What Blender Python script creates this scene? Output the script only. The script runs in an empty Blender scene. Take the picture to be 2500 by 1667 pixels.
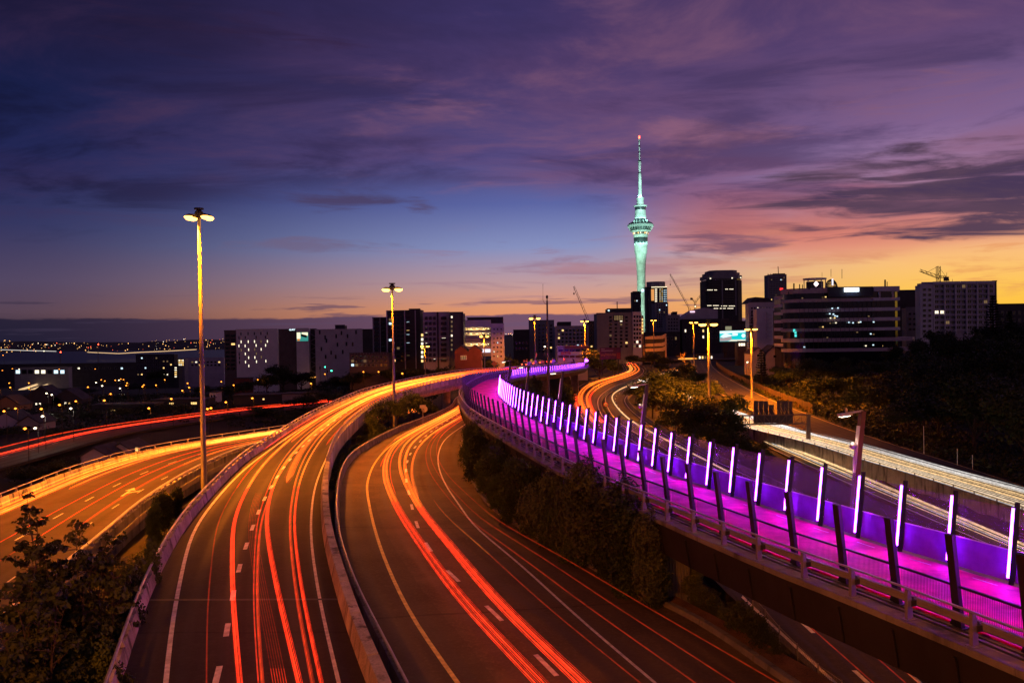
import bpy, bmesh, math, random
from mathutils import Vector, Matrix
import numpy as np

R = math.radians
sc = bpy.context.scene
COL = sc.collection
random.seed(7)

# ------------------------------------------------------------------ camera
EYE = 54.0                      # metres above the harbour
PITCH, ROLL, FPX = R(-0.53), R(0.9), 2000.0
fwd = Vector((0, math.cos(PITCH), math.sin(PITCH)))
up0 = Vector((0, -math.sin(PITCH), math.cos(PITCH)))
rt0 = Vector((1, 0, 0))
rgt = rt0 * math.cos(ROLL) - up0 * math.sin(ROLL)
upv = up0 * math.cos(ROLL) + rt0 * math.sin(ROLL)
cam_d = bpy.data.cameras.new('camera')
cam = bpy.data.objects.new('camera', cam_d)
COL.objects.link(cam)
cam_d.sensor_width = 36.0
cam_d.lens = 36.0 * FPX / 2500.0
cam_d.clip_start = 0.5
cam_d.clip_end = 20000
m = Matrix((rgt, upv, -fwd)).transposed().to_4x4()
m.translation = Vector((0, 0, EYE))
cam.matrix_world = m
sc.camera = cam

# ------------------------------------------------------------------ colour management
sc.view_settings.view_transform = 'Standard'
sc.view_settings.look = 'None'
sc.view_settings.exposure = 0.0
sc.view_settings.gamma = 1.0
sc.cycles.max_bounces = 5
sc.cycles.diffuse_bounces = 2
sc.cycles.glossy_bounces = 3
sc.cycles.transmission_bounces = 4
sc.cycles.transparent_max_bounces = 24
sc.cycles.sample_clamp_indirect = 4.0
sc.cycles.caustics_reflective = False
sc.cycles.caustics_refractive = False
sc.cycles.use_denoising = True


def lin(r, g, b):
    f = lambda c: (c / 255 / 12.92) if c <= 10 else ((c / 255 + 0.055) / 1.055) ** 2.4
    return (f(r), f(g), f(b), 1.0)


# ------------------------------------------------------------------ sky (world): dusk gradients and cloud layers
W = bpy.data.worlds.new('World')
sc.world = W
W.use_nodes = True
NT = W.node_tree
NT.nodes.clear()


class G:
    """tiny expression helper for shader nodes"""
    def __init__(s, nt):
        s.nt = nt

    def set(s, sock, v):
        if hasattr(v, 'is_linked') or isinstance(v, bpy.types.NodeSocket):
            s.nt.links.new(v, sock)
        elif v is not None:
            sock.default_value = v

    def m(s, op, a, b=None, c=None, clamp=False):
        n = s.nt.nodes.new('ShaderNodeMath')
        n.operation = op
        n.use_clamp = clamp
        for k, v in enumerate((a, b, c)):
            if v is not None:
                s.set(n.inputs[k], v)
        return n.outputs[0]

    def sstep(s, x, lo, hi, a=0.0, b=1.0):
        n = s.nt.nodes.new('ShaderNodeMapRange')
        n.interpolation_type = 'SMOOTHSTEP'
        s.set(n.inputs['Value'], x)
        n.inputs['From Min'].default_value = lo
        n.inputs['From Max'].default_value = hi
        n.inputs['To Min'].default_value = a
        n.inputs['To Max'].default_value = b
        return n.outputs['Result']

    def ramp(s, x, stops, interp='LINEAR'):
        n = s.nt.nodes.new('ShaderNodeValToRGB')
        n.color_ramp.interpolation = interp
        e = n.color_ramp.elements
        while len(e) < len(stops):
            e.new(0.5)
        for k, (p, c) in enumerate(stops):
            e[k].position = p
            e[k].color = c
        s.set(n.inputs[0], x)
        return n.outputs[0]

    def mix(s, f, a, b, blend='MIX'):
        n = s.nt.nodes.new('ShaderNodeMix')
        n.data_type = 'RGBA'
        n.blend_type = blend
        s.set(n.inputs[0], f)
        s.set(n.inputs[6], a)
        s.set(n.inputs[7], b)
        return n.outputs[2]

    def xyz(s, x, y, z):
        n = s.nt.nodes.new('ShaderNodeCombineXYZ')
        for k, v in enumerate((x, y, z)):
            s.set(n.inputs[k], v)
        return n.outputs[0]

    def noise(s, vec, scale, detail=4.0, rough=0.55, dist=0.0):
        n = s.nt.nodes.new('ShaderNodeTexNoise')
        if vec is not None:
            s.set(n.inputs['Vector'], vec)
        n.inputs['Scale'].default_value = scale
        n.inputs['Detail'].default_value = detail
        n.inputs['Roughness'].default_value = rough
        n.inputs['Distortion'].default_value = dist
        return n.outputs['Fac']


g = G(NT)
tc = NT.nodes.new('ShaderNodeTexCoord')
sx = NT.nodes.new('ShaderNodeSeparateXYZ')
NT.links.new(tc.outputs['Generated'], sx.inputs[0])
X, Y, Z = sx.outputs
az = g.m('MULTIPLY', g.m('ARCTAN2', X, Y), 180 / math.pi)
hyp = g.m('SQRT', g.m('ADD', g.m('MULTIPLY', X, X), g.m('MULTIPLY', Y, Y)))
el = g.m('MULTIPLY', g.m('ARCTAN2', Z, hyp), 180 / math.pi)
e30 = g.m('DIVIDE', el, 30.0, clamp=True)
S = lambda d: d / 30.0
rampL = g.ramp(e30, [(0, lin(34, 28, 44)), (S(1.8), lin(88, 68, 84)), (S(3.6), lin(82, 70, 98)), (S(7), lin(52, 54, 96)),
                     (S(10.5), lin(36, 40, 86)), (S(15), lin(24, 31, 72)), (S(19), lin(30, 26, 58)), (1, lin(24, 20, 44))])
rampC = g.ramp(e30, [(0, lin(234, 142, 96)), (S(1.8), lin(230, 154, 112)), (S(3.4), lin(196, 156, 156)), (S(6), lin(136, 146, 192)),
                     (S(9), lin(92, 102, 164)), (S(12), lin(84, 74, 128)), (S(18), lin(62, 54, 104)), (1, lin(46, 36, 80))])
rampR = g.ramp(e30, [(0, lin(255, 190, 44)), (S(2.2), lin(255, 198, 80)), (S(4.4), lin(252, 194, 122)), (S(6.2), lin(230, 160, 142)),
                     (S(9.0), lin(172, 130, 162)), (S(12.5), lin(128, 100, 146)), (S(18), lin(92, 68, 112)), (1, lin(66, 50, 90))])
fLC = g.sstep(az, -33, 4)
fCR = g.sstep(az, 3, 29)
fBk = g.sstep(g.m('ABSOLUTE', az), 75, 170)
base = g.mix(fCR, g.mix(fLC, rampL, rampC), rampR)
base = g.mix(fBk, base, rampL)
# cloud sheet, projected on a flat layer overhead
zz = g.m('ADD', g.m('MAXIMUM', Z, 0.0), 0.09)
px_, py_ = g.m('DIVIDE', X, zz), g.m('DIVIDE', Y, zz)
n1 = g.noise(g.xyz(g.m('ADD', g.m('MULTIPLY', px_, 0.8), 3.1), g.m('MULTIPLY', py_, 1.25), 1.7), 0.62, 6, 0.56, 0.6)
n2 = g.noise(g.xyz(g.m('ADD', px_, 8.3), g.m('MULTIPLY', py_, 1.5), 4.4), 1.5, 6, 0.6, 0.3)
# mauve-pink veil over most of the upper sky, open to blue on the left and centre-low
veil = g.m('MULTIPLY', g.sstep(n1, 0.36, 0.66), g.sstep(el, 7.0, 11.5))
open_ = g.m('ADD', g.m('POWER', g.m('DIVIDE', g.m('ADD', az, 6.0), 15.0), 2.0), g.m('POWER', g.m('DIVIDE', g.m('SUBTRACT', el, 7.4), 3.0), 2.0))
veil = g.m('MULTIPLY', veil, g.sstep(open_, 0.5, 1.9))
pink = g.mix(fCR, g.mix(fLC, lin(54, 40, 74), lin(112, 76, 112)), lin(128, 88, 122))
pink = g.mix(g.sstep(el, 12, 22), pink, g.mix(fLC, lin(48, 31, 58), lin(82, 58, 100)))
base = g.mix(g.m('MULTIPLY', veil, 0.78), base, pink)
# salmon underlit cloud sheet, centre right
mS = g.m('MULTIPLY', g.m('MULTIPLY', g.sstep(az, 6, 15), g.sstep(az, 40, 22)), g.m('MULTIPLY', g.sstep(el, 3.4, 6.4), g.sstep(el, 13.5, 7.5)))
mS = g.m('MULTIPLY', mS, g.sstep(n1, 0.34, 0.6))
base = g.mix(g.m('MULTIPLY', mS, 0.95), base, g.mix(g.sstep(el, 4.0, 10.5), lin(230, 134, 108), lin(138, 86, 116)))
wisp = g.m('MULTIPLY', g.sstep(n2, 0.56, 0.74), g.m('MULTIPLY', g.sstep(el, 8, 12), g.sstep(az, -22, 2)))
base = g.mix(g.m('MULTIPLY', wisp, 0.5), base, lin(162, 106, 122))
# streaks near the glow
n3 = g.noise(g.xyz(g.m('MULTIPLY', az, 0.11), g.m('MULTIPLY', el, 0.95), 2.0), 1.0, 5, 0.6, 0.5)
st = g.m('MULTIPLY', g.m('MULTIPLY', g.sstep(n3, 0.52, 0.66), g.sstep(el, 1.2, 2.6)), g.m('MULTIPLY', g.sstep(el, 8.0, 5.0), g.sstep(az, -16, 0)))
base = g.mix(g.m('MULTIPLY', st, 0.55), base, g.mix(fCR, lin(150, 112, 134), lin(228, 146, 92)))


def puff(az0, el0, wa, we, thr, colour, strength, seed):
    """a bank of broken cloud round one direction"""
    q = g.m('ADD', g.m('POWER', g.m('DIVIDE', g.m('SUBTRACT', az, az0), wa), 2.0), g.m('POWER', g.m('DIVIDE', g.m('SUBTRACT', el, el0), we), 2.0))
    nn = g.noise(g.xyz(g.m('MULTIPLY', az, 0.10), g.m('ADD', g.m('MULTIPLY', el, 0.85), g.m('MULTIPLY', az, 0.03)), seed), 1.15, 7, 0.6, 0.5)
    f = g.sstep(g.m('SUBTRACT', nn, g.m('MULTIPLY', q, 0.17)), thr, thr + 0.22)
    return g.m('MULTIPLY', f, strength), colour


for a in [(30, 8.2, 13, 2.6, 0.27, lin(82, 62, 84), 0.97, 5.0), (14.5, 5.9, 4, 0.8, 0.3, lin(118, 84, 108), 0.85, 9.0), (20, 4.6, 7, 0.8, 0.36, lin(214, 134, 104), 0.5, 37.0),
          (-11.5, 9.4, 6.0, 1.0, 0.36, lin(74, 62, 96), 0.85, 13.0), (-6.4, 8.9, 1.5, 0.6, 0.34, lin(84, 70, 104), 0.8, 17.0),
          (-9.0, 6.2, 9, 0.6, 0.36, lin(112, 94, 122), 0.6, 21.0), (5.5, 4.2, 6, 0.7, 0.36, lin(178, 128, 138), 0.7, 25.0),
          (27, 14.5, 9, 1.6, 0.46, lin(138, 92, 112), 0.6, 29.0), (-20, 20, 12, 3, 0.42, lin(52, 34, 62), 0.6, 33.0)]:
    f, c = puff(*a)
    base = g.mix(f, base, c)
# low cloud bank along the horizon
nb = g.noise(g.xyz(g.m('MULTIPLY', az, 0.14), g.m('MULTIPLY', el, 0.5), 6.0), 1.0, 5, 0.6)
top = g.m('ADD', g.m('MULTIPLY', g.m('SUBTRACT', nb, 0.5), 0.9), g.sstep(az, 12, 24, 1.35, -0.6))
bank = g.sstep(g.m('SUBTRACT', top, el), -0.06, 0.1)
base = g.mix(g.m('MULTIPLY', bank, 0.9), base, g.mix(fLC, lin(33, 30, 52), lin(92, 70, 106)))
nc = g.noise(g.xyz(g.m('MULTIPLY', az, 0.10), g.m('MULTIPLY', el, 1.6), 16.0), 1.3, 4, 0.6)
sl = g.m('MULTIPLY', g.m('MULTIPLY', g.sstep(nc, 0.55, 0.63), g.sstep(el, 3.0, 2.0)), g.sstep(az, 20, 10))
base = g.mix(g.m('MULTIPLY', sl, 0.7), base, g.mix(fLC, lin(54, 46, 68), lin(110, 82, 110)))
n5 = g.noise(g.xyz(g.m('ADD', g.m('MULTIPLY', px_, 0.9), g.m('MULTIPLY', py_, -0.35)), g.m('ADD', g.m('MULTIPLY', py_, 1.3), g.m('MULTIPLY', px_, 0.3)), 9.1), 1.25, 8, 0.62, 0.5)
tex = g.m('MULTIPLY', g.sstep(el, 5.0, 9.5), g.sstep(open_, 0.4, 1.8))
base = g.mix(g.m('MULTIPLY', g.m('MULTIPLY', g.sstep(n5, 0.54, 0.36), tex), 0.55), base, g.mix(fLC, lin(17, 17, 42), lin(54, 45, 86)))
base = g.mix(g.m('MULTIPLY', g.m('MULTIPLY', g.sstep(n5, 0.5, 0.7), tex), 0.42), base, g.mix(fLC, lin(64, 44, 78), lin(140, 94, 118)))
bg = NT.nodes.new('ShaderNodeBackground')
NT.links.new(base, bg.inputs[0])
bg.inputs[1].default_value = 1.0
wo = NT.nodes.new('ShaderNodeOutputWorld')
NT.links.new(bg.outputs[0], wo.inputs[0])

# ------------------------------------------------------------------ measuring helpers
def ray(px, py):
    """direction of a sight line through the photograph (2500 px wide)"""
    d = fwd * FPX + rgt * (px - 1250.0) + upv * (833.5 - py)
    return d


def at_z(px, py, zrel):
    """where the sight line meets a level zrel metres from eye height"""
    d = ray(px, py)
    k = zrel / d.z
    return Vector((d.x * k, d.y * k, EYE + zrel))


def at_d(px, py, D):
    d = ray(px, py)
    k = D / d.y
    return Vector((d.x * k, D, EYE + d.z * k))


def crom(pts, n=8):
    """smooth polyline through points"""
    out = []
    P = [Vector(p) for p in pts]
    P = [P[0] * 2 - P[1]] + P + [P[-1] * 2 - P[-2]]
    for i in range(1, len(P) - 2):
        a, b, c, d = P[i - 1], P[i], P[i + 1], P[i + 2]
        for k in range(n):
            t = k / n
            out.append(0.5 * ((2 * b) + (c - a) * t + (2 * a - 5 * b + 4 * c - d) * t * t + (3 * b - a - 3 * c + d) * t ** 3))
    out.append(P[-2])
    return out


def smooth(P, it=2):
    for _ in range(it):
        P = [P[0]] + [(P[i - 1] + P[i] * 2 + P[i + 1]) / 4 for i in range(1, len(P) - 1)] + [P[-1]]
    return P


class Line:
    """arc-length parametrised smooth curve"""
    def __init__(s, pts, n=8, sm=2):
        s.P = smooth(crom(pts, n), sm)
        s.S = [0.0]
        for a, b in zip(s.P, s.P[1:]):
            s.S.append(s.S[-1] + (b - a).length)
        s.L = s.S[-1]

    def at(s, d):
        d = max(0.0, min(s.L, d))
        i = int(np.searchsorted(s.S, d, side='right')) - 1
        i = max(0, min(i, len(s.P) - 2))
        k = (d - s.S[i]) / max(1e-6, s.S[i + 1] - s.S[i])
        return s.P[i].lerp(s.P[i + 1], k)

    def tan(s, d):
        a, b = s.at(d - 0.4), s.at(d + 0.4)
        v = b - a
        v.z = 0
        return v.normalized()

    def nrm(s, d):
        t = s.tan(d)
        return Vector((t.y, -t.x, 0))       # to the right of travel

    def samples(s, n, a=0.0, b=1.0):
        return [s.at(s.L * (a + (b - a) * i / (n - 1))) for i in range(n)]

    def offset(s, off, dz=0.0, step=2.0):
        n = max(2, int(s.L / step))
        return Line([s.at(s.L * i / n) + s.nrm(s.L * i / n) * off + Vector((0, 0, dz)) for i in range(n + 1)], 2, 0)


def tween(A, B, u, dz=0.0, a=0.0, b=1.0, n=60):
    """curve running between two edge curves; u(t) is the share across"""
    out = []
    for i in range(n):
        t = a + (b - a) * i / (n - 1)
        k = u(t) if callable(u) else u
        p = A.at(A.L * t).lerp(B.at(B.L * t), k)
        out.append(p + Vector((0, 0, dz)))
    return out


# ------------------------------------------------------------------ object helpers
def link(o):
    COL.objects.link(o)
    return o


def tag(o, label=None, cat=None, group=None, kind=None):
    if label:
        o['label'] = label
    if cat:
        o['category'] = cat
    if group:
        o['group'] = group
    if kind:
        o['kind'] = kind
    return o


def thing(name, label, cat, loc=(0, 0, 0), group=None, kind=None):
    o = link(bpy.data.objects.new(name, None))
    o.empty_display_size = 0.3
    o.location = loc
    return tag(o, label, cat, group, kind)


def rootloc(o):
    l = Vector(o.location)
    while o.parent:
        o = o.parent
        l += Vector(o.location)
    return l


class MB:
    def __init__(s):
        s.v, s.f, s.mi = [], [], []

    def add(s, vs, fs, mi=0):
        n = len(s.v)
        s.v += [tuple(v) for v in vs]
        s.f += [tuple(i + n for i in f) for f in fs]
        s.mi += [mi] * len(fs)
        return s

    def frame(s, o, ax, ay, az_, lo, hi, mi=0):
        """box in a local frame"""
        o, ax, ay, az_ = Vector(o), Vector(ax), Vector(ay), Vector(az_)
        vs = [o + ax * x + ay * y + az_ * z for z in (lo[2], hi[2]) for y in (lo[1], hi[1]) for x in (lo[0], hi[0])]
        return s.add(vs, [(0, 2, 3, 1), (4, 5, 7, 6), (0, 1, 5, 4), (2, 6, 7, 3), (0, 4, 6, 2), (1, 3, 7, 5)], mi)

    def box(s, c, d, rz=0.0, mi=0):
        ca, sa = math.cos(rz), math.sin(rz)
        h = Vector(d) / 2
        return s.frame(c, (ca, sa, 0), (-sa, ca, 0), (0, 0, 1), -h, h, mi)

    def beam(s, p, q, w, h=None, mi=0, upd=Vector((0, 0, 1))):
        p, q = Vector(p), Vector(q)
        h = h or w
        z = (q - p)
        L = z.length
        if L < 1e-6:
            return s
        z /= L
        x = upd.cross(z)
        x = x.normalized() if x.length > 1e-4 else Vector((1, 0, 0))
        y = z.cross(x)
        return s.frame(p, x, y, z, (-w / 2, -h / 2, 0), (w / 2, h / 2, L), mi)

    def tube(s, pts, r, n=6, mi=0, cap=True):
        pts = [Vector(p) for p in pts]
        rings = []
        for i, p in enumerate(pts):
            t = (pts[min(i + 1, len(pts) - 1)] - pts[max(i - 1, 0)]).normalized()
            x = Vector((0, 0, 1)).cross(t)
            x = x.normalized() if x.length > 1e-3 else Vector((1, 0, 0))
            y = t.cross(x)
            rr = r[i] if isinstance(r, (list, tuple)) else r
            rings.append([p + (x * math.cos(a) + y * math.sin(a)) * rr for a in [2 * math.pi * k / n for k in range(n)]])
        vs = [v for ring in rings for v in ring]
        fs = [(i * n + k, i * n + (k + 1) % n, (i + 1) * n + (k + 1) % n, (i + 1) * n + k) for i in range(len(pts) - 1) for k in range(n)]
        if cap:
            fs += [tuple(range(n))[::-1], tuple((len(pts) - 1) * n + k for k in range(n))]
        return s.add(vs, fs, mi)

    def lathe(s, c, prof, n=20, mi=0):
        """prof: (radius, z) from bottom to top, about a vertical axis at c"""
        c = Vector(c)
        vs = [c + Vector((r * math.cos(2 * math.pi * k / n), r * math.sin(2 * math.pi * k / n), z)) for r, z in prof for k in range(n)]
        fs = [(i * n + k, i * n + (k + 1) % n, (i + 1) * n + (k + 1) % n, (i + 1) * n + k) for i in range(len(prof) - 1) for k in range(n)]
        fs += [tuple(range(n))[::-1], tuple((len(prof) - 1) * n + k for k in range(n))]
        return s.add(vs, fs, mi)

    def prism(s, poly, y0, y1, mi=0):
        """poly of (x,z) extruded along y"""
        n = len(poly)
        vs = [(x, y0, z) for x, z in poly] + [(x, y1, z) for x, z in poly]
        fs = [tuple(range(n)), tuple(range(n, 2 * n))[::-1]] + [((k + 1) % n, k, n + k, n + (k + 1) % n) for k in range(n)]
        return s.add(vs, fs, mi)

    def strip(s, A, B, mi=0):
        n = len(A)
        return s.add(list(A) + list(B), [(i, n + i, n + i + 1, i + 1) for i in range(n - 1)], mi)

    def loft(s, secs, mi=0, cap=True):
        """list of equal-length point rings"""
        n = len(secs[0])
        vs = [p for q in secs for p in q]
        fs = [(i * n + k, i * n + (k + 1) % n, (i + 1) * n + (k + 1) % n, (i + 1) * n + k) for i in range(len(secs) - 1) for k in range(n)]
        if cap:
            fs += [tuple(range(n))[::-1], tuple((len(secs) - 1) * n + k for k in range(n))]
        return s.add(vs, fs, mi)

    def mesh(s, name, mats, off=Vector((0, 0, 0)), sm=False):
        me = bpy.data.meshes.new(name)
        me.from_pydata([tuple(Vector(v) - off) for v in s.v], [], s.f)
        for mm in (mats if isinstance(mats, (list, tuple)) else [mats]):
            me.materials.append(mm)
        if any(s.mi):
            me.polygons.foreach_set('material_index', s.mi)
        if sm:
            me.polygons.foreach_set('use_smooth', [True] * len(me.polygons))
        bm = bmesh.new()
        bm.from_mesh(me)
        bmesh.ops.recalc_face_normals(bm, faces=bm.faces)
        bm.to_mesh(me)
        bm.free()
        return me

    def obj(s, name, mats, parent=None, sm=False, off=None, local=False):
        """local: vertices are already relative to the parent's origin"""
        base_ = rootloc(parent) if parent and not local else Vector((0, 0, 0))
        o = link(bpy.data.objects.new(name, s.mesh(name, mats, base_ if off is None else base_ + Vector(off), sm)))
        if off is not None:
            o.location = off
        if parent:
            o.parent = parent
        return o


def inst(name, me, parent, wpos, rot=(0, 0, 0), scale=(1, 1, 1)):
    o = link(bpy.data.objects.new(name, me))
    o.parent = parent
    o.location = Vector(wpos) - (rootloc(parent) if parent else Vector((0, 0, 0)))
    o.rotation_euler = rot
    o.scale = scale
    return o


def lamp(parent, wpos, watts, color, radius=0.3, spot=None, aim=None, blend=0.6, name='lamp_light'):
    l = bpy.data.lights.new(name, 'SPOT' if spot else 'POINT')
    l.energy = watts
    l.color = color
    l.shadow_soft_size = radius
    o = link(bpy.data.objects.new(name, l))
    if parent:
        o.parent = parent
    o.location = Vector(wpos) - (rootloc(parent) if parent else Vector((0, 0, 0)))
    if spot:
        l.spot_size = spot
        l.spot_blend = blend
        o.rotation_euler = (Vector(aim) - Vector(wpos)).to_track_quat('-Z', 'Y').to_euler()
    return o


# ------------------------------------------------------------------ materials
MATS = {}


def mat(name, col, rough=0.7, metal=0.0, var=0.0, scale=1.0, bump=0.0, stain=None, spec=0.5, rnd=0.0, coords='Object', grain=0.0):
    """procedural surface: base colour broken up by two noises, optional stains, object-to-object variation and bump"""
    mm = bpy.data.materials.new(name)
    mm.use_nodes = True
    nt = mm.node_tree
    h = G(nt)
    b = nt.nodes['Principled BSDF']
    t = nt.nodes.new('ShaderNodeTexCoord').outputs[coords]
    c = (*col, 1.0) if len(col) == 3 else col
    out = c
    if var:
        n = h.noise(t, scale, 6, 0.62)
        f = h.sstep(n, 0.3, 0.7)
        out = h.mix(f, tuple(x * (1 - var) for x in c[:3]) + (1,), tuple(min(1, x * (1 + var)) for x in c[:3]) + (1,))
    if grain:
        n = h.noise(t, scale * 23, 3, 0.7)
        out = h.mix(h.sstep(n, 0.35, 0.65, 0.0, grain), out, tuple(min(1, x * 2.2) for x in c[:3]) + (1,))
    if stain:
        mp = nt.nodes.new('ShaderNodeMapping')
        mp.inputs['Scale'].default_value = (1, 1, 0.16)
        nt.links.new(t, mp.inputs[0])
        n = h.noise(mp.outputs[0], stain[1], 5, 0.65)
        out = h.mix(h.sstep(n, 0.5, 0.68, 0, stain[2]), out, (*stain[0], 1))
    if rnd:
        oi = nt.nodes.new('ShaderNodeObjectInfo')
        out = h.mix(1.0, out, h.ramp(oi.outputs['Random'], [(0, (1 - rnd,) * 3 + (1,)), (1, (1 + rnd * .6, 1 + rnd * .4, 1, 1))]), 'MULTIPLY')
    h.set(b.inputs['Base Color'], out)
    b.inputs['Roughness'].default_value = rough
    b.inputs['Metallic'].default_value = metal
    b.inputs['Specular IOR Level'].default_value = spec
    if bump:
        bn = nt.nodes.new('ShaderNodeBump')
        bn.inputs['Strength'].default_value = bump
        bn.inputs['Distance'].default_value = 0.05
        nt.links.new(h.noise(t, scale * 14, 4, 0.7), bn.inputs['Height'])
        nt.links.new(bn.outputs[0], b.inputs['Normal'])
    MATS[name] = mm
    return mm


def emit(name, col, k=1.0, rough=None):
    mm = bpy.data.materials.new(name)
    mm.use_nodes = True
    b = mm.node_tree.nodes['Principled BSDF']
    b.inputs['Base Color'].default_value = (0.02, 0.02, 0.02, 1)
    b.inputs['Emission Color'].default_value = (*col[:3], 1)
    b.inputs['Emission Strength'].default_value = k
    MATS[name] = mm
    return mm


def glow(name, col, k):
    """thin light left by passing lamps: adds to what lies behind it"""
    mm = bpy.data.materials.new(name)
    mm.use_nodes = True
    nt = mm.node_tree
    nt.nodes.clear()
    e = nt.nodes.new('ShaderNodeEmission')
    h = G(nt)
    t = nt.nodes.new('ShaderNodeTexCoord').outputs['Object']
    n = h.noise(t, 1.6, 3, 0.6)
    e.inputs[0].default_value = (*col, 1)
    h.set(e.inputs[1], h.sstep(n, 0.3, 0.7, k * 0.6, k * 1.3))
    tr = nt.nodes.new('ShaderNodeBsdfTransparent')
    a = nt.nodes.new('ShaderNodeAddShader')
    o = nt.nodes.new('ShaderNodeOutputMaterial')
    nt.links.new(e.outputs[0], a.inputs[0])
    nt.links.new(tr.outputs[0], a.inputs[1])
    nt.links.new(a.outputs[0], o.inputs[0])
    MATS[name] = mm
    return mm


def glass(name, tint, trans, diff, gloss_rough=0.05):
    mm = bpy.data.materials.new(name)
    mm.use_nodes = True
    nt = mm.node_tree
    nt.nodes.clear()
    h = G(nt)
    tr = nt.nodes.new('ShaderNodeBsdfTransparent')
    tr.inputs[0].default_value = (0.92, 0.92, 0.95, 1)
    df = nt.nodes.new('ShaderNodeBsdfDiffuse')
    t = nt.nodes.new('ShaderNodeTexCoord').outputs['Object']
    h.set(df.inputs[0], h.mix(h.sstep(h.noise(t, 2.0, 5, 0.7), 0.35, 0.7), (*tint, 1), tuple(x * .6 for x in tint) + (1,)))
    tl = nt.nodes.new('ShaderNodeBsdfTranslucent')
    tl.inputs[0].default_value = (*tint, 1)
    gl = nt.nodes.new('ShaderNodeBsdfGlossy')
    gl.inputs['Roughness'].default_value = gloss_rough
    m0 = nt.nodes.new('ShaderNodeMixShader')
    m0.inputs[0].default_value = 0.5
    nt.links.new(df.outputs[0], m0.inputs[1])
    nt.links.new(tl.outputs[0], m0.inputs[2])
    m1 = nt.nodes.new('ShaderNodeMixShader')
    m1.inputs[0].default_value = diff
    nt.links.new(tr.outputs[0], m1.inputs[1])
    nt.links.new(m0.outputs[0], m1.inputs[2])
    fr = nt.nodes.new('ShaderNodeFresnel')
    fr.inputs[0].default_value = 1.45
    m2 = nt.nodes.new('ShaderNodeMixShader')
    h.set(m2.inputs[0], h.m('MULTIPLY', fr.outputs[0], 1.0 - trans))
    nt.links.new(m1.outputs[0], m2.inputs[1])
    nt.links.new(gl.outputs[0], m2.inputs[2])
    o = nt.nodes.new('ShaderNodeOutputMaterial')
    nt.links.new(m2.outputs[0], o.inputs[0])
    MATS[name] = mm
    return mm


def leafmat(name, a, b, rnd=0.6):
    mm = bpy.data.materials.new(name)
    mm.use_nodes = True
    nt = mm.node_tree
    h = G(nt)
    p = nt.nodes['Principled BSDF']
    t = nt.nodes.new('ShaderNodeTexCoord').outputs['Object']
    n = h.sstep(h.noise(t, 0.9, 5, 0.7), 0.3, 0.7)
    c = h.mix(n, (*a, 1), (*b, 1))
    oi = nt.nodes.new('ShaderNodeObjectInfo')
    c = h.mix(1.0, c, h.ramp(oi.outputs['Random'], [(0, (1 - rnd, 1 - rnd, 1 - rnd, 1)), (1, (1.25, 1.1, 1, 1))]), 'MULTIPLY')
    h.set(p.inputs['Base Color'], c)
    p.inputs['Roughness'].default_value = 0.62
    p.inputs['Specular IOR Level'].default_value = 0.3
    MATS[name] = mm
    return mm




def road_mat(name, col, rough=0.82):
    """asphalt with wheel tracks, oil line, seams, patches and joints; 'across' counts lanes, 'along' metres"""
    mm = bpy.data.materials.new(name)
    mm.use_nodes = True
    nt = mm.node_tree
    h = G(nt)
    b = nt.nodes['Principled BSDF']
    t = nt.nodes.new('ShaderNodeTexCoord').outputs['Object']

    def attr(n_):
        q = nt.nodes.new('ShaderNodeAttribute')
        q.attribute_name = n_
        return q.outputs['Fac']
    ac, al = attr('across'), attr('along')
    fr = h.m('ABSOLUTE', h.m('SUBTRACT', h.m('FRACT', ac), 0.5))
    wob = h.noise(h.xyz(h.m('MULTIPLY', ac, 1.5), h.m('MULTIPLY', al, 0.05), 0.0), 1.0, 4, 0.6)
    n1 = h.noise(t, 0.25, 6, 0.65)
    c = h.mix(h.sstep(n1, 0.3, 0.7), tuple(x * .72 for x in col) + (1,), tuple(x * 1.28 for x in col) + (1,))
    c = h.mix(h.sstep(h.noise(t, 6.0, 3, 0.7), 0.45, 0.7, 0, .4), c, tuple(x * 2 for x in col) + (1,))
    track = h.m('MULTIPLY', h.sstep(h.m('ABSOLUTE', h.m('SUBTRACT', fr, 0.23)), 0.03, 0.13, 1.0, 0.0), h.sstep(wob, 0.3, 0.6, 0.35, 1.0))
    c = h.mix(h.m('MULTIPLY', track, 0.42), c, tuple(x * .42 for x in col) + (1,))
    oil = h.m('MULTIPLY', h.sstep(fr, 0.02, 0.1, 1.0, 0.0), h.sstep(wob, 0.42, 0.62))
    c = h.mix(h.m('MULTIPLY', oil, 0.4), c, tuple(x * .3 for x in col) + (1,))
    patch = h.sstep(h.noise(h.xyz(h.m('FLOOR', h.m('MULTIPLY', ac, 1.0)), h.m('FLOOR', h.m('MULTIPLY', al, 0.055)), 3.0), 3.7, 0, 0.5), 0.55, 0.57)
    c = h.mix(h.m('MULTIPLY', patch, 0.3), c, tuple(x * .55 for x in col) + (1,))
    seam = h.sstep(h.m('ABSOLUTE', h.m('SUBTRACT', h.m('FRACT', h.m('ADD', h.m('MULTIPLY', al, 0.055), h.m('MULTIPLY', wob, 0.02))), 0.5)), 0.003, 0.006, 1.0, 0.0)
    c = h.mix(h.m('MULTIPLY', seam, 0.55), c, tuple(x * .35 for x in col) + (1,))
    h.set(b.inputs['Base Color'], c)
    h.set(b.inputs['Roughness'], h.m('SUBTRACT', rough, h.m('MULTIPLY', track, 0.16)))
    b.inputs['Specular IOR Level'].default_value = 0.35
    bn = nt.nodes.new('ShaderNodeBump')
    bn.inputs['Strength'].default_value = 0.3
    bn.inputs['Distance'].default_value = 0.05
    nt.links.new(h.noise(t, 4.0, 4, 0.7), bn.inputs['Height'])
    nt.links.new(bn.outputs[0], b.inputs['Normal'])
    MATS[name] = mm
    return mm


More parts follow.
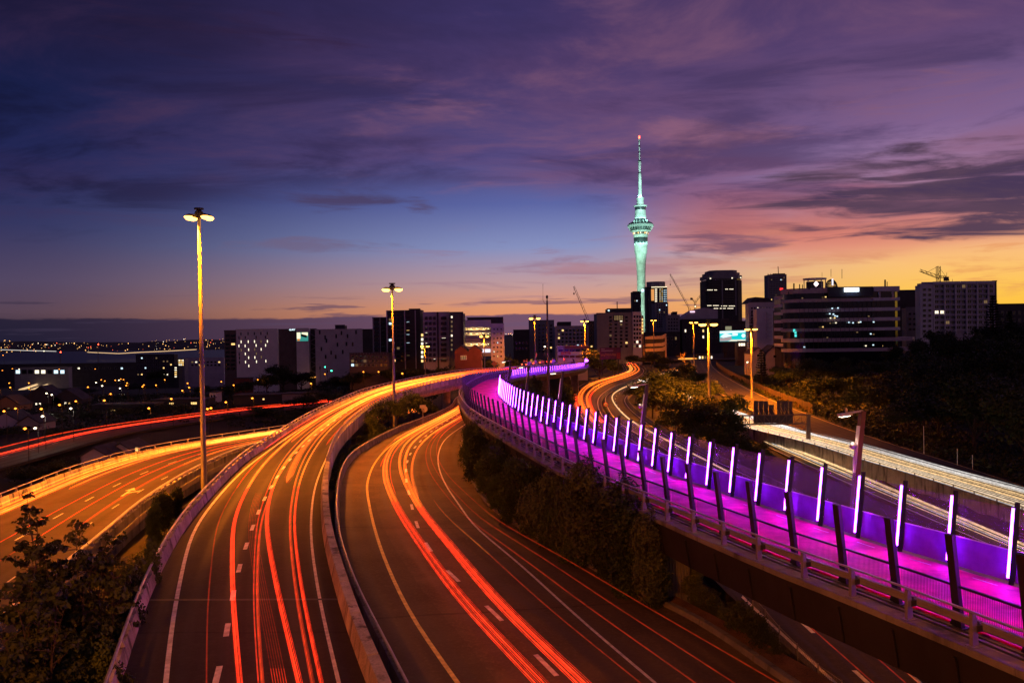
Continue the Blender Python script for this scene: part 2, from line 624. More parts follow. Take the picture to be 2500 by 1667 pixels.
asphalt = road_mat('asphalt', (0.05, 0.039, 0.026))
asphalt_pale = road_mat('asphalt_pale', (0.066, 0.053, 0.038))
asphalt_old = road_mat('asphalt_old', (0.11, 0.08, 0.042))
asphalt_new = road_mat('asphalt_new', (0.036, 0.028, 0.02))
paint_w = mat('road_paint_white', (0.62, 0.6, 0.56), 0.6, var=0.3, scale=3.0, grain=0.2)
paint_y = mat('road_paint_yellow', (0.72, 0.55, 0.14), 0.6, var=0.25, scale=3.0)
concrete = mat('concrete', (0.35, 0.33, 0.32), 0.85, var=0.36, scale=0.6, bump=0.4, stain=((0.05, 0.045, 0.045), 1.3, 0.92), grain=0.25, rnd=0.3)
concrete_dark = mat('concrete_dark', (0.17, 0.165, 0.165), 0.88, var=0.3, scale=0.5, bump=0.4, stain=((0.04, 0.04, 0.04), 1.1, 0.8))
concrete_deck = mat('concrete_deck', (0.26, 0.25, 0.25), 0.85, var=0.25, scale=0.4, bump=0.3, stain=((0.08, 0.075, 0.07), 0.8, 0.7))
galv = mat('galvanised_steel', (0.46, 0.46, 0.47), 0.45, 0.6, var=0.15, scale=2.0)
galv_dull = mat('galvanised_dull', (0.2, 0.19, 0.19), 0.6, 0.2, var=0.2, scale=1.5)
pole_m = mat('pole_steel', (0.2, 0.18, 0.19), 0.6, 0.2, var=0.12, scale=1.2)
black_m = mat('black_steel', (0.018, 0.016, 0.022), 0.42, 0.2, var=0.2, scale=2.0)
dark_m = mat('dark_steel', (0.05, 0.045, 0.045), 0.55, 0.3, var=0.2, scale=2.0)
path_m = mat('pink_path', (0.68, 0.004, 0.2), 0.6, var=0.42, scale=0.7, bump=0.3, spec=0.15, stain=((0.3, 0.002, 0.09), 0.5, 0.6))
soil = mat('ground', (0.018, 0.016, 0.012), 0.95, var=0.5, scale=0.08, bump=0.6)
mulch = mat('bark_mulch', (0.11, 0.055, 0.03), 0.95, var=0.6, scale=1.2, bump=1.0, grain=0.6)
bark = mat('tree_bark', (0.06, 0.045, 0.035), 0.9, var=0.4, scale=3.0, bump=0.6)
leaf_a = leafmat('leaves_olive', (0.034, 0.066, 0.014), (0.08, 0.125, 0.03))
leaf_b = leafmat('leaves_dark', (0.024, 0.044, 0.014), (0.055, 0.08, 0.024))
leaf_c = leafmat('leaves_grey', (0.055, 0.082, 0.035), (0.11, 0.14, 0.06))
leaf_d = leafmat('needles', (0.02, 0.028, 0.014), (0.04, 0.046, 0.02))
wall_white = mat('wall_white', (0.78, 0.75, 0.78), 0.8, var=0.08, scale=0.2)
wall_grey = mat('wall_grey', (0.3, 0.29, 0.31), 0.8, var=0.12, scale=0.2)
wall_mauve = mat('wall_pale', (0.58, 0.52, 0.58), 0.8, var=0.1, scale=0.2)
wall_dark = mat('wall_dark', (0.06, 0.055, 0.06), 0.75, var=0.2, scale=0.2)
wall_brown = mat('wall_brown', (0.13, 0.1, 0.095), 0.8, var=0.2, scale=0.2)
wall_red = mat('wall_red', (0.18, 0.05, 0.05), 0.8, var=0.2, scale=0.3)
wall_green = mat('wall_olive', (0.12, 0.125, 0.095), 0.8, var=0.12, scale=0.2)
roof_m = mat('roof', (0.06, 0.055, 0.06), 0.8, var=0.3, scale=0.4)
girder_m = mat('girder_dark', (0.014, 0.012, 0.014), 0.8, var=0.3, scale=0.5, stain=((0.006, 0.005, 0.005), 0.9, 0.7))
timber = mat('timber_fence', (0.1, 0.058, 0.03), 0.85, var=0.3, scale=1.0, rnd=0.35)
winglass = mat('window_glass', (0.012, 0.013, 0.018), 0.12, spec=0.6, rnd=0.3)
win_y = emit('window_lit_yellow', (1.0, 0.62, 0.2), 1.5)
win_w = emit('window_lit_white', (1.0, 0.86, 0.62), 1.6)
win_c = emit('window_lit_cool', (0.62, 0.85, 1.0), 1.5)
win_dim = emit('window_dim', (0.8, 0.5, 0.22), 0.22)
sod_e = emit('sodium_lamp', (1.0, 0.42, 0.06), 9.0)
sod_s = emit('sodium_small', (1.0, 0.27, 0.025), 5.0)
wht_s = emit('white_lamp', (1.0, 0.8, 0.5), 5.5)
red_s = emit('red_signal', (1.0, 0.05, 0.02), 16.0)
grn_s = emit('green_signal', (0.05, 1.0, 0.55), 8.0)
amb_s = emit('amber_signal', (1.0, 0.5, 0.05), 14.0)
led_m = emit('violet_led', (0.36, 0.062, 1.0), 20.0)
panel_clear = glass('clear_glass', (0.45, 0.34, 0.45), 1.0, 0.14)
panel_frost = glass('frosted_glass', (0.42, 0.04, 1.0), 0.95, 0.6, 0.12)
SOD = (1.0, 0.22, 0.002)
# ------------------------------------------------------------------ road lines, measured on the photograph and turned into metres
def ext(pts, a=0.0, b=0.0):
    pts = [Vector(p) for p in pts]
    if a:
        d = (pts[0] - pts[1]).normalized()
        pts = [pts[0] + d * a] + pts
    if b:
        d = (pts[-1] - pts[-2])
        d.z = 0
        pts = pts + [pts[-1] + d.normalized() * b]
    return pts


def level(*pts):
    xs, zs = [q[0] for q in pts], [q[1] for q in pts]
    return lambda d: float(np.interp(d, xs, zs))


# levels of the roads below the eye, by distance
Z_A = level((0, -11.8), (60, -11.7), (100, -11.4), (120, -11.0), (140, -10.4), (160, -9.7), (188, -8.9), (260, -8.6))
Z_B = level((0, -12.3), (50, -12.3), (120, -13.5), (160, -14.8), (200, -15.8), (300, -17))
Z_C = level((0, -15.0), (400, -15.0))
Z_E = level((0, -12.8), (40, -12.8), (100, -15.0), (150, -17.3), (185, -18.8), (220, -19.0), (330, -18.7), (420, -18.2))


def on(px, py, lev, lift=0.0):
    """where a sight line meets a road of the given level"""
    d = ray(px, py)
    f = lambda D: d.z / d.y * D - (lev(D) + lift)
    lo, hi = 4.0, 4.0
    while f(hi) > 0 and hi < 600:
        hi += 1.0
    lo = hi - 1.0
    for _ in range(30):
        mid = (lo + hi) / 2
        lo, hi = (mid, hi) if f(mid) > 0 else (lo, mid)
    k = lo / d.y
    return Vector((d.x * k, lo, EYE + lev(lo)))


def ML(rows, a=0.0, b=0.0, sm=4, lev=None, lift=0.0):
    return Line(ext([at_z(*r) if lev is None else on(r[0], r[1], lev, lift) for r in rows], a, b), 8, sm)


# ramp (centre left viaduct): wall to wall, then its painted lines
A_L = ML([(297, 1667, -17.7), (332, 1552, -17.6), (380, 1426, -17.3), (449, 1296, -16.7), (525, 1204, -16.0), (600, 1128, -14.9), (653.6, 1091.6, -14.0),
          (761, 1022, -12.1), (868, 971, -10.7), (921, 954, -10.1), (1029, 929, -9.5), (1109, 916, -9.0), (1152, 911, -8.75)], 22, 0, 4, Z_A)
A_R = ML([(894, 1667, -17.7), (850.5, 1552, -17.6), (800.8, 1376, -17.2), (784, 1276, -16.8), (785, 1183, -15.8), (794, 1145, -15.2), (814, 1091.6, -14.1),
          (841, 1057, -13.1), (892, 1011, -11.9), (930, 988, -11.1), (985, 966, -10.2), (1040, 948, -9.5), (1095, 936, -8.9), (1136, 927, -8.6)], 22, 0, 4, Z_A)
A_l = ML([(404.7, 1667, -17.65), (414, 1563.5, -17.55), (429.6, 1468, -17.4), (445, 1391, -17.1), (464, 1315, -16.7), (483, 1276.5, -16.4), (542.5, 1200, -15.8),
          (600, 1142.5, -14.9), (653.6, 1102, -14.0), (707, 1065, -13.0), (790, 1013, -11.8), (880, 971, -10.6), (960, 945, -9.7), (1040, 929, -9.45), (1152, 912, -8.75)], 22, 0, 4, Z_A)
A_r = ML([(827.6, 1667, -17.65), (785.5, 1491, -17.45), (764, 1361, -17.1), (758, 1282, -16.8), (766, 1200, -16.0), (777, 1165, -15.5), (795.5, 1121, -14.7),
          (825, 1072, -13.5), (868, 1028, -12.3), (920, 990, -11.2), (985, 961, -10.2), (1060, 942, -9.3), (1132, 927, -8.6)], 22, 0, 4, Z_A)
def far_end(Lx, pts):
    return Line(Lx.samples(50) + [Vector((x, y, EYE + z)) for x, y, z in pts], 3, 6)


FE_L = [(-5, 200, -9.2), (-0.5, 219, -9.8), (5, 241, -10.4), (9.5, 270, -10.9)]
FE_R = [(-7.2, 178, -9.1), (-3.6, 188, -9.1), (-0.3, 201, -9.3), (4.6, 219, -9.8), (10.5, 241, -10.4), (15.5, 270, -10.9)]
A_L = far_end(A_L, FE_L)
A_l = far_end(A_l, [(x + 0.7, y - 0.3, z) for x, y, z in FE_L])
A_r = far_end(A_r, [(x - 0.7, y + 0.3, z) for x, y, z in FE_R])
A_R = far_end(A_R, FE_R)
# middle road curving right under the path
B_L = ML([(980, 1667, -17.8), (885, 1475.5, -17.8), (850.5, 1383.7, -17.8), (833, 1315, -17.8), (828, 1250, -17.8), (834, 1180, -17.8), (852, 1135, -17.8), (880, 1108, -17.7),
          (925, 1080, -17.6), (980, 1052, -17.5), (1030, 1033, -17.4), (1075, 1014, -17.2), (1105, 996, -17.0), (1118, 976, -17.0), (1160, 958, -17.0), (1230, 943, -17.0)], 20, 0, 4, Z_B)
B_R = ML([(1914, 1667, -17.8), (1703, 1522, -17.8), (1500, 1420, -17.8), (1340, 1330, -17.8), (1238, 1270, -17.8), (1192, 1234.5, -17.8), (1157, 1188.6, -17.8), (1135, 1145.5, -17.8),
          (1124, 1102.5, -17.7), (1128, 1068, -17.6), (1142, 1033.6, -17.5), (1170, 1010, -17.2), (1210, 990, -17.0), (1270, 970, -17.0), (1330, 955, -17.0)], 14, 0, 4, Z_B)
B_l = ML([(1118, 1667, -17.8), (1049.5, 1571, -17.8), (996, 1487, -17.8), (950, 1391, -17.8), (915.6, 1295.7, -17.8), (896, 1201, -17.8), (899, 1169, -17.8), (911, 1137, -17.7),
          (932, 1108, -17.7), (959, 1083.6, -17.6), (991, 1065, -17.5), (1034, 1043, -17.4), (1071, 1025, -17.3), (1114, 1000, -17.0), (1132, 978, -17.0), (1170, 961, -17.0)], 18, 0, 4, Z_B)
B_r = ML([(1600, 1667, -17.8), (1414, 1509, -17.8), (1275, 1382, -17.8), (1165, 1290, -17.8), (1122, 1233.6, -17.8), (1087.5, 1182.7, -17.8), (1071, 1140, -17.7), (1070, 1110, -17.7),
          (1079, 1083.6, -17.6), (1098, 1062, -17.5), (1131.7, 1038, -17.4), (1165, 1016, -17.2), (1205, 995, -17.0), (1260, 976, -17.0)], 16, 0, 4, Z_B)
# lower left road
C_L = ML([(0, 1238, -20), (91.5, 1200, -20), (183, 1163, -20), (320, 1121, -20), (457, 1093, -20), (600, 1071, -20), (720, 1052, -20)], 70, 40, 4, Z_C)
C_R = ML([(0, 1512, -18.8), (120, 1400, -18.8), (247, 1297, -18.8), (330, 1228, -18.8), (411, 1174, -18.8), (500, 1127, -18.8), (600, 1087, -18.8), (720, 1062, -18.8)], 30, 40, 4, Z_C, 0.85)
D_M = ML([(0, 1118, -22), (228.7, 1059, -22), (457, 1024, -22), (600, 1005, -22), (787, 986, -22)], 90, 120)
# roads on the right
E_L = ML([(1885, 1544.6, -18.5), (1700, 1370, -18.5), (1560, 1180, -18.6), (1440, 1050, -18.8), (1405, 1000, -19), (1400, 960, -19), (1430, 936, -18.8), (1500, 916.5, -18.6), (1524.7, 905, -18.3), (1520, 893, -18)], 20, 30, 4, Z_E)
E_R = ML([(2200, 1600, -18.5), (1900, 1330, -18.5), (1720, 1180, -18.6), (1560, 1080, -18.8), (1482, 1022, -19), (1466, 987.7, -19), (1474, 965, -19), (1510, 942, -18.8), (1556, 924.6, -18.6), (1578, 907, -18.3), (1565, 893, -18)], 20, 30, 4, Z_E)
F_L = ML([(2040, 1400, -20.2), (1800, 1215, -20.0), (1600, 1085, -19.7), (1500, 1028, -19.5), (1473, 975, -19.4), (1490, 955, -19.3), (1530, 938, -19.2), (1600, 914, -19.0), (1660, 899, -18.6)], 50, 60)
F_R = ML([(2240, 1400, -20.2), (1950, 1215, -20.0), (1702, 1100, -19.7), (1588, 1033.6, -19.5), (1538, 992, -19.4), (1533, 970, -19.3), (1565, 948, -19.2), (1625, 921, -19.0), (1680, 903, -18.6)], 50, 60)
K_L = ML([(2320, 1290, -20.5), (2100, 1195, -20.5), (1934, 1120, -20.5), (1840, 1075, -20.5), (1765, 1040, -20.5), (1700, 1007, -20.4)], 70, 120)
K_R = ML([(2500, 1335, -20.5), (2200, 1205, -20.5), (2030, 1132, -20.5), (1890, 1080, -20.5), (1800, 1043, -20.5), (1730, 1010, -20.4)], 50, 120)
G_L = ML([(2500, 1262, -19), (2278, 1187, -19), (2108, 1135, -19), (1972, 1091, -19), (1809, 1049, -19), (1757, 1030, -19), (1720, 1008, -19)], 50, 120)
G_R = ML([(2500, 1201, -19), (2312, 1151, -19), (2101, 1090, -19), (1897, 1041, -19), (1825, 1018, -19), (1770, 1000, -19)], 60, 120)
H_R = ML([(2500, 1187, -18.3), (2346, 1136, -18.2), (2108, 1060, -18.1), (1934.7, 996, -18), (1850, 960, -17.8), (1790, 929, -17.5), (1758, 910, -17.2), (1739, 893, -17), (1736, 880, -16.6)], 60, 20)
H_L = ML([(2500, 1199, -18.5), (2312, 1149, -18.5), (2101, 1088, -18.4), (1897, 1030, -18.2), (1800, 985, -18.0), (1720, 940, -17.6), (1700, 910, -17.3), (1690, 893, -17.1), (1684, 881, -16.6)], 60, 20)

# cycle path centre line (plan metres, level relative to the eye)
PC = Line([Vector((x, y, EYE + z)) for x, y, z in
           [(24.5, -6, -8.2), (20.4, 5, -8.2), (16.6, 16, -8.2), (14.5, 22.4, -8.2), (12.9, 26.8, -8.2), (11.4, 30.7, -8.2), (7.15, 44.1, -8.2), (4.6, 54.4, -8.2), (0.95, 71, -8.2), (-0.45, 78, -8.2), (-2.2, 88.5, -8.2),
            (-3.8, 104, -8.2), (-4.2, 113, -8.25), (-4.3, 125, -8.45), (-3.95, 143, -8.8), (-3.0, 160, -9.05), (-1.4, 172, -9.3), (1.2, 185, -9.6), (4.5, 200, -10.0), (9.5, 218, -10.5), (15.5, 241, -11.0), (21.5, 267, -11.4), (24.5, 290, -11.6), (26, 320, -11.8)]], 8, 3)
PW = 2.3

# ------------------------------------------------------------------ ground level
def sst(x, a, b):
    t = np.clip((x - a) / (b - a), 0, 1)
    return t * t * (3 - 2 * t)


CTRL = []


def ctrl_road(Lf, Rt, dz, step=6.0, t0=0.0, t1=1.0):
    n = int(max(Lf.L, Rt.L) / step)
    for i in range(n + 1):
        t = t0 + (t1 - t0) * i / n
        p, q = Lf.at(Lf.L * t), Rt.at(Rt.L * t)
        for k in (0.0, 0.25, 0.5, 0.75, 1.0):
            v = p.lerp(q, k)
            CTRL.append((v.x, v.y, v.z + dz, 1.0))


for l, r in ((B_L, B_R), (E_L, E_R), (F_L, F_R), (K_L, K_R), (G_L, G_R), (H_L, H_R)):
    ctrl_road(l, r, -0.45)
ctrl_road(A_L, A_R, -0.6, 6, 0.97, 1.0)
for l, r in ((E_L, E_R), (F_L, F_R)):
    for _ in range(3):
        ctrl_road(l, r, -0.45, 5)
for i in range(20):
    t = i / 19
    a, c = A_L.at(A_L.L * t * 0.62), C_R.at(C_R.L * t * 0.8)
    CTRL.append(((a.x + c.x) / 2, (a.y + c.y) / 2, min(a.z, c.z) - 1.3, 1.0))
    CTRL.append((c.x - 4, c.y, c.z - 3, 1.0))
    cl = C_L.at(C_L.L * t)
    CTRL.append((cl.x + 3, cl.y, cl.z - 3, 1.0))
    CTRL.append((cl.x - 12, cl.y, cl.z - 6, 1.0))
    d = D_M.at(D_M.L * t)
    for o in (-7, 0, 7):
        CTRL.append((d.x, d.y + o, EYE - 22.5, 1.0))
for p in ((3, 278, -11.6), (-20, 285, -12), (-84, 165, -27.6), (-78, 168, -27.6), (-72, 172, -27.4), (-88, 160, -27.8)):
    CTRL.append((p[0], p[1], EYE + p[2], 1.5))
CT = np.array(CTRL)
hxy = np.array([(p.y, p.x) for p in H_R.P])
hxy = hxy[np.argsort(hxy[:, 0])]


def h0(x, y):
    a = x / np.maximum(y, 60.0)
    lf = sst(-a, 0.10, 0.30)
    city = -19.5 + 3.0 * sst(y, 300, 600)
    left = -24.5 - 26.0 * sst(y, 220, 1050)
    h = city * (1 - lf) + left * lf
    lf2 = sst(-a, 0.17, 0.24)
    h = h * (1 - lf2 * sst(y, 1180, 1420)) + (-62.0) * lf2 * sst(y, 1180, 1420)
    xh = np.where(y < 480, np.interp(y, hxy[:, 0], hxy[:, 1]), 60 + 0.16 * y)
    hill = sst(x - xh, 3.0, 60.0) * sst(y, 40, 80)
    h = h + hill * (7.5 + 4.0 * sst(x - xh, 50, 130))
    return h + EYE


def gz_arr(x, y):
    x, y = np.asarray(x, float), np.asarray(y, float)
    b = h0(x, y)
    out = np.empty_like(b)
    for i in range(0, len(x), 1500):
        xs, ys = x[i:i + 1500, None], y[i:i + 1500, None]
        d2 = (xs - CT[None, :, 0]) ** 2 + (ys - CT[None, :, 1]) ** 2
        w = CT[None, :, 3] / (d2 + 3.0) ** 2.2
        w0 = 6.0 / (14.0 ** 2) ** 2.2
        out[i:i + 1500] = ((w * CT[None, :, 2]).sum(1) + w0 * b[i:i + 1500]) / (w.sum(1) + w0)
    return out


def gz(x, y):
    return float(gz_arr([x], [y])[0])


def axis(lo, hi, step, far_lo, far_hi, k=1.16):
    a = list(np.arange(lo, hi + 1e-6, step))
    s = step
    while a[-1] < far_hi:
        s *= k
        a.append(a[-1] + s)
    s = step
    while a[0] > far_lo:
        s *= k
        a.insert(0, a[0] - s)
    return np.array(a)


gx = axis(-110, 130, 2.4, -7000, 7000)
gy = axis(14, 300, 2.4, -300, 8000)
GX, GY = np.meshgrid(gx, gy)
GZ = gz_arr(GX.ravel(), GY.ravel())
rs = np.random.RandomState(3)
GZ = GZ + rs.uniform(-0.12, 0.12, GZ.shape)
nx, ny = len(gx), len(gy)
me = bpy.data.meshes.new('ground')
me.from_pydata(np.column_stack([GX.ravel(), GY.ravel(), GZ]).tolist(), [],
               [(j * nx + i, j * nx + i + 1, (j + 1) * nx + i + 1, (j + 1) * nx + i) for j in range(ny - 1) for i in range(nx - 1)])
me.materials.append(soil)
me.polygons.foreach_set('use_smooth', [True] * len(me.polygons))
ground = tag(link(bpy.data.objects.new('ground', me)), kind='structure')

# harbour water
wm = mat('harbour_water', (0.012, 0.014, 0.02), 0.4, var=0.2, scale=0.01, bump=0.3, spec=0.35)
wb = MB()
wb.add([(-9000, 900, 0.0), (4000, 900, 0.0), (4000, 8800, 0.0), (-9000, 8800, 0.0)], [(0, 1, 2, 3)])
tag(wb.obj('water', wm), kind='structure')
# far shore
fh = mat('far_hill', (0.02, 0.02, 0.02), 0.95, var=0.4, scale=0.01)
fx = np.linspace(-5200, 1800, 141)
fy = np.linspace(3300, 6800, 26)
vs, fs = [], []
for j, y in enumerate(fy):
    for i, x in enumerate(fx):
        rise = float(sst(y, 3400 + 250 * math.sin(x * 0.0021), 5200))
        hgt = -14 + rise * (52 + 11 * math.sin(x * 0.0034 + 1.0) + 7 * math.sin(x * 0.011) + 4 * math.sin(x * 0.031 + y * 0.004)) * (1 - 0.25 * float(sst(y, 5500, 6800)))
        vs.append((x, y, hgt))
n_ = len(fx)
fs = [(j * n_ + i, j * n_ + i + 1, (j + 1) * n_ + i + 1, (j + 1) * n_ + i) for j in range(len(fy) - 1) for i in range(n_ - 1)]
hb = MB().add(vs, fs)
tag(hb.obj('hills', fh, sm=True), kind='structure')

# ------------------------------------------------------------------ road slabs
def slab(name, Lf, Rt, m_, thick=0.5, n=110, kind='structure', over=0.0, t0=0.0, t1=1.0, parent=None, dz=0.0, lanes=3):
    mb = MB()
    secs = []
    for i in range(n):
        t = t0 + (t1 - t0) * i / (n - 1)
        p, q = Lf.at(Lf.L * t), Rt.at(Rt.L * t)
        v = (q - p)
        v.z = 0
        v.normalize()
        p, q = p - v * over + Vector((0, 0, dz)), q + v * over + Vector((0, 0, dz))
        d = Vector((0, 0, thick))
        secs.append([p, q, q - d, p - d])
    mb.loft(secs)
    o = mb.obj(name, m_, parent)
    av, lv = [], []
    for i, s_ in enumerate(secs):
        av += [0.0, lanes, lanes, 0.0]
        lv += [Lf.L * (t0 + (t1 - t0) * i / (n - 1))] * 4
    for nm_, vals in (('across', av), ('along', lv)):
        at_ = o.data.attributes.new(nm_, 'FLOAT', 'POINT')
        at_.data.foreach_set('value', vals)
    if kind:
        tag(o, kind=kind)
    return o


road_A = slab('road', A_L, A_R, asphalt_new, 0.25, 130)
road_B = slab('road', B_L, B_R, asphalt_old, 0.5, 120, lanes=4)
road_C = slab('road', C_L, C_R, asphalt_pale, 0.25, 90)
dl, dr = D_M.offset(-7.5), D_M.offset(7.5)
road_D = slab('road', dl, dr, asphalt, 0.5, 60)
road_E = slab('road', E_L, E_R, asphalt, 0.5, 110)
road_F = slab('road', F_L, F_R, asphalt, 0.5, 100)
road_K = slab('road', K_L, K_R, asphalt, 0.5, 70)
road_G = slab('road', G_L, G_R, asphalt_pale, 0.6, 70)
road_H = slab('road', H_L, H_R, asphalt, 0.5, 80)
# cross street at the end of the right-hand road
cs = MB()
c0, c1 = at_z(1620, 879, -16.5), at_z(1760, 877, -16.5)
cs.box(((c0 + c1) / 2 + Vector((0, 4, -0.2))), (70, 16, 0.5))
cross_st = tag(cs.obj('road', asphalt_pale), kind='structure')


def line_on(road, P, w, m_=paint_w, name='edge_line', lift=0.012):
    """painted line: a thin sheet following points P"""
    Lx = Line(P, 1, 0)
    n = max(3, int(Lx.L / 2.2))
    mb = MB()
    a, b = [], []
    for i in range(n + 1):
        d = Lx.L * i / n
        p, nn = Lx.at(d), Lx.nrm(d)
        a.append(p - nn * w / 2 + Vector((0, 0, lift)))
        b.append(p + nn * w / 2 + Vector((0, 0, lift)))
    mb.strip(a, b)
    return mb.obj(name, m_, road)


def dashes(road, P, w=0.16, dash=3.0, gap=7.0, m_=paint_w, start=0.0, lift=0.012, end=None):
    Lx = Line(P, 1, 0)
    d = start
    while d + dash < (end or Lx.L):
        mb = MB()
        a, b = [], []
        for i in range(4):
            q = d + dash * i / 3
            p, nn = Lx.at(q), Lx.nrm(q)
            a.append(p - nn * w / 2 + Vector((0, 0, lift)))
            b.append(p + nn * w / 2 + Vector((0, 0, lift)))
        mb.strip(a, b)
        mb.obj('lane_dash', m_, road)
        d += dash + gap


def drop_to(P, Lf, Rt):
    """keep painted lines on the (banked) road surface between its two edges"""
    A_, B_ = Lf.samples(160), Rt.samples(160)
    out = []
    for p in P:
        best = min(range(160), key=lambda i: (A_[i].lerp(B_[i], 0.5) - p).xy.length_squared)
        lo, hi = max(0, best - 3), min(159, best + 3)
        bz, bd = p.z, 1e9
        for i in range(lo, hi + 1):
            ab = (B_[i] - A_[i])
            t = max(0, min(1, (p - A_[i]).xy.dot(ab.xy) / max(1e-6, ab.xy.length_squared)))
            q = A_[i].lerp(B_[i], t)
            dd = (q - p).xy.length_squared
            if dd < bd:
                bd, bz = dd, q.z
        out.append(Vector((p.x, p.y, bz)))
    return out


def flat(Lx, Lf, Rt, n=140):
    """line re-laid on the road surface"""
    return Line(smooth(drop_to(Lx.samples(n), Lf, Rt), 2), 1, 0)


A_l, A_r = flat(A_l, A_L, A_R), flat(A_r, A_L, A_R)
B_l, B_r = flat(B_l, B_L, B_R), flat(B_r, B_L, B_R)
line_on(road_A, A_l.samples(150), 0.18)
line_on(road_A, A_r.samples(150), 0.14)
line_on(road_B, B_l.samples(150), 0.18, paint_y)
line_on(road_B, B_r.samples(150), 0.13)


def prof(*u):
    """piecewise smooth share across the road from near (0) to far (1)"""
    xs = [i / (len(u) - 1) for i in range(len(u))] if not isinstance(u[0], tuple) else [a for a, _ in u]
    ys = list(u) if not isinstance(u[0], tuple) else [b for _, b in u]
    return lambda t: float(np.interp(t, xs, ys))


def pxline(rows, Lf, Rt, lev, dz=0.0, n=60):
    L0 = Line([on(r[0], r[1], lev) for r in rows], 8, 2)
    return [p + Vector((0, 0, dz)) for p in drop_to(L0.samples(n), Lf, Rt)]


aDash = pxline([(520, 1690, -17.65), (546, 1584.6, -17.6), (561, 1496.6, -17.5), (574, 1427.7, -17.2), (587.6, 1374, -17), (602.5, 1328, -16.8), (615, 1292, -16.6), (626.7, 1261, -16.4), (644, 1221.5, -16),
                (673, 1169, -15.3), (703, 1128, -14.7), (734, 1094, -13.9), (790, 1046, -12.5), (857, 1000, -11.4), (885, 982, -11), (960, 951, -9.9), (1060, 930, -8.8), (1140, 918, -7.7)], A_L, A_R, Z_A)
dashes(road_A, aDash, 0.22, 1.55, 3.0, start=0.7)
bDash = pxline([(1370, 1660, -17.8), (1290, 1580, -17.8), (1195, 1485, -17.8), (1075, 1375, -17.8), (1021, 1289, -17.8), (999, 1207, -17.8), (991, 1165, -17.7), (993, 1132, -17.7), (1002, 1107, -17.6), (1019, 1085, -17.5),
                (1039, 1065, -17.5), (1070, 1040, -17.4), (1115, 1015, -17.2), (1160, 990, -17)], B_L, B_R, Z_B)
dashes(road_B, bDash, 0.2, 2.1, 4.0, start=0.4)
line_on(road_C, tween(C_L, C_R, 0.09), 0.2)
line_on(road_C, tween(C_L, C_R, 0.93), 0.2)
dashes(road_C, tween(C_L, C_R, lambda t: 0.52), 0.15, 2.2, 5.2, start=2)
dashes(road_C, tween(C_L, C_R, lambda t: 0.80, a=0.0, b=0.55), 0.12, 2.0, 5.4, start=4)
# painted arrow on the lower left road
ar = MB()
p = on(315, 1199, Z_C) + Vector((0, 0, 0.012))
t_ = C_R.tan(60)
n_r = Vector((t_.y, -t_.x, 0))
up_ = Vector((0, 0, 0.01))
for poly in ([(-0.12, -2.6), (0.12, -2.6), (0.12, 0.4), (-0.12, 0.4)], [(-0.5, 0.4), (0.5, 0.4), (0, 2.0)], [(0.12, -1.2), (1.1, -0.2), (1.1, 0.3), (0.12, -0.6)]):
    ar.add([p + n_r * a + t_ * b for a, b in poly], [tuple(range(len(poly)))])
ar.obj('road_arrow', paint_w, road_C)
for Lf, Rt, rd, us in ((E_L, E_R, road_E, ((0.1, paint_w), (0.9, paint_w))), (F_L, F_R, road_F, ((0.08, paint_w), (0.9, paint_w))), (H_L, H_R, road_H, ((0.05, paint_y), (0.97, paint_y))), (K_L, K_R, road_K, ((0.08, paint_w), (0.93, paint_w))), (G_L, G_R, road_G, ((0.03, paint_w),))):
    for u, mm in us:
        line_on(rd, tween(Lf, Rt, u), 0.16, mm)
dashes(road_E, tween(E_L, E_R, 0.42), 0.18, 3.0, 4.0)
dashes(road_F, tween(F_L, F_R, 0.5), 0.15, 3.0, 7.0)
dashes(road_H, tween(H_L, H_R, 0.5, a=0.45), 0.15, 3.0, 7.0)
dashes(road_D, D_M.samples(40), 0.15, 3.0, 7.0)
# expansion joints across the ramp
for y_ in (96, 37):
    t = min(range(200), key=lambda i: abs(A_L.at(A_L.L * i / 199).y - y_)) / 199
    p, q = A_L.at(A_L.L * t), A_R.at(A_R.L * t)
    jb = MB()
    tt = A_L.tan(A_L.L * t) * 0.12
    jb.add([p - tt + Vector((0, 0, .012)), q - tt + Vector((0, 0, .012)), q + tt + Vector((0, 0, .012)), p + tt + Vector((0, 0, .012))], [(0, 1, 2, 3)])
    jb.obj('expansion_joint', dark_m, road_A)

# ------------------------------------------------------------------ barriers
def sub(Lx, d0, d1, k):
    return [d0 + (d1 - d0) * i / (k - 1) for i in range(k)]


def barrier(label, Lx, side, h, t, seg=5.0, m_=concrete, d0=0.0, d1=None, drop=0.35, batter=0.12, cat='barrier', name='concrete_barrier', off=0.0, piece='concrete_panel', group=None):
    """precast wall along a road edge: one panel per length, joints left open. side +1: wall stands to the right of the edge"""
    d1 = d1 or Lx.L
    root = thing(name, label, cat, Lx.at(d0), group)
    d = d0
    while d < d1 - 0.5:
        e = min(d + seg, d1)
        secs = []
        for q in sub(Lx, d + 0.05, e - 0.05, 4):
            p, nn = Lx.at(q) + Lx.nrm(q) * side * off, Lx.nrm(q) * side
            u = Vector((0, 0, 1))
            secs.append([p - u * drop, p + u * 0.1, p + nn * batter + u * h, p + nn * t + u * h, p + nn * t - u * drop])
        MB().loft(secs).obj(piece, m_, root)
        d = e
    return root


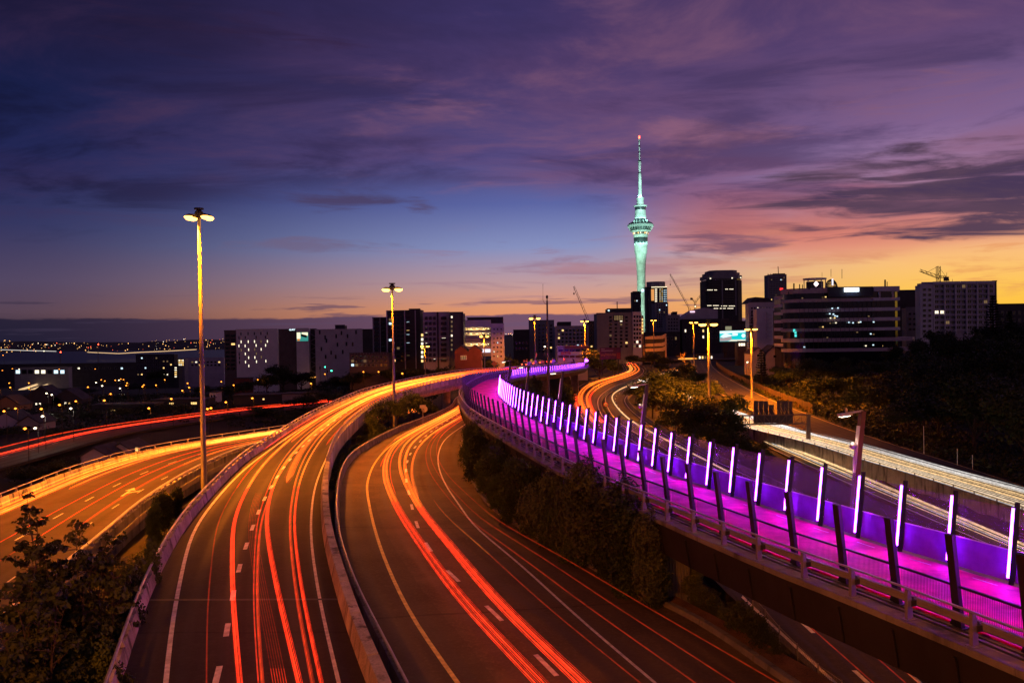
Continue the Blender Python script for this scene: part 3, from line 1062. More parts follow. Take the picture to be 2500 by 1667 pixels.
def rail(label, Lx, side, off, z0, h, post_step=2.5, r=0.07, pw=0.16, d0=0.0, d1=None, m_=galv, name='guard_rail', two=False, taper_post=True, group=None):
    """steel tube rail on short posts, standing on a wall top"""
    d1 = d1 or Lx.L
    root = thing(name, label, 'guard rail', Lx.at(d0), group)
    n = max(3, int((d1 - d0) / 1.5))
    up = Vector((0, 0, 1))
    path = [Lx.at(q) + Lx.nrm(q) * side * off + up * (z0 + h) for q in sub(Lx, d0, d1, n)]
    MB().tube(path, r, 8).obj('rail_tube', m_, root, sm=True)
    if two:
        MB().tube([p - up * h * 0.5 for p in path], r * 0.6, 6).obj('rail_tube', m_, root, sm=True)
    pm = MB()
    pm.prism([(-pw * 0.75, 0), (pw * 0.9, 0), (pw * 0.5, h - r * 0.6), (-pw * 0.2, h - r * 0.6)], -0.05, 0.05)
    pme = pm.mesh('rail_post', m_)
    d = d0 + post_step * 0.5
    while d < d1:
        p = Lx.at(d) + Lx.nrm(d) * side * off + up * z0
        t = Lx.tan(d)
        inst('rail_post', pme, root, p, (0, 0, math.atan2(-t.x, t.y) + (0 if side > 0 else math.pi)))
        d += post_step
    return root


A_Lx = A_L.L
barrier('long pale concrete wall along the left side of the ramp road', A_L, -1, 0.65, 0.3, 4.0, concrete)
rail('yellow lit steel tube rail on the ramp road\'s left concrete wall', A_L, -1, 0.18, 0.65, 0.34, 1.9, 0.065)
nearR = next(s for s in np.arange(0, A_R.L, 0.5) if A_R.at(s).y > 71)
barrier('solid near wall right of the ramp road with bright yellow face and coping', A_R, 1, 0.76, 0.52, 4.5, concrete, 0.0, nearR)
barrier('far right hand concrete wall of the ramp road curving above the bridge pier', A_R, 1, 0.7, 0.32, 4.0, concrete, nearR, None, 0.9)
rail('open steel rail with close posts along the far right hand wall of the ramp road', A_R, 1, 0.18, 0.7, 0.5, 1.7, 0.055, 0.18, nearR)
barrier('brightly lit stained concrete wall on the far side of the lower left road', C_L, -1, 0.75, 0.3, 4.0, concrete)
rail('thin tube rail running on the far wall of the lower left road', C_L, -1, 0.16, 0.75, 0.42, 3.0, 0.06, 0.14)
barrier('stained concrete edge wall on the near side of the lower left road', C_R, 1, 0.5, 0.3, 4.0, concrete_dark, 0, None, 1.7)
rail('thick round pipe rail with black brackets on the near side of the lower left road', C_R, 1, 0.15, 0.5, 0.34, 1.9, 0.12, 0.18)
barrier('low grey concrete kerb wall with orange pipe along the left of the middle road', B_L, -1, 0.65, 0.3, 3.0, concrete_dark, 0, B_L.L - 30)
rail('orange lit pipe on top of the low wall left of the middle road', B_L, -1, 0.15, 0.65, 0.12, 3.0, 0.055, 0.08, 0, B_L.L - 30)
barrier('dark kerb along the right edge of the middle road', B_R, 1, 0.22, 0.3, 4.0, concrete_dark, 0, 150, 0.3, 0.03, 'kerb', 'road_kerb', piece='kerb_stone')
barrier('orange stained retaining wall between the two levels of the motorway', G_L, -1, 0.75, 0.35, 6.0, concrete, 0, None, 2.4, 0.06, 'retaining wall', 'retaining_wall')
rail('steel rail on top of the motorway retaining wall', G_L, -1, 0.18, 0.75, 0.3, 4.0, 0.05, 0.1)
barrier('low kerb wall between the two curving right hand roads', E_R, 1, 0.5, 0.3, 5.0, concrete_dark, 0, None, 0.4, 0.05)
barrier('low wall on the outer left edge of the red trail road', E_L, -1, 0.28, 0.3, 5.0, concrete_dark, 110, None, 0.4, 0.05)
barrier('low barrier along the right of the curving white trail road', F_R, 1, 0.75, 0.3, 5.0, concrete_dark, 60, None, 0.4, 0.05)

# viaduct bodies
def viaduct(label, Lf, Rt, depth, t0, t1, over=0.5, inset=1.2, piers=(), gap=0.26, n=90):
    root = thing('viaduct', label, 'viaduct', Lf.at(Lf.L * t0))
    secs, secs2 = [], []
    for i in range(n):
        t = t0 + (t1 - t0) * i / (n - 1)
        p, q = Lf.at(Lf.L * t), Rt.at(Rt.L * t)
        v = (q - p)
        v.z = 0
        v.normalize()
        u = Vector((0, 0, 1))
        a, b = p - v * over - u * gap, q + v * over - u * gap
        secs.append([a, b, b - u * 0.55, a - u * 0.55])
        a2, b2 = p + v * inset - u * (gap + 0.55), q - v * inset - u * (gap + 0.55)
        secs2.append([a2, b2, b2 - u * depth - v * 0.4, a2 - u * depth + v * 0.4])
    MB().loft(secs).obj('deck_slab', concrete_deck, root)
    MB().loft(secs2).obj('girder', concrete, root)
    for t in piers:
        p, q = Lf.at(Lf.L * t), Rt.at(Rt.L * t)
        c = (p + q) / 2
        g_ = gz(c.x, c.y) - 0.5
        MB().lathe((c.x, c.y, 0), [(0.85, g_), (0.85, c.z - 0.8 - depth)], 14).obj('pier', concrete, root, sm=False)
    return root


viaduct('concrete ramp viaduct with a pier crossing over the middle road', A_L, A_R, 1.1, 0.42, 0.95, 0.4, 1.0, tuple(next(i / 400 for i in range(400) if A_L.at(A_L.L * i / 400).y > y_) for y_ in (118, 146, 172)))
viaduct('low concrete viaduct under the lower left road', C_L, C_R, 0.8, 0.0, 1.0, 0.4, 1.0, (0.3, 0.45, 0.6, 0.75))

# ------------------------------------------------------------------ the violet cycle path
path_L, path_R = PC.offset(-PW, 0, 1.0), PC.offset(PW, 0, 1.0)
mb = MB()
secs = []
npc = 190
for i in range(npc):
    d = PC.L * i / (npc - 1)
    p, nn = PC.at(d), PC.nrm(d)
    u = Vector((0, 0, 1))
    a, b = p - nn * (PW - 0.14), p + nn * (PW - 0.14)
    secs.append([a + u * 0.04, b + u * 0.04, b - u * 0.02, a - u * 0.02])
cyc = tag(mb.loft(secs).obj('cycle_path', path_m), kind='structure')
# path seams: thin white lane marks
seam = PC.samples(150)
bridge = thing('footbridge', 'long curving steel and concrete bridge deck carrying the pink cycle path', 'bridge', PC.at(10))
sl1, sl2, kb = [], [], []
for i in range(npc):
    d = PC.L * i / (npc - 1)
    p, nn = PC.at(d), PC.nrm(d)
    u = Vector((0, 0, 1))
    a, b = p - nn * (PW + 0.95), p + nn * (PW + 0.5)
    sl1.append([a - u * 0.03, b - u * 0.03, b - u * 0.48, a - u * 0.22])
    a, b = p - nn * (PW + 0.82), p + nn * (PW + 0.3)
    sl2.append([a - u * 0.2, b - u * 0.46, b - u * 1.65 - nn * 0.9, a - u * 1.65 + nn * 0.25])
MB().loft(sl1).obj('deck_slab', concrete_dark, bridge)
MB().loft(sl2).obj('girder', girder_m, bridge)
for d in np.arange(6, 150, 2.2):
    p, nn = PC.at(d), PC.nrm(d)
    MB().beam(p - nn * (PW + 0.84) - Vector((0, 0, 0.46)), p - nn * (PW + 0.64) - Vector((0, 0, 1.6)), 0.09, 0.05).obj('stiffener', girder_m, bridge)
for y_, shift, wide in ((38.5, -1.9, 1.7), (62, 0.6, 2.0), (92, 0.9, 2.0), (124, 1.2, 1.6), (150, 1.2, 1.6), (182, 0.5, 2.2), (214, 0, 2.2), (258, 0, 2.2)):
    d = next(s for s in np.arange(5, PC.L, 0.25) if PC.at(s).y > y_)
    t, nn = PC.tan(d), PC.nrm(d)
    p = PC.at(d) + nn * shift
    gb = gz(p.x, p.y) - 0.4
    hz = p.z - 1.6 - gb
    pb = MB().box((p.x, p.y, gb + hz / 2), (wide, 1.2, hz), math.atan2(-t.x, t.y))
    for k in range(11):
        q = p + nn * (-wide / 2 + 0.08 + (wide - 0.16) * k / 10) - t * 0.62
        pb.box((q.x, q.y, gb + hz / 2 - 0.05), (wide / 22, 0.08, hz - 0.1), math.atan2(-t.x, t.y))
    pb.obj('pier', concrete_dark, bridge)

STEP = 2.2
nst = int((PC.L - 1) / STEP)
LEAN = R(7)


def fence_h(d):
    y = PC.at(d).y
    return 2.6 - 0.65 * float(sst(y, 90, 170))


# left: black posts, hand rail at half height and a wire panel under it
lf = thing('post_fence', 'black leaning post fence with wire infill on the left side of the pink path', 'fence', path_L.at(10))
up = Vector((0, 0, 1))
pmb = MB()
pmb.box((0, 0, 1.3), (0.13, 0.24, 2.6))
pmb.box((0, 0, 0.012), (0.34, 0.4, 0.024))
pmb.add([(-0.02, 0.12, 0.02), (0.02, 0.12, 0.02), (0.02, 0.3, 0.02), (-0.02, 0.3, 0.02), (-0.02, 0.12, 0.45), (0.02, 0.12, 0.45)],
        [(0, 1, 2, 3), (0, 4, 5, 1), (3, 2, 5, 4), (0, 3, 4), (1, 5, 2)])
post_me = pmb.mesh('post', black_m)
wmb = MB()
for k in range(40):
    x = -1.04 + 2.08 * k / 39
    wmb.box((x, 0, 0.62), (0.007, 0.007, 1.0))
for z in (0.12, 1.12):
    wmb.box((0, 0, z), (2.1, 0.016, 0.02))
wire_me = wmb.mesh('wire_panel', dark_m)
rmb = MB()
rmb.box((0, 0, 0), (2.16, 0.06, 0.06))
hr_me = rmb.mesh('hand_rail', black_m)
lc, rc = [], []
for k in range(nst + 1):
    d = k * STEP
    lc.append(PC.at(d) - PC.nrm(d) * PW)
    rc.append(PC.at(d) + PC.nrm(d) * PW)
vis0 = next(k for k in range(nst) if lc[k].y > 10)
for k in range(vis0, nst + 1):
    d = k * STEP
    t = PC.tan(d)
    rz = math.atan2(-t.x, t.y)
    inst('post', post_me, lf, lc[k], Matrix.Rotation(rz, 4, 'Z').to_euler() if False else (Matrix.Rotation(rz, 3, 'Z') @ Matrix.Rotation(-LEAN, 3, 'Y')).to_euler(), (1, 1, fence_h(d) / 2.6))
    if k < nst:
        a, b = lc[k], lc[k + 1]
        c = (a + b) / 2
        v = b - a
        rzb = math.atan2(v.y, v.x)
        sl = v.length / STEP
        inst('hand_rail', hr_me, lf, c + up * 1.16 + PC.nrm(d) * 0.04 - PC.nrm(d) * 0.14, (0, 0, rzb), (sl, 1, 1))
        inst('wire_panel', wire_me, lf, c + PC.nrm(d) * 0.10, (0, 0, rzb), (sl, 1, 1))

# right: dark posts with a lit strip on the path side and glass between
rf = thing('light_fence', 'glass fence with glowing violet light strips on the right side of the pink path', 'fence', path_R.at(10))
pm2 = MB().box((0.04, 0, 1.3), (0.16, 0.07, 2.6)).box((-0.07, 0, 1.3), (0.06, 0.045, 2.3)).mesh('post', black_m)
led = MB().box((-0.13, 0, 1.32), (0.06, 0.055, 2.2)).mesh('light_strip', led_m)
gl1 = MB().box((0, 0, 0.55), (2.06, 0.014, 0.98)).mesh('glass_panel', panel_frost)
gl2 = MB().box((0, 0, 1.72), (2.06, 0.014, 1.3)).mesh('glass_panel', panel_clear)
trm = MB().box((0, 0, 0), (2.1, 0.03, 0.03)).mesh('glass_trim', mat('violet_trim', (0.5, 0.45, 0.5), 0.4, 0.4))
for k in range(vis0, nst + 1):
    d = k * STEP
    t = PC.tan(d)
    rz = math.atan2(-t.x, t.y)
    rm = Matrix.Rotation(rz, 3, 'Z') @ Matrix.Rotation(LEAN, 3, 'Y')
    hs = fence_h(d) / 2.6
    pst = inst('post', pm2, rf, rc[k], rm.to_euler(), (1, 1, hs))
    ls = link(bpy.data.objects.new('light_strip', led))
    ls.parent = pst
    al_ = bpy.data.lights.get('strip_light')
    if al_ is None:
        al_ = bpy.data.lights.new('strip_light', 'AREA')
        al_.shape, al_.size, al_.size_y, al_.energy, al_.color = 'RECTANGLE', 0.05, 2.2, 78.0, (0.40, 0.004, 1.0)
        al2 = al_.copy()
        al2.energy = 150.0
    for dat, x_, a_ in ((al_, -0.17, math.pi / 2), (al2, -0.17, -math.pi / 2)):
        lo = link(bpy.data.objects.new('strip_light', dat))
        lo.parent = pst
        lo.location = (x_, 0, 1.32)
        lo.rotation_euler = (math.pi / 2, 0, a_)
    if k < nst:
        a, b = rc[k], rc[k + 1]
        c = (a + b) / 2
        v = b - a
        rzb = math.atan2(v.y, v.x)
        rm2 = Matrix.Rotation(rzb, 3, 'Z') @ Matrix.Rotation(LEAN, 3, 'X')
        off = Vector(PC.nrm(d)) * 0.12
        inst('glass_panel', gl1, rf, c + off, rm2.to_euler(), (v.length / STEP, 1, hs))
        inst('glass_panel', gl2, rf, c + off, rm2.to_euler(), (v.length / STEP, 1, hs))
        lean_off = Vector(PC.nrm(d)) * math.sin(LEAN)
        inst('glass_trim', trm, rf, c + off + lean_off * 1.05 * hs + up * 1.045 * hs, (0, 0, rzb), (v.length / STEP, 1, 1))

# outer guard rail on the slab edge
gr = thing('guard_rail', 'low box beam guard rail with thin top pipe outside the black post fence', 'guard rail', path_L.at(10))
gp = MB()
gp.prism([(-0.07, 0), (0.14, 0), (0.05, 0.86), (-0.07, 0.86)], -0.055, 0.055)
gp.box((0.02, 0, 0.01), (0.34, 0.26, 0.02))
gp_me = gp.mesh('rail_post', galv_dull)
gbm = MB().box((0, 0, 0), (2.14, 0.12, 0.2)).mesh('box_beam', galv_dull)
gbr = MB().box((0.16, 0, 0.46), (0.2, 0.16, 0.16)).mesh('bracket', dark_m)
tp = []
for k in range(vis0, nst + 1):
    d = k * STEP + 1.1
    p = PC.at(d) - PC.nrm(d) * (PW + 0.72)
    t = PC.tan(d)
    rz = math.atan2(-t.x, t.y)
    inst('rail_post', gp_me, gr, p - up * 0.03, (0, 0, rz))
    inst('bracket', gbr, gr, p - up * 0.03, (0, 0, rz))
    p2 = PC.at(d + STEP) - PC.nrm(d + STEP) * (PW + 0.72)
    if k < nst - 1:
        c = (p + p2) / 2 + PC.nrm(d) * 0.3
        v = p2 - p
        inst('box_beam', gbm, gr, c + up * 0.47, (0, 0, math.atan2(v.y, v.x)), (v.length / STEP, 1, 1))
    tp += [p + up * 0.85, (p + p2) / 2 + up * 0.85]
MB().tube(tp, 0.035, 6).obj('top_pipe', galv, gr, sm=True)
dr_ = MB()
for s_, zz_ in ((-0.2, 0.03), (-0.45, 0.03)):
    dr_.tube([PC.at(d) - PC.nrm(d) * (PW - s_ * 1) + up * zz_ for d in np.arange(vis0 * STEP, PC.L, 2.0)], 0.03, 4)
dr_.obj('cable_duct', dark_m, gr)

# white dashes on the path deck along its right side
dashes(cyc, [PC.at(d) + PC.nrm(d) * 1.75 + up * 0.045 for d in np.arange(8, PC.L, 1.5)], 0.05, 0.9, 1.6, lift=0.004)
# leaning lamp posts on the outer side of the light fence
lampg = 'leaning lamp posts along the right side of the path'
LPX = [(2097, 'leaning lamp post nearest the camera with a pale face plate and ball camera', 1), (1557, 'second leaning lamp post along the path with a bracket camera', 1),
       (1355, 'slim leaning lamp post third along the path, beside the tall camera mast', 0), (1276, 'leaning lamp post fourth along the path, over the olive bushes', 0), (1253, 'leaning lamp post at the inside start of the path bend', 0)]
wsrc = emit('path_lamp_lens', (1.0, 0.9, 0.65), 9.0)
faceplate = mat('pale_plate', (0.5, 0.48, 0.4), 0.5, var=0.1)
for px, lab, cams in LPX:
    if px == 1253:
        d = 112
    else:
        d = min(np.arange(20, 130, 0.25), key=lambda q: abs((PC.at(q) + PC.nrm(q) * 2.75 - Vector((0, 0, EYE))).x * 2000 / PC.at(q).y + 1250 - px))
    p = PC.at(d) + PC.nrm(d) * 2.75
    t, nn = PC.tan(d), PC.nrm(d)
    rz = math.atan2(-t.x, t.y)
    root = thing('path_lamp', lab, 'lamp post', p, lampg)
    tilt = nn * 0.14 + up
    tilt.normalize()
    top = p + tilt * 4.9
    MB().beam(p - up * 0.3, top, 0.2, 0.2, upd=nn).obj('post', dark_m if not cams or px < 2000 else mat('copper_post', (0.1, 0.05, 0.025), 0.6, 0.1, var=0.2), root)
    fp = MB().beam(p + tilt * 2.4 - nn * 0.12, p + tilt * 4.3 - nn * 0.12, 0.18, 0.03, upd=nn).obj('face_plate', faceplate, root)
    arm = MB().beam(top, top - nn * 0.75 - up * 0.06, 0.1, 0.06).obj('arm', galv, root)
    hd = MB().beam(top - nn * 0.6 - up * 0.09, top - nn * 1.15 - up * 0.13, 0.26, 0.1).obj('lamp_head', galv, root)
    MB().beam(top - nn * 0.68 - up * 0.155, top - nn * 1.08 - up * 0.195, 0.2, 0.02).obj('lens', wsrc, hd)
    MB().lathe(top - nn * 0.8 - up * 0.03, [(0.05, 0), (0.06, 0.1), (0.03, 0.18)], 8).obj('photocell', galv, hd)
    if cams:
        cp = p + tilt * 3.5 - nn * 0.3
        MB().lathe(cp - up * 0.15, [(0.02, 0), (0.12, 0.06), (0.15, 0.16), (0.12, 0.26), (0.04, 0.3)], 10).obj('camera_dome', galv, root, sm=True)
    lamp(root, top - nn * 0.9 - up * 0.35, 260, (1.0, 0.82, 0.6), 0.12, R(140), p - nn * 2.0, 0.8)
# ------------------------------------------------------------------ tall floodlight masts over the motorway
mast_bowl = MB()
mast_bowl.lathe((0, 0, 0), [(0.16, -0.42), (0.42, -0.34), (0.6, -0.08), (0.42, 0.06)], 10)
bowl_me = mast_bowl.mesh('lamp_bowl', sod_e, sm=True)
hood_me = MB().lathe((0, 0, 0), [(0.46, 0.03), (0.4, 0.16), (0.16, 0.3)], 10).mesh('lamp_hood', dark_m, sm=True)
MASTS = [  # top px, base px and level, watts, base radius, label
    ((488, 530), (498, 1156, -14.4), 190000, 0.32, 'tallest floodlight mast, standing between the lower left road and the ramp'),
    ((954, 706), (963, 1025, -13.2), 24000, 0.26, 'floodlight mast rising from the bushes between the ramp and the middle road'),
    ((1303.5, 777), (1308, 950, -16.5), 9000, 0.3, 'floodlight mast behind the red traffic signals at the end of the ramp'),
    ((1427, 784), (1429, 905, -15.5), 90000, 0.3, 'floodlight mast over the round lit hedge trees'),
    ((1181.5, 821), (1184, 935, -17), 7000, 0.28, 'short looking floodlight mast in front of the lit white block'),
    ((1036.5, 845), (1039, 945, -19), 9000, 0.28, 'small floodlight mast before the balcony apartment tower'),
    ((1595, 782), (1597, 880, -16.5), 9000, 0.28, 'floodlight mast right of the pale green tower foot'),
    ((1693, 787), (1695, 917, -17), 24000, 0.3, 'slim floodlight mast beside the orange bare tree'),
    ((1734.5, 791), (1732, 1012, -18.2), 95000, 0.36, 'thick floodlight mast in the bushes left of the sign gantry'),
    ((1836.5, 803), (1836, 968, -17.5), 150000, 0.32, 'floodlight mast in front of the glowing turquoise billboard'),
]
MASTS.append((None, (-20, -10, 12.0), 50000, 0.43, 'floodlight mast beside the road bridge the photograph is taken from'))
MASTS.append((None, (36, 20, 12.0), 18000, 0.43, 'floodlight mast on the right of the path, outside the picture'))
for tp_, bp_, watt, r0, lab in MASTS:
    bx_ = bp_[0]
    if tp_ is None:
        base, top = Vector((bp_[0], bp_[1], EYE - 19)), EYE + bp_[2]
        D = 0
    else:
        (tx, ty), (bx, by, bz) = tp_, bp_
        base = at_z(bx, by, bz)
        base.z = min(base.z, gz(base.x, base.y) + 0.1)
        D = base.y
        top = at_d(tx, ty, D).z
    big = (0.72 if D < 100 else 0.78) if bx_ in (498, 963) else (1.0 if D < 180 else 0.8)
    root = thing('floodlight_mast', lab, 'lamp mast', base, 'floodlight masts along the motorway')
    H = top - base.z
    MB().lathe(base, [(r0 * 1.5, 0), (r0 * 1.5, 0.05), (r0, 0.06), (r0 * 0.72, H * 0.5), (r0 * 0.5, H)], 12).obj('pole', pole_m, root, sm=True)
    rg = MB()
    rg.lathe(base, [(0.35, H - 0.1), (0.45, H), (0.45, H + 0.5), (0.2, H + 0.75), (0.5, H + 0.8), (0.5, H + 0.95)], 12)
    hub = rg.obj('hub', dark_m, root)
    for a in [R(q) for q in (-32, 0, 32, 148, 180, 212)]:
        q = base + Vector((math.cos(a) * 1.45 * big, math.sin(a) * 1.6 * big, H))
        MB().beam(base + Vector((0, 0, H + 0.22)), q + Vector((0, 0, 0.25)), 0.12, 0.1).obj('arm', dark_m, root)
        hd = inst('lamp_hood', hood_me, root, q, (0, 0, 0), (big * 1.1,) * 3)
        b = link(bpy.data.objects.new('lamp_bowl', bowl_me))
        b.parent = hd
    lamp(root, base + Vector((-0.75, 0.1, H - 1.0)), watt, SOD, 0.5, R(142 if r0 == 0.32 and D < 100 and D else (152 if bx_ in (1732, 1836) else 174)), base + Vector((-0.75, 0.1, 0)), 0.75 if r0 == 0.32 and D < 100 and D else 0.2)

# ------------------------------------------------------------------ light drawn along the roads by passing traffic
G_RED, G_RED2, G_REDD = glow('trail_red', (1.0, 0.028, 0.008), 0.85), glow('trail_red_mid', (1.0, 0.04, 0.01), 0.34), glow('trail_red_dim', (1.0, 0.05, 0.012), 0.1)
G_OR, G_OR2, G_ORD = glow('trail_orange', (1.0, 0.15, 0.012), 0.85), glow('trail_orange_mid', (1.0, 0.17, 0.015), 0.42), glow('trail_orange_dim', (1.0, 0.2, 0.02), 0.14)
G_YE, G_WH, G_WH2 = glow('trail_yellow', (1.0, 0.4, 0.06), 0.7), glow('trail_white', (1.0, 0.64, 0.3), 0.5), glow('trail_cool', (0.9, 0.85, 0.8), 0.38)
G_WH3 = glow('trail_cream', (1.0, 0.75, 0.5), 0.4)
G_HALO = glow('trail_halo', (1.0, 0.07, 0.01), 0.055)
BR = {3: (G_RED, G_OR, G_OR, G_RED2), 2: (G_RED2, G_OR2, G_OR2, G_RED2), 1: (G_REDD, G_RED2, G_OR2, G_REDD), 0: (G_REDD, G_REDD, G_ORD), 4: (G_OR2, G_OR, G_OR2, G_RED2), 5: (G_RED, G_RED, G_RED2), 6: (G_REDD, G_REDD, G_RED2, G_RED2)}


def trail(label, P, r, mats, group, taper=True):
    """one lamp's path: a thin glowing line 0.7 m above the road"""
    P = Line(P, 1, 0)
    n = max(6, min(90, int(P.L / 2.5)))
    pts = [P.at(P.L * i / (n - 1)) for i in range(n)]
    rad = [r * (0.25 + 0.0072 * min(190, p.y)) for p in pts]
    rad[0] *= 0.3
    rad[-1] *= 0.3
    mb = MB()
    k = len(mats)
    cuts = [int((n - 1) * i / k) for i in range(k + 1)]
    for i in range(k):
        seg, rs_g = pts[cuts[i]:cuts[i + 1] + 1], rad[cuts[i]:cuts[i + 1] + 1]
        layered = r > .06 and any('red' in q.name or 'orange' in q.name for q in mats)
        mb.tube(seg, [q * (.55 if layered else 1) for q in rs_g], 5, i, cap=False)
        if layered:
            sd = [P.nrm(P.L * j / (n - 1)) for j in range(cuts[i], cuts[i + 1] + 1)]
            for o_, f_ in ((1.15, .2), (-1.0, .24), (1.9, .12)):
                mb.tube([a_ + b_ * c_ * o_ + Vector((0, 0, .06 * o_)) for a_, b_, c_ in zip(seg, sd, rs_g)], [q * f_ for q in rs_g], 4, i, cap=False)
    warm = any('red' in q.name or 'orange' in q.name for q in mats)
    if warm and r > .06:
        for f_, s_ in ((1.25, 0), (2.0, 1)):
            mb.tube([q + Vector((0, 0, -.03 * s_)) for q in pts], [q * f_ for q in rad], 6, k, cap=False)
    o = mb.obj('light_trail', list(mats) + [G_HALO])
    tag(o, label, 'light trail', group)
    return o


def road_trail(Lf, Rt, knots, r, mats, label, group, dz=0.6, lines=1, spread=0.012, wob=0.0):
    t0, t1 = knots[0][0], knots[-1][0]
    f = prof(*knots)
    xs = np.linspace(t0, t1, 90)
    us = np.array([f(x) for x in xs])
    ker = np.ones(15) / 15
    us = np.convolve(np.pad(us, 7, mode='edge'), ker, 'valid')
    P = []
    for x, u in zip(xs, us):
        P.append(Lf.at(Lf.L * x).lerp(Rt.at(Rt.L * x), u) + up * dz)
    trail(label, P, r, mats, group)


gA, gB, gC = 'light trails on the ramp road', 'light trails on the middle road', 'light trails on the lower left road'
TA = [
    ('faint red light trail nearest the left edge line of the ramp road', [(.02, .25), (.09, .24), (.19, .21), (.3, .11), (.46, .1), (.8, .14)], .06, 1),
    ('bright red and orange light trail crossing a lane dash left of the ramp\'s middle', [(.02, .46), (.09, .42), (.19, .32), (.3, .22), (.46, .2), (.8, .25)], .115, 3),
    ('fine red light trail just right of the bright one on the ramp', [(.02, .47), (.09, .44), (.19, .335), (.3, .24), (.46, .24), (.8, .28)], .035, 2),
    ('thin red light trail left of the ramp\'s crossing bundle', [(.02, .52), (.09, .53), (.19, .57), (.3, .40), (.46, .42), (.8, .45)], .06, 2),
    ('second thin red light trail in the ramp\'s crossing bundle', [(.02, .54), (.09, .55), (.19, .6), (.3, .52), (.46, .5), (.8, .5)], .07, 2),
    ('bright orange light trail swinging right out of the ramp\'s crossing bundle', [(.02, .82), (.09, .75), (.19, .57), (.3, .5), (.46, .47), (.8, .42)], .11, 3),
    ('broad orange light trail that stops short in the ramp\'s right lane', [(.215, .72), (.3, .57), (.46, .55), (.8, .52)], .24, 4),
    ('thin red light trail right of the short broad one on the ramp', [(.02, .83), (.09, .83), (.19, .83), (.3, .69), (.46, .65), (.8, .62)], .07, 2),
    ('red light trail nearest the right edge line of the ramp', [(.02, .89), (.09, .875), (.19, .86), (.3, .78), (.46, .72), (.8, .7)], .07, 3),
    ('far orange light trail starting halfway along the ramp', [(.3, .31), (.46, .3), (.8, .34)], .09, 4),
    ('far orange light trail hugging the ramp\'s right wall', [(.36, .9), (.5, .85), (.8, .86)], .08, 4),
    ('far red light trail hugging the ramp\'s left wall', [(.28, .03), (.46, .01), (.8, .02)], .08, 2),
    ('far yellow orange light trail in the middle of the ramp bend', [(.33, .62), (.46, .6), (.8, .58)], .11, 4),
    ('dim wide far light trail under the ramp\'s left wall', [(.4, .12), (.55, .07), (.8, .08)], .1, 2),
]
for lab, k, r, b in TA:
    road_trail(A_l, A_r, k, r, BR[b], lab, gA)
for i in range(6):
    o_ = i * .015
    road_trail(A_l, A_r, [(.02, .66 + o_), (.09, .60 + o_), (.14, .51 + o_), (.2, .42 + o_ * 0.8)], .026, (G_RED2, G_REDD, G_REDD),
               ['leftmost', 'second', 'third', 'fourth', 'fifth', 'rightmost'][i] + ' thin red line of the six line bundle on the ramp', gA)
TB = [
    ('leftmost red light trail on the middle road beside the yellow edge line', [(.0, .35), (.09, .315), (.25, .24), (.4, .13), (.6, .13), (.95, .2)], .075, 3),
    ('second red light trail from the yellow edge line of the middle road', [(.0, .39), (.09, .36), (.25, .28), (.4, .17), (.6, .2), (.95, .25)], .08, 3),
    ('dim red light trail third from the yellow edge line of the middle road', [(.25, .32), (.4, .24), (.6, .27), (.95, .33)], .05, 2),
    ('bright red light trail just left of the middle road\'s lane dashes', [(.0, .56), (.09, .51), (.25, .5), (.4, .33), (.6, .3), (.95, .36)], .09, 3),
    ('bright orange red light trail lying over the middle road\'s lane dashes', [(.0, .6), (.09, .55), (.25, .525), (.4, .45), (.6, .42), (.95, .42)], .1, 3),
    ('light trail that crosses from the dashes to the outer lane of the middle road', [(.25, .54), (.4, .62), (.6, .7), (.95, .66)], .085, 4),
    ('red light trail in the outer lane of the middle road', [(.0, 1.2), (.09, 1.08), (.25, .87), (.4, .78), (.6, .75), (.95, .75)], .055, 6),
    ('red light trail outside the white edge line of the middle road', [(.0, 1.7), (.09, 1.45), (.25, 1.13), (.4, .97), (.6, .88), (.95, .85)], .05, 6),
    ('faint red light trail between the two outer ones on the middle road', [(.0, 1.42), (.09, 1.26), (.25, 1.0), (.4, .85), (.6, .82), (.95, .8)], .05, 0),
    ('far orange light trail beside the low wall of the middle road', [(.42, .05), (.6, .06), (.95, .12)], .1, 4),
    ('far yellow light trail second from the low wall of the middle road', [(.45, .14), (.6, .16), (.95, .2)], .09, 4),
    ('faint red light trail near the pole shadows at the near end of the middle road', [(.0, .9), (.09, .82), (.25, .7)], .05, 0),
]
for lab, k, r, b in TB:
    road_trail(B_l, B_r, k, r, BR[b], lab, gB)
rx_ = random.Random(17)
NTH = ['first', 'second', 'third', 'fourth', 'fifth', 'sixth', 'seventh', 'eighth', 'ninth', 'tenth', 'eleventh', 'twelfth']
for i in range(11):
    u = .06 + .86 * i / 10 + rx_.uniform(-.02, .02)
    s_ = rx_.uniform(.26, .42)
    road_trail(A_l, A_r, [(s_, u), (.5, u + rx_.uniform(-.05, .05)), (.8, u + rx_.uniform(-.04, .04))], rx_.choice([.04, .06, .08]), rx_.choice([(G_REDD, G_OR2, G_OR2, G_REDD), (G_ORD, G_OR2, G_RED2), (G_ORD, G_OR, G_OR2, G_REDD)]),
               NTH[i] + ' thin orange light trail across the ramp bend, counted from its left wall', gA)
for i in range(9):
    u = .08 + .8 * i / 8 + rx_.uniform(-.03, .03)
    s_ = rx_.uniform(.3, .5)
    road_trail(B_l, B_r, [(s_, u * .9), (.65, u), (.95, u)], rx_.choice([.04, .055, .07]), rx_.choice([(G_REDD, G_RED2, G_OR2), (G_ORD, G_OR2, G_OR2), (G_REDD, G_RED2, G_RED2)]),
               NTH[i] + ' thin far light trail on the middle road bend, counted from its low wall', gB)
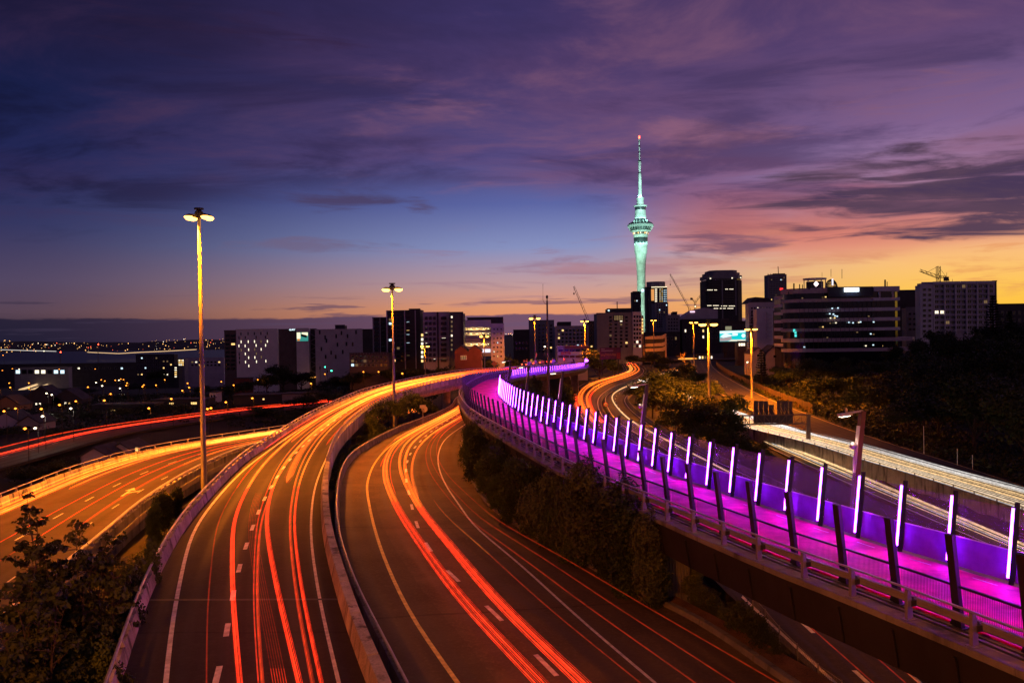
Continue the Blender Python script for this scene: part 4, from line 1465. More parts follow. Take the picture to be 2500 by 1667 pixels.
TC = [
    ('orange light trail at the foot of the lower left road\'s far wall', [(.0, .07), (.3, .06), (1, .08)], .09, (G_OR2, G_OR, G_YE)),
    ('upper bright orange light trail on the lower left road', [(.0, .13), (.3, .12), (1, .16)], .12, (G_OR2, G_OR, G_OR)),
    ('bright red orange light trail on the lower left road under the upper one', [(.0, .2), (.3, .16), (1, .24)], .11, (G_RED, G_OR, G_OR)),
    ('third bright orange light trail from the far wall of the lower left road', [(.0, .25), (.3, .2), (1, .3)], .1, (G_RED2, G_OR, G_YE)),
    ('broad far orange light trail where the lower left road meets the ramp', [(.45, .3), (1, .38)], .12, (G_OR2, G_OR, G_YE)),
    ('thin red light trail along the lane dashes of the lower left road', [(.0, .54), (.5, .53), (1, .56)], .05, (G_RED2, G_RED2, G_OR2)),
    ('thin red light trail past the painted arrow on the lower left road', [(.0, .7), (.5, .68), (1, .7)], .055, (G_REDD, G_RED2, G_OR2)),
    ('red orange light trail nearest the pipe rail of the lower left road', [(.35, .82), (.7, .8), (1, .82)], .07, (G_REDD, G_OR2, G_OR)),
]
for lab, k, r, mts in TC:
    road_trail(C_L, C_R, k, r, mts, lab, gC)
gD = 'red light trails on the dark road at far left'
for off, r, mts, lab in ((0.3, .11, (G_RED, G_RED, G_RED), 'lower thick red light trail on the dark far left road'), (-1.2, .06, (G_RED2, G_RED, G_RED), 'middle red light trail on the dark far left road'), (5.5, .065, (G_RED2, G_RED2, G_RED), 'upper thin red light trail on the dark far left road')):
    trail(lab, [p + up * 0.7 for p in D_M.offset(-off).samples(60)], r, mts, gD)
gE = 'light trails on the curving red trail road'
TE = [('bright orange light trail on the inner left of the curving road', [(.3, .28), (.45, .2), (.7, .25), (1, .3)], .13, (G_OR, G_OR, G_YE)), ('second bright orange light trail of the curving road', [(.3, .36), (.45, .3), (.7, .33), (1, .4)], .14, (G_OR, G_OR, G_YE)),
      ('third orange light trail of the curving road', [(.3, .55), (.45, .5), (.7, .5), (1, .55)], .13, (G_OR, G_OR, G_OR)), ('red light trail on the right of the curving road', [(.3, .64), (.45, .6), (.7, .66), (1, .72)], .12, (G_RED, G_OR, G_OR)),
      ('short red light trail at the outer left of the curving road', [(.37, .03), (.5, .05)], .12, (G_RED, G_RED)), ('second short red light trail at the outer left of the curving road', [(.36, .12), (.49, .12)], .12, (G_RED, G_RED)),
      ('dim red light trail left of the dashes on the road under the path', [(.0, .3), (.28, .3)], .05, (G_REDD, G_REDD)), ('dim red light trail right of the dashes on the road under the path', [(.0, .6), (.28, .62)], .05, (G_REDD, G_REDD)),
      ('thin red light trail near the right line of the road under the path', [(.0, .72), (.28, .7)], .04, (G_REDD, G_REDD))]
for lab, k, r, mts in TE:
    road_trail(E_L, E_R, k, r, mts, lab, gE)
road_trail(F_L, F_R, [(.2, .5), (.35, .42), (.5, .36), (.62, .42), (.84, .6)], .1, (G_WH, G_WH, G_WH), 'single white light trail bending through the empty dark road', 'white light trails on the motorway')
rg_ = random.Random(5)
for i in range(17):
    u = .05 + .93 * i / 16 + rg_.uniform(-.015, .015)
    mts = rg_.choice([(G_WH, G_WH), (G_WH3, G_WH), (G_WH2, G_WH2), (G_WH, G_WH3)]) if i < 12 else (G_WH2, G_WH2)
    nth = ['first', 'second', 'third', 'fourth', 'fifth', 'sixth', 'seventh', 'eighth', 'ninth', 'tenth', 'eleventh', 'twelfth', 'thirteenth', 'fourteenth', 'fifteenth', 'sixteenth', 'seventeenth'][i]
    road_trail(G_L, G_R, [(.0, u), (1, u)], rg_.choice([.045, .07, .1]), mts, nth + ' white light trail from the retaining wall on the upper motorway', 'white light trails on the motorway')
for i, u in enumerate((.12, .3, .42, .62, .72)):
    road_trail(K_L, K_R, [(.0, u), (1, u)], (.05, .05, .09, .07, .1)[i], (G_WH, G_WH) if i != 1 else (G_WH2, G_WH2), ['leftmost', 'second', 'middle', 'fourth', 'rightmost'][i] + ' white light trail on the lower motorway seen through the glass', 'white light trails on the motorway')

# ------------------------------------------------------------------ foliage
def leaf_quads(rng, C, N, size, jitter):
    """diamond leaves at points C with outward normals N"""
    n = len(C)
    rnd = rng.normal(size=(n, 3))
    nn = N + rnd * jitter
    nn /= np.linalg.norm(nn, axis=1)[:, None] + 1e-9
    a = np.cross(nn, rng.normal(size=(n, 3)))
    a /= np.linalg.norm(a, axis=1)[:, None] + 1e-9
    b = np.cross(nn, a)
    s = size * rng.uniform(0.6, 1.4, (n, 1))
    V = np.stack([C + a * s, C + b * s * 0.55, C - a * s, C - b * s * 0.55], 1).reshape(-1, 3)
    return V


def np_mesh(name, V, m_, nper=4):
    me = bpy.data.meshes.new(name)
    n = len(V) // nper
    me.vertices.add(len(V))
    me.vertices.foreach_set('co', V.astype(np.float32).ravel())
    me.loops.add(len(V))
    me.loops.foreach_set('vertex_index', np.arange(len(V), dtype=np.int32))
    me.polygons.add(n)
    me.polygons.foreach_set('loop_start', np.arange(0, len(V), nper, dtype=np.int32))
    me.polygons.foreach_set('loop_total', np.full(n, nper, dtype=np.int32))
    me.materials.append(m_)
    me.update()
    me.validate()
    return me


def crown(name, seed, lobes, clumps, per, leaf, m_, squash=0.5, low=0.12, fill=0.35, asp=1.8):
    """unit crown: radius about 1, from z=0 to z=1; many leaf clumps over a lumpy volume with gaps"""
    rng = np.random.RandomState(seed)
    lc = []
    for k in range(lobes):
        a = rng.uniform(0, 2 * math.pi)
        rr = rng.uniform(0.15, 0.62)
        lc.append((rr * math.cos(a), rr * math.sin(a), rng.uniform(low + 0.2, 0.78), rng.uniform(0.28, 0.5)))
    lc.append((0, 0, 0.5, 0.55))
    C, N = [], []
    for k in range(clumps):
        l = lc[rng.randint(len(lc))]
        v = rng.normal(size=3)
        v /= np.linalg.norm(v)
        if v[2] < -0.3:
            v[2] *= -0.5
        rad = l[3] * (1.0 if rng.rand() > fill else rng.uniform(0.3, 0.95)) * rng.uniform(0.85, 1.12)
        c = np.array(l[:3]) + v * rad * np.array([1, 1, squash * 1.15])
        c[2] = max(c[2], 0.02)
        pts = c * np.array([1, 1, asp]) + rng.normal(size=(per, 3)) * np.array([0.085, 0.085, 0.085])
        C.append(pts)
        N.append(np.repeat(v[None], per, 0))
    V = leaf_quads(rng, np.concatenate(C), np.concatenate(N), leaf, 0.75)
    V[:, 2] = np.clip(V[:, 2], 0.0, 1.05 * asp)
    return np_mesh(name, V, m_)


def limb_mesh(seed, h=0.5):
    rng = random.Random(seed)
    mb = MB()
    mb.tube([(0, 0, -0.06), (0.01, 0.01, h * 0.5), (0.03, -0.02, h)], [0.06, 0.045, 0.03], 7)
    for k in range(6):
        a = rng.uniform(0, 6.28)
        z0 = h * rng.uniform(0.35, 0.95)
        e = Vector((math.cos(a) * rng.uniform(.35, .6), math.sin(a) * rng.uniform(.35, .6), z0 + rng.uniform(.15, .4)))
        s_ = Vector((0.02, 0, z0))
        mb.tube([s_, s_.lerp(e, .5) + Vector((0, 0, -.03)), e], [0.026, 0.018, 0.008], 5)
    return mb.mesh('trunk', bark)


TRUNKS = [limb_mesh(k) for k in range(3)]
CR_A = [(1.8, crown('crown', 11 + k, 7, 340, 13, 0.05, leaf_a)) for k in range(3)]
CR_B = [(1.8, crown('crown', 21 + k, 6, 300, 13, 0.052, leaf_b)) for k in range(3)]
CR_H = [(s_, crown('crown', 31 + k, 8, n_, 14, l_, leaf_a, 0.55, 0.0, 0.3, s_)) for k, (s_, n_, l_) in enumerate(((1.2, 700, .034), (2.6, 1000, .045), (2.6, 1000, .045), (4.6, 1400, .06), (4.6, 1400, .06)))]
CR_G = [(s_, crown('crown', 41 + k, 8, n_, 13, l_, leaf_c, 0.55, 0.0, 0.3, s_)) for k, (s_, n_, l_) in enumerate(((1.2, 700, .034), (2.6, 1000, .042), (2.6, 1000, .042), (4.6, 1400, .055)))]
NAMED = {}


def tree(px, ptop, pw, D, label, kind='A', group=None, cat='tree', name='leafy_tree', base=None, seed=None):
    """a tree or bush whose top shows at (px, ptop) and which is pw photo pixels wide, D metres out; it stands on the ground there"""
    t = at_d(px, ptop, D)
    g_ = gz(t.x, D) - 0.15 if base is None else EYE + base
    H = max(1.0, t.z - g_)
    wdt = pw * D / 2000.0 / 2
    rng = random.Random(int(px * 7 + D) if seed is None else seed)
    cr = {'A': CR_A, 'B': CR_B, 'H': CR_H, 'G': CR_G}[kind]
    root = thing(name, label, cat, (t.x, D, g_), group)
    lift = 0.22 if (kind in 'AB' and H > 5) else 0.0
    T = link(bpy.data.objects.new('trunk', TRUNKS[rng.randrange(3)]))
    T.parent = root
    T.scale = (min(wdt * .9, H * .5), min(wdt * .9, H * .5), H * 0.95)
    asp = H * (1 - lift) / wdt
    best = min(abs(math.log(s_ / asp)) for s_, _ in cr)
    s_, me_ = rng.choice([q for q in cr if abs(math.log(q[0] / asp)) < best + .05])
    c = link(bpy.data.objects.new('crown', me_))
    c.parent = root
    c.location = (0, 0, H * lift)
    c.rotation_euler = (0, 0, rng.uniform(0, 6.28))
    c.scale = (wdt, wdt * rng.uniform(.85, 1.1), H * (1 - lift) / s_)
    return root


# dense hedge bushes between the middle road and the path
HEDGE = [(1150, 1030, 85, 86, 'H'), (1172, 1048, 85, 80, 'H'), (1200, 1078, 93, 75, 'H'), (1226, 1096, 104, 71, 'H'), (1256, 1116, 109, 66, 'H'), (1292, 1128, 117, 62, 'H'), (1336, 1132, 135, 58.5, 'G'),
         (1385, 1142, 143, 54, 'G'), (1440, 1112, 143, 50.5, 'G'), (1488, 1158, 156, 47.5, 'G'), (1545, 1196, 161, 45.5, 'H'), (1585, 1240, 124, 43.5, 'G')]
HL = ['narrow dark bush at the far tip of the hedge under the path bend', 'second dark bush of the hedge beside the middle road', 'tall clipped looking bush third along the hedge', 'dark green bush fourth along the hedge beside the guard rail',
      'dark bush fifth along the hedge', 'broad dark bush beside the orange strip of bank', 'grey leaved bush in the middle of the hedge', 'grey leaved bush below the bare box beam rail', 'tallest bush, reaching above the guard rail to the black posts',
      'large grey bush right of the tallest one', 'bush with bright leaf tips under the guard rail', 'last bush of the hedge, beside the ribbed pier']
def xat(Lx, y):
    return float(np.interp(y, [q.y for q in Lx.P], [q.x for q in Lx.P]))


BRs = Line(sorted(B_R.P[:int(len(B_R.P) * .75)], key=lambda q: q.y), 1, 0)
PLs = Line([PC.at(s) - PC.nrm(s) * (PW + 1.0) for s in np.arange(8, 150, 1.0)], 1, 0)
ELs = Line(sorted(E_L.P[:60], key=lambda q: q.y), 1, 0)
ARs = Line(sorted([q for q in A_R.P if q.y < 168], key=lambda q: q.y), 1, 0)
BLs = Line(sorted([q for q in B_L.P if q.y < 160], key=lambda q: q.y), 1, 0)


def strip_d(px, L1, L2, k, lo=24, hi=150):
    """distance at which the sight line of photo column px runs between two lines"""
    return min(np.arange(lo, hi, 0.25), key=lambda D: abs((px - 1250) / 2000 * D - (xat(L1, D) * (1 - k) + xat(L2, D) * k)))


for (px, pt, pw, D, k), lab in zip(HEDGE, HL):
    tree(px, pt, pw, strip_d(px, BRs, PLs, 0.62, 28, 105), lab, k, 'hedge bushes beside the path', 'bush', 'hedge_bush')
FR = [(1180, 1110, 70, 78), (1212, 1150, 80, 70), (1252, 1185, 90, 63), (1300, 1215, 100, 57), (1352, 1238, 110, 53), (1410, 1262, 120, 49), (1475, 1290, 130, 45.5), (1540, 1320, 130, 43), (1600, 1372, 90, 41.5)]
FL = ['low bush at the foot of the hedge, farthest of the front row', 'second low front bush at the foot of the hedge', 'third low front bush over the orange bank', 'fourth low front bush where the bank darkens', 'fifth low front bush, in deep shade', 'sixth low front bush, spiky and grey',
      'seventh low front bush, wide and black', 'eighth low front bush left of the ribbed pier', 'lowest front bush at the ribbed pier\'s foot']
for (px, pt, pw, D), lab in zip(FR, FL):
    tree(px, pt, pw * .8, strip_d(px, BRs, PLs, 0.22, 28, 105), lab, 'H', 'hedge bushes beside the path', 'bush', 'hedge_bush')
# bushes by the lower right bank
for (px, pt, pw, D), lab in zip([(1690, 1372, 70, 45), (1740, 1420, 80, 43.5), (1810, 1442, 110, 43), (1850, 1490, 100, 42.5), (1885, 1570, 90, 42), (1775, 1480, 90, 43), (1650, 1440, 100, 43)],
                               ['small lit bush above the dark bank under the path', 'dark bush left of the little tree under the path', 'little tree with spreading lit twigs under the path edge', 'bush with golden leaves behind the wire fence', 'round bush at the wire fence\'s foot', 'dense bush on the bark bank', 'dark bush beside the ribbed pier on the bark bank']):
    tree(px, pt, pw, strip_d(px, BRs, ELs, 0.5, 27, 45), lab, 'G', 'bushes on the bark bank', 'bush', 'bank_bush')
# bushes beside the big mast, between ramp and middle road
for (px, pt, pw, D, k), lab in zip([(912, 1012, 60, 128, 'H'), (930, 975, 90, 138, 'A'), (968, 968, 80, 146, 'A'), (1000, 955, 84, 156, 'A'), (1035, 968, 70, 164, 'A'), (900, 1060, 60, 112, 'H'), (1060, 985, 40, 172, 'A'), (870, 1085, 40, 104, 'H')],
                                  ['dark bush at the near tip of the island by the ramp', 'big rounded bush left of the floodlight mast', 'bush growing round the floodlight mast\'s foot', 'yellowish bush just right of the floodlight mast', 'bush behind the round speed sign',
                                   'low bush between the ramp wall and the low grey wall', 'small bush beside the viaduct pier', 'small low bush at the split of the walls']):
    tree(px, pt, pw, strip_d(px, ARs, BLs, 0.5, 70, 158), lab, k, 'bushes between the ramp and the middle road', 'bush', 'island_bush')
# olive bushes inside the path bend
for (px, pt, pw, D), lab in zip([(1262, 935, 40, 128), (1288, 918, 60, 150), (1310, 912, 46, 165), (1330, 948, 70, 130), (1365, 940, 80, 140), (1300, 960, 70, 118), (1340, 985, 80, 105), (1372, 985, 60, 112), (1300, 935, 50, 150), (1385, 935, 50, 170)],
                               ['small olive bush at the inside tip of the path bend', 'olive bush behind the fourth leaning lamp', 'pale topped olive bush left of the camera mast', 'olive bush in front of the camera mast', 'olive bush right of the camera mast', 'olive bush along the glass fence inside the bend', 'darker bush behind the glass fence, third lamp', 'broad bush between the path and the red trail road',
                                'low olive bush close to the fourth lamp', 'bush by the far pier of the path']):
    tree(px, pt, pw, D, lab, 'A', 'olive bushes inside the path bend', 'bush', 'olive_bush')
# centre and right
for (px, pt, pw, D, k), lab in zip([(1462, 853, 118, 322, 'A'), (1425, 857, 90, 350, 'A'), (1500, 880, 40, 345, 'B'), (1546, 864, 58, 430, 'B'), (1590, 858, 62, 420, 'B'), (1620, 868, 60, 410, 'B'), (1612, 885, 60, 380, 'B')],
                                  ['large rounded tree with a golden lit top left of the red trails', 'golden topped tree behind the large rounded one', 'dark tree right of the large rounded one', 'round black tree at the end of the red trails', 'dark flat topped tree right of the round black one', 'dark spreading tree under the white curved car park', 'low dark bush under the spreading tree']):
    tree(px, pt, pw, D, lab, k, None, 'tree', 'street_tree')
MIDC = [(1672, 884, 935, 70), (1640, 898, 950, 70), (1705, 905, 950, 60), (1735, 930, 985, 70), (1660, 915, 975, 80), (1692, 930, 992, 90), (1600, 903, 1000, 110), (1560, 930, 985, 70), (1625, 930, 1020, 120), (1592, 945, 1018, 80), (1660, 948, 1030, 110), (1700, 957, 1035, 110), (1742, 962, 1040, 100), (1782, 958, 1035, 90), 
        (1655, 992, 1058, 100), (1692, 972, 1075, 110), (1732, 984, 1090, 120), (1772, 1000, 1097, 110), (1702, 1010, 1086, 100), (1748, 1028, 1106, 120), (1795, 1048, 1114, 90), (1838, 1076, 1121, 70), (1862, 1092, 1128, 50), (1630, 1000, 1046, 80)]
MIDB = [(a_, b_, d_ * 1.15, at_z(a_, c_, -19.6).y) for a_, b_, c_, d_ in MIDC]
rg2 = random.Random(9)
MC = {}
for i, (px, pt, pw, D) in enumerate(MIDB):
    row = ['in the far row', 'in the second row', 'in the middle row', 'in the front row'][min(3, int((D < 280) + (D < 215) + (D < 170)))]
    side = ['left', 'left of centre', 'right of centre', 'right'][min(3, max(0, int((px - 1570) / 65)))]
    tone = ['olive', 'ochre lit', 'dusky', 'brown green', 'golden edged'][i % 5]
    MC[(tone, row, side)] = MC.get((tone, row, side), 0) + 1
    if MC[(tone, row, side)] > 1:
        tone = 'second ' + tone
    tree(px, pt, pw, D, f'{tone} bush {row}, {side}, in the motorway thicket', 'A' if i % 4 else 'B', 'bushes in the motorway thicket', 'bush', 'thicket_bush')
# wooded slope on the right
xs_ = [1860, 1950, 2050, 2150, 2250, 2350, 2450, 2620]
T_top = [895, 882, 872, 858, 835, 812, 800, 800]
T_bot = [975, 1020, 1062, 1090, 1112, 1135, 1160, 1190]
WC = {}
PLOTS = []
for row, D0 in enumerate((275, 240, 208, 180, 155, 132, 114)):
    for k in range(9):
        px = 1885 + (2590 - 1885) * (k + rg2.uniform(.15, .85)) / 9
        D = D0 + rg2.uniform(-10, 10)
        x = (px - 1250) / 2000 * D
        if x > np.interp(D, hxy[:, 0], hxy[:, 1]) + 6:
            PLOTS.append((px, D, x, row))
for px, D, x, row in PLOTS:
    h = rg2.uniform(5.6, 8.4) + 5.0 * float(sst(px, 2120, 2350)) - (1.5 if row > 4 and px < 2300 else 0)
    pt = 833.5 - (px - 1250) * 0.0157 - 18.5 - (gz(x, D) + h - EYE) / D * 2000
    place = 'below the dark banded office' if px < 2200 else ('below the white apartment block' if px < 2430 else 'at the right picture edge')
    rown = ['top', 'second', 'third', 'fourth', 'fifth', 'sixth', 'roadside'][row] + ' row'
    tone = 'golden lit' if px < 2080 else 'very dark'
    key = (tone, rown, place)
    WC[key] = WC.get(key, 0) + 1
    ordn = ['first', 'second', 'third', 'fourth', 'fifth', 'sixth'][WC[key] - 1]
    tree(px, pt, rg2.uniform(9, 13) * 2000 / D, D, f'{ordn} {tone} tree in the slope\'s {rown}, {place}', 'A' if px < 2120 else 'B', 'trees on the wooded slope', 'tree', 'slope_tree')
# dark trees on the left
LTREE = [(560, 935, 70, 350), (600, 925, 70, 340), (650, 905, 80, 370), (690, 885, 90, 380), (735, 900, 70, 380), (820, 915, 90, 340), (860, 905, 90, 330), (900, 898, 110, 335), (960, 895, 110, 330), (1020, 893, 110, 325), (1080, 890, 100, 330), (1130, 878, 90, 340), (800, 950, 120, 260), (740, 960, 120, 250), (850, 955, 100, 245), (1190, 868, 90, 350), (1240, 862, 80, 360),
         (420, 980, 90, 280), (360, 985, 90, 270), (300, 990, 80, 260), (220, 1000, 100, 260), (120, 1005, 110, 250), (640, 990, 110, 240), (560, 1010, 60, 230), (30, 1040, 100, 210), (150, 1042, 120, 200), (700, 1000, 90, 228), (60, 1128, 130, 135), (150, 1112, 120, 142), (450, 1005, 60, 250), (380, 895, 60, 600), (500, 940, 70, 380), (340, 935, 100, 470), (200, 945, 130, 450), (280, 960, 120, 380), (60, 960, 120, 400)]
for i, (px, pt, pw, D) in enumerate(LTREE):
    near = 'beyond the dark red trail road' if px < 480 else ('below the white hotel' if px < 780 else 'behind the ramp road')
    dist = 'close' if D < 240 else ('middle distance' if D < 330 else 'far')
    key = (near, dist)
    WC[key] = WC.get(key, 0) + 1
    ordn = ['first', 'second', 'third', 'fourth', 'fifth', 'sixth', 'seventh', 'eighth', 'ninth', 'tenth', 'eleventh'][WC[key] - 1]
    tree(px, pt, pw, D, f'{ordn} {dist} black tree {near}', 'B', 'dark trees on the left', 'tree', 'dark_tree')
for (px, pt, pw, D), lab in zip([(400, 1190, 56, 66), (430, 1182, 46, 71), (375, 1215, 50, 61)], ['dark bush growing between the lower road wall and the ramp', 'bush nearest the tallest mast between the two walls', 'low bush at the pipe rail between the two roads']):
    tree(px, pt, pw, D, lab, 'H', None, 'bush', 'gap_bush')
for k, (px, pt, pw, D) in enumerate([(300, 1420, 110, 50), (270, 1500, 130, 46), (230, 1560, 160, 43), (330, 1360, 90, 54), (180, 1530, 130, 44), (355, 1310, 80, 58), (290, 1600, 120, 41)]):
    tree(px, pt, pw, D * .68, ['grassy', 'low leafy', 'broad creeping', 'thin', 'dusky', 'small', 'nearest'][k] + ' shrub on the dark verge left of the ramp wall', 'H', 'verge shrubs left of the ramp', 'bush', 'verge_shrub')


# slender young trees in the left foreground
def rosettes(rng, tips, leaf, per):
    C, N = [], []
    for p in tips:
        v = rng.normal(size=(per, 3))
        v[:, 2] = np.abs(v[:, 2]) * 0.7
        v /= np.linalg.norm(v, axis=1)[:, None]
        C.append(np.array(p) + v * rng.uniform(0.07, 0.3, (per, 1)))
        N.append(v)
    return leaf_quads(rng, np.concatenate(C), np.concatenate(N), leaf, 0.5)


def sapling(px, pbase, D, stems, label, seed, ztop, spread):
    rng = np.random.RandomState(seed)
    b = at_d(px, pbase, D)
    b.z = gz(b.x, b.y) - 0.2
    H = EYE + ztop - b.z
    root = thing('young_tree', label, 'tree', b, 'young trees in the left foreground')
    tb = MB()
    tips = []
    for s_ in range(stems):
        a = rng.uniform(0, 6.28)
        hh = H * rng.uniform(0.62, 1.0)
        end = Vector((math.cos(a) * spread * rng.uniform(.2, 1), math.sin(a) * spread * rng.uniform(.2, .8), hh))
        P = [Vector((0, 0, 0)) + Vector((rng.uniform(-.4, .4), rng.uniform(-.4, .4), 0)), end * 0.35 + Vector((rng.uniform(-.3, .3), 0, hh * .05)), end * 0.7 + Vector((rng.uniform(-.25, .25), 0, hh * .06)), end]
        tb.tube([b + q for q in crom(P, 4)], [0.055 * (1 - i / 14) for i in range(13)], 5)
        tips.append(end)
        Lq = Line(P, 4, 0)
        for k in range(12):
            q = Lq.at(Lq.L * rng.uniform(.35, .97))
            a2 = rng.uniform(0, 6.28)
            ln = rng.uniform(.3, 1.05)
            e = q + Vector((math.cos(a2) * ln, math.sin(a2) * ln, rng.uniform(.15, .65)))
            tb.tube([b + q, b + q.lerp(e, .5) + Vector((0, 0, -.06)), b + e], [0.022, 0.015, 0.007], 4)
            tips.append(e)
            if rng.rand() < .75:
                tips.append(q.lerp(e, .6))
    tb.obj('trunk', bark, root)
    V = rosettes(rng, tips, 0.105, 24)
    c = link(bpy.data.objects.new('crown', np_mesh('crown', V, leaf_b)))
    c.parent = root


sapling(165, 1667, 32, 11, 'slender young tree with leaf tufts at the lower left, tallest stem over the road', 4, -5.9, 1.9)
sapling(45, 1667, 30.5, 9, 'leafy young tree at the left picture edge, in front of the pipe rail', 8, -7.6, 1.95)
sapling(235, 1640, 31.5, 8, 'bushy young tree nearest the ramp\'s left wall', 12, -8.1, 1.55)
sapling(100, 1700, 28.5, 9, 'dark young tree at the bottom left corner', 15, -8.3, 1.8)


# tall tiered pines
def pine(px, ptop, D, label, seed, wid, tiers=22):
    rng = np.random.RandomState(seed)
    t = at_d(px, ptop, D)
    g_ = gz(t.x, D) - 0.2
    H = t.z - g_
    root = thing('pine_tree', label, 'tree', (t.x, D, g_))
    MB().tube([(t.x, D, g_), (t.x, D, g_ + H * .6), (t.x, D, g_ + H)], [0.32, 0.2, 0.04], 7).obj('trunk', bark, root)
    C, N = [], []
    for k in range(tiers):
        f = k / (tiers - 1)
        z = H * (0.16 + 0.83 * f)
        r = wid * (1 - f) ** 0.8 + 0.25
        for j in range(7):
            a = 6.283 * (j + rng.rand() * .6) / 7
            rr = r * rng.uniform(.65, 1.1)
            for q in np.linspace(.15, 1, 14):
                C.append((math.cos(a) * rr * q, math.sin(a) * rr * q, z + 0.22 * rr * q * q - 0.12 * rr * q))
                N.append((rng.normal() * .3, rng.normal() * .3, 1))
    C, N = np.repeat(np.array(C), 3, 0), np.repeat(np.array(N), 3, 0)
    C = C + rng.normal(size=C.shape) * np.array([.16, .16, .08])
    c = link(bpy.data.objects.new('crown', np_mesh('crown', leaf_quads(rng, C, N, 0.24, .5), leaf_d)))
    c.parent = root


pine(2424, 722, 215, 'tall tiered pine in front of the white apartment block', 3, 4.2, 26)
pine(1836, 758, 420, 'dark tiered pine above the turquoise billboard', 5, 3.6, 20)
pine(1858, 856, 260, 'small pine beside the gabled houses', 7, 2.4, 14)
pine(2465, 760, 235, 'second pine at the right edge behind the tall one', 9, 3.6, 22)


# bare street tree glowing orange
def bare_tree(px, ptop, D, label, seed, wid):
    rng = random.Random(seed)
    t = at_d(px, ptop, D)
    g_ = gz(t.x, D)
    H = t.z - g_
    root = thing('bare_tree', label, 'tree', (t.x, D, g_))
    tb, br = MB(), MB()
    b = Vector((t.x, D, g_))

    def grow(p, d, ln, r, lv, mb):
        e = p + d * ln
        mb.tube([p, p.lerp(e, .5) + Vector((rng.uniform(-.1, .1), 0, rng.uniform(-.1, .1))) * ln * .5, e], [r, r * .8, r * .55], 4, cap=False)
        if lv:
            for _ in range(4 if lv > 1 else 5):
                nd = (d + Vector((rng.uniform(-1, 1), rng.uniform(-1, 1), rng.uniform(-.15, .7))) * .8).normalized()
                grow(e.lerp(p, rng.uniform(0, .35)), nd, ln * rng.uniform(.55, .75), r * .5, lv - 1, br)
    grow(b, Vector((0, 0, 1)), H * .32, 0.2, 4, tb)
    tb.obj('trunk', bark, root)
    pale = MATS.get('pale_twigs') or mat('pale_twigs', (0.3, 0.2, 0.12), 0.9)
    br.obj('branches', pale, root)
    return root, b, H


r_, b_, H_ = bare_tree(1672, 838, 420, 'bare branched tree lit bright orange at the end of the right hand road', 3, 8)
lamp(r_, b_ + Vector((-4, -5, 3.0)), 8000, SOD, 0.3)
bare_tree(1950, 858, 292, 'bare dusky tree below the dark banded office', 6, 6)
bare_tree(2300, 800, 285, 'bare tree before the white apartment block', 7, 6)
bare_tree(1570, 815, 470, 'bare tree beside the orange arched shop', 9, 5)


# ------------------------------------------------------------------ ground cover nobody could count
def cover(n, pick, leaf, h, m_, seed):
    rng = np.random.RandomState(seed)
    P = np.array([pick(rng) for _ in range(n)])
    z = gz_arr(P[:, 0], P[:, 1])
    per = 9
    C = np.repeat(np.column_stack([P, z]), per, 0)
    C += np.column_stack([rng.normal(size=len(C)) * h * .55, rng.normal(size=len(C)) * h * .55, rng.uniform(0, h, len(C)) * np.repeat(rng.uniform(.3, 1, n), per)])
    N = rng.normal(size=C.shape) * .5 + np.array([0, 0, .8])
    o = link(bpy.data.objects.new('undergrowth', np_mesh('undergrowth', leaf_quads(rng, C, N, leaf, .6), m_)))
    tag(o, kind='stuff')


def between(Lf, Rt, t0, t1, u0=0.05, u1=0.95):
    def f(rng):
        t, u = rng.uniform(t0, t1), rng.uniform(u0, u1)
        p = Lf.at(Lf.L * t).lerp(Rt.at(Rt.L * t), u)
        return (p.x, p.y)
    return f


def slope_pick(rng):
    y = rng.uniform(85, 310)
    return (float(np.interp(y, hxy[:, 0], hxy[:, 1])) + 2.5 + 75 * rng.rand() ** 1.5, y)


cover(7000, slope_pick, .3, 1.6, leaf_b, 1)
cover(2600, between(F_R.offset(1.2), H_L.offset(-1.5), .42, .95), .22, 1.0, leaf_a, 2)
vl, vr = C_R.offset(1.4), A_L.offset(-1.4)
cover(2600, between(vl, vr, .0, .55), .075, .35, leaf_a, 3)
cover(2200, between(B_R.offset(0.9), E_L.offset(-0.8), .03, .16), .06, .35, leaf_a, 4)
cover(1500, between(PC.offset(PW + 1.5), E_L.offset(-1.5), .35, .8), .16, .7, leaf_a, 5)
cover(1200, lambda r: (lambda y: (xat(ARs, y) + (xat(BLs, y) - xat(ARs, y)) * r.uniform(.1, .9), y))(r.uniform(70, 155)), .1, .5, leaf_a, 6)
cover(4000, lambda r: (r.uniform(-230, -20), r.uniform(215, 420)), .4, 1.4, leaf_b, 7)
# ------------------------------------------------------------------ buildings
def win_mesh(frame_m, pane_m, key, mull=0):
    """unit window: proud frame round a pane set back in it; faces the camera side (-y)"""
    mb = MB()
    t = 0.09
    for a, b in (((-.5, -.10, -.5), (.5, .02, -.5 + t)), ((-.5, -.10, .5 - t), (.5, .02, .5)), ((-.5, -.10, -.5 + t), (-.5 + t, .02, .5 - t)), ((.5 - t, -.10, -.5 + t), (.5, .02, .5 - t))):
        mb.frame((0, 0, 0), (1, 0, 0), (0, 1, 0), (0, 0, 1), a, b, 0)
    for k in range(mull):
        x = -.5 + (k + 1) / (mull + 1)
        mb.frame((0, 0, 0), (1, 0, 0), (0, 1, 0), (0, 0, 1), (x - .025, -.08, -.5 + t), (x + .025, .02, .5 - t), 0)
    mb.add([(-.46, -.03, -.46), (.46, -.03, -.46), (.46, -.03, .46), (-.46, -.03, .46)], [(0, 1, 2, 3)], 1)
    return mb.mesh('window', [frame_m, pane_m])


WM = {}


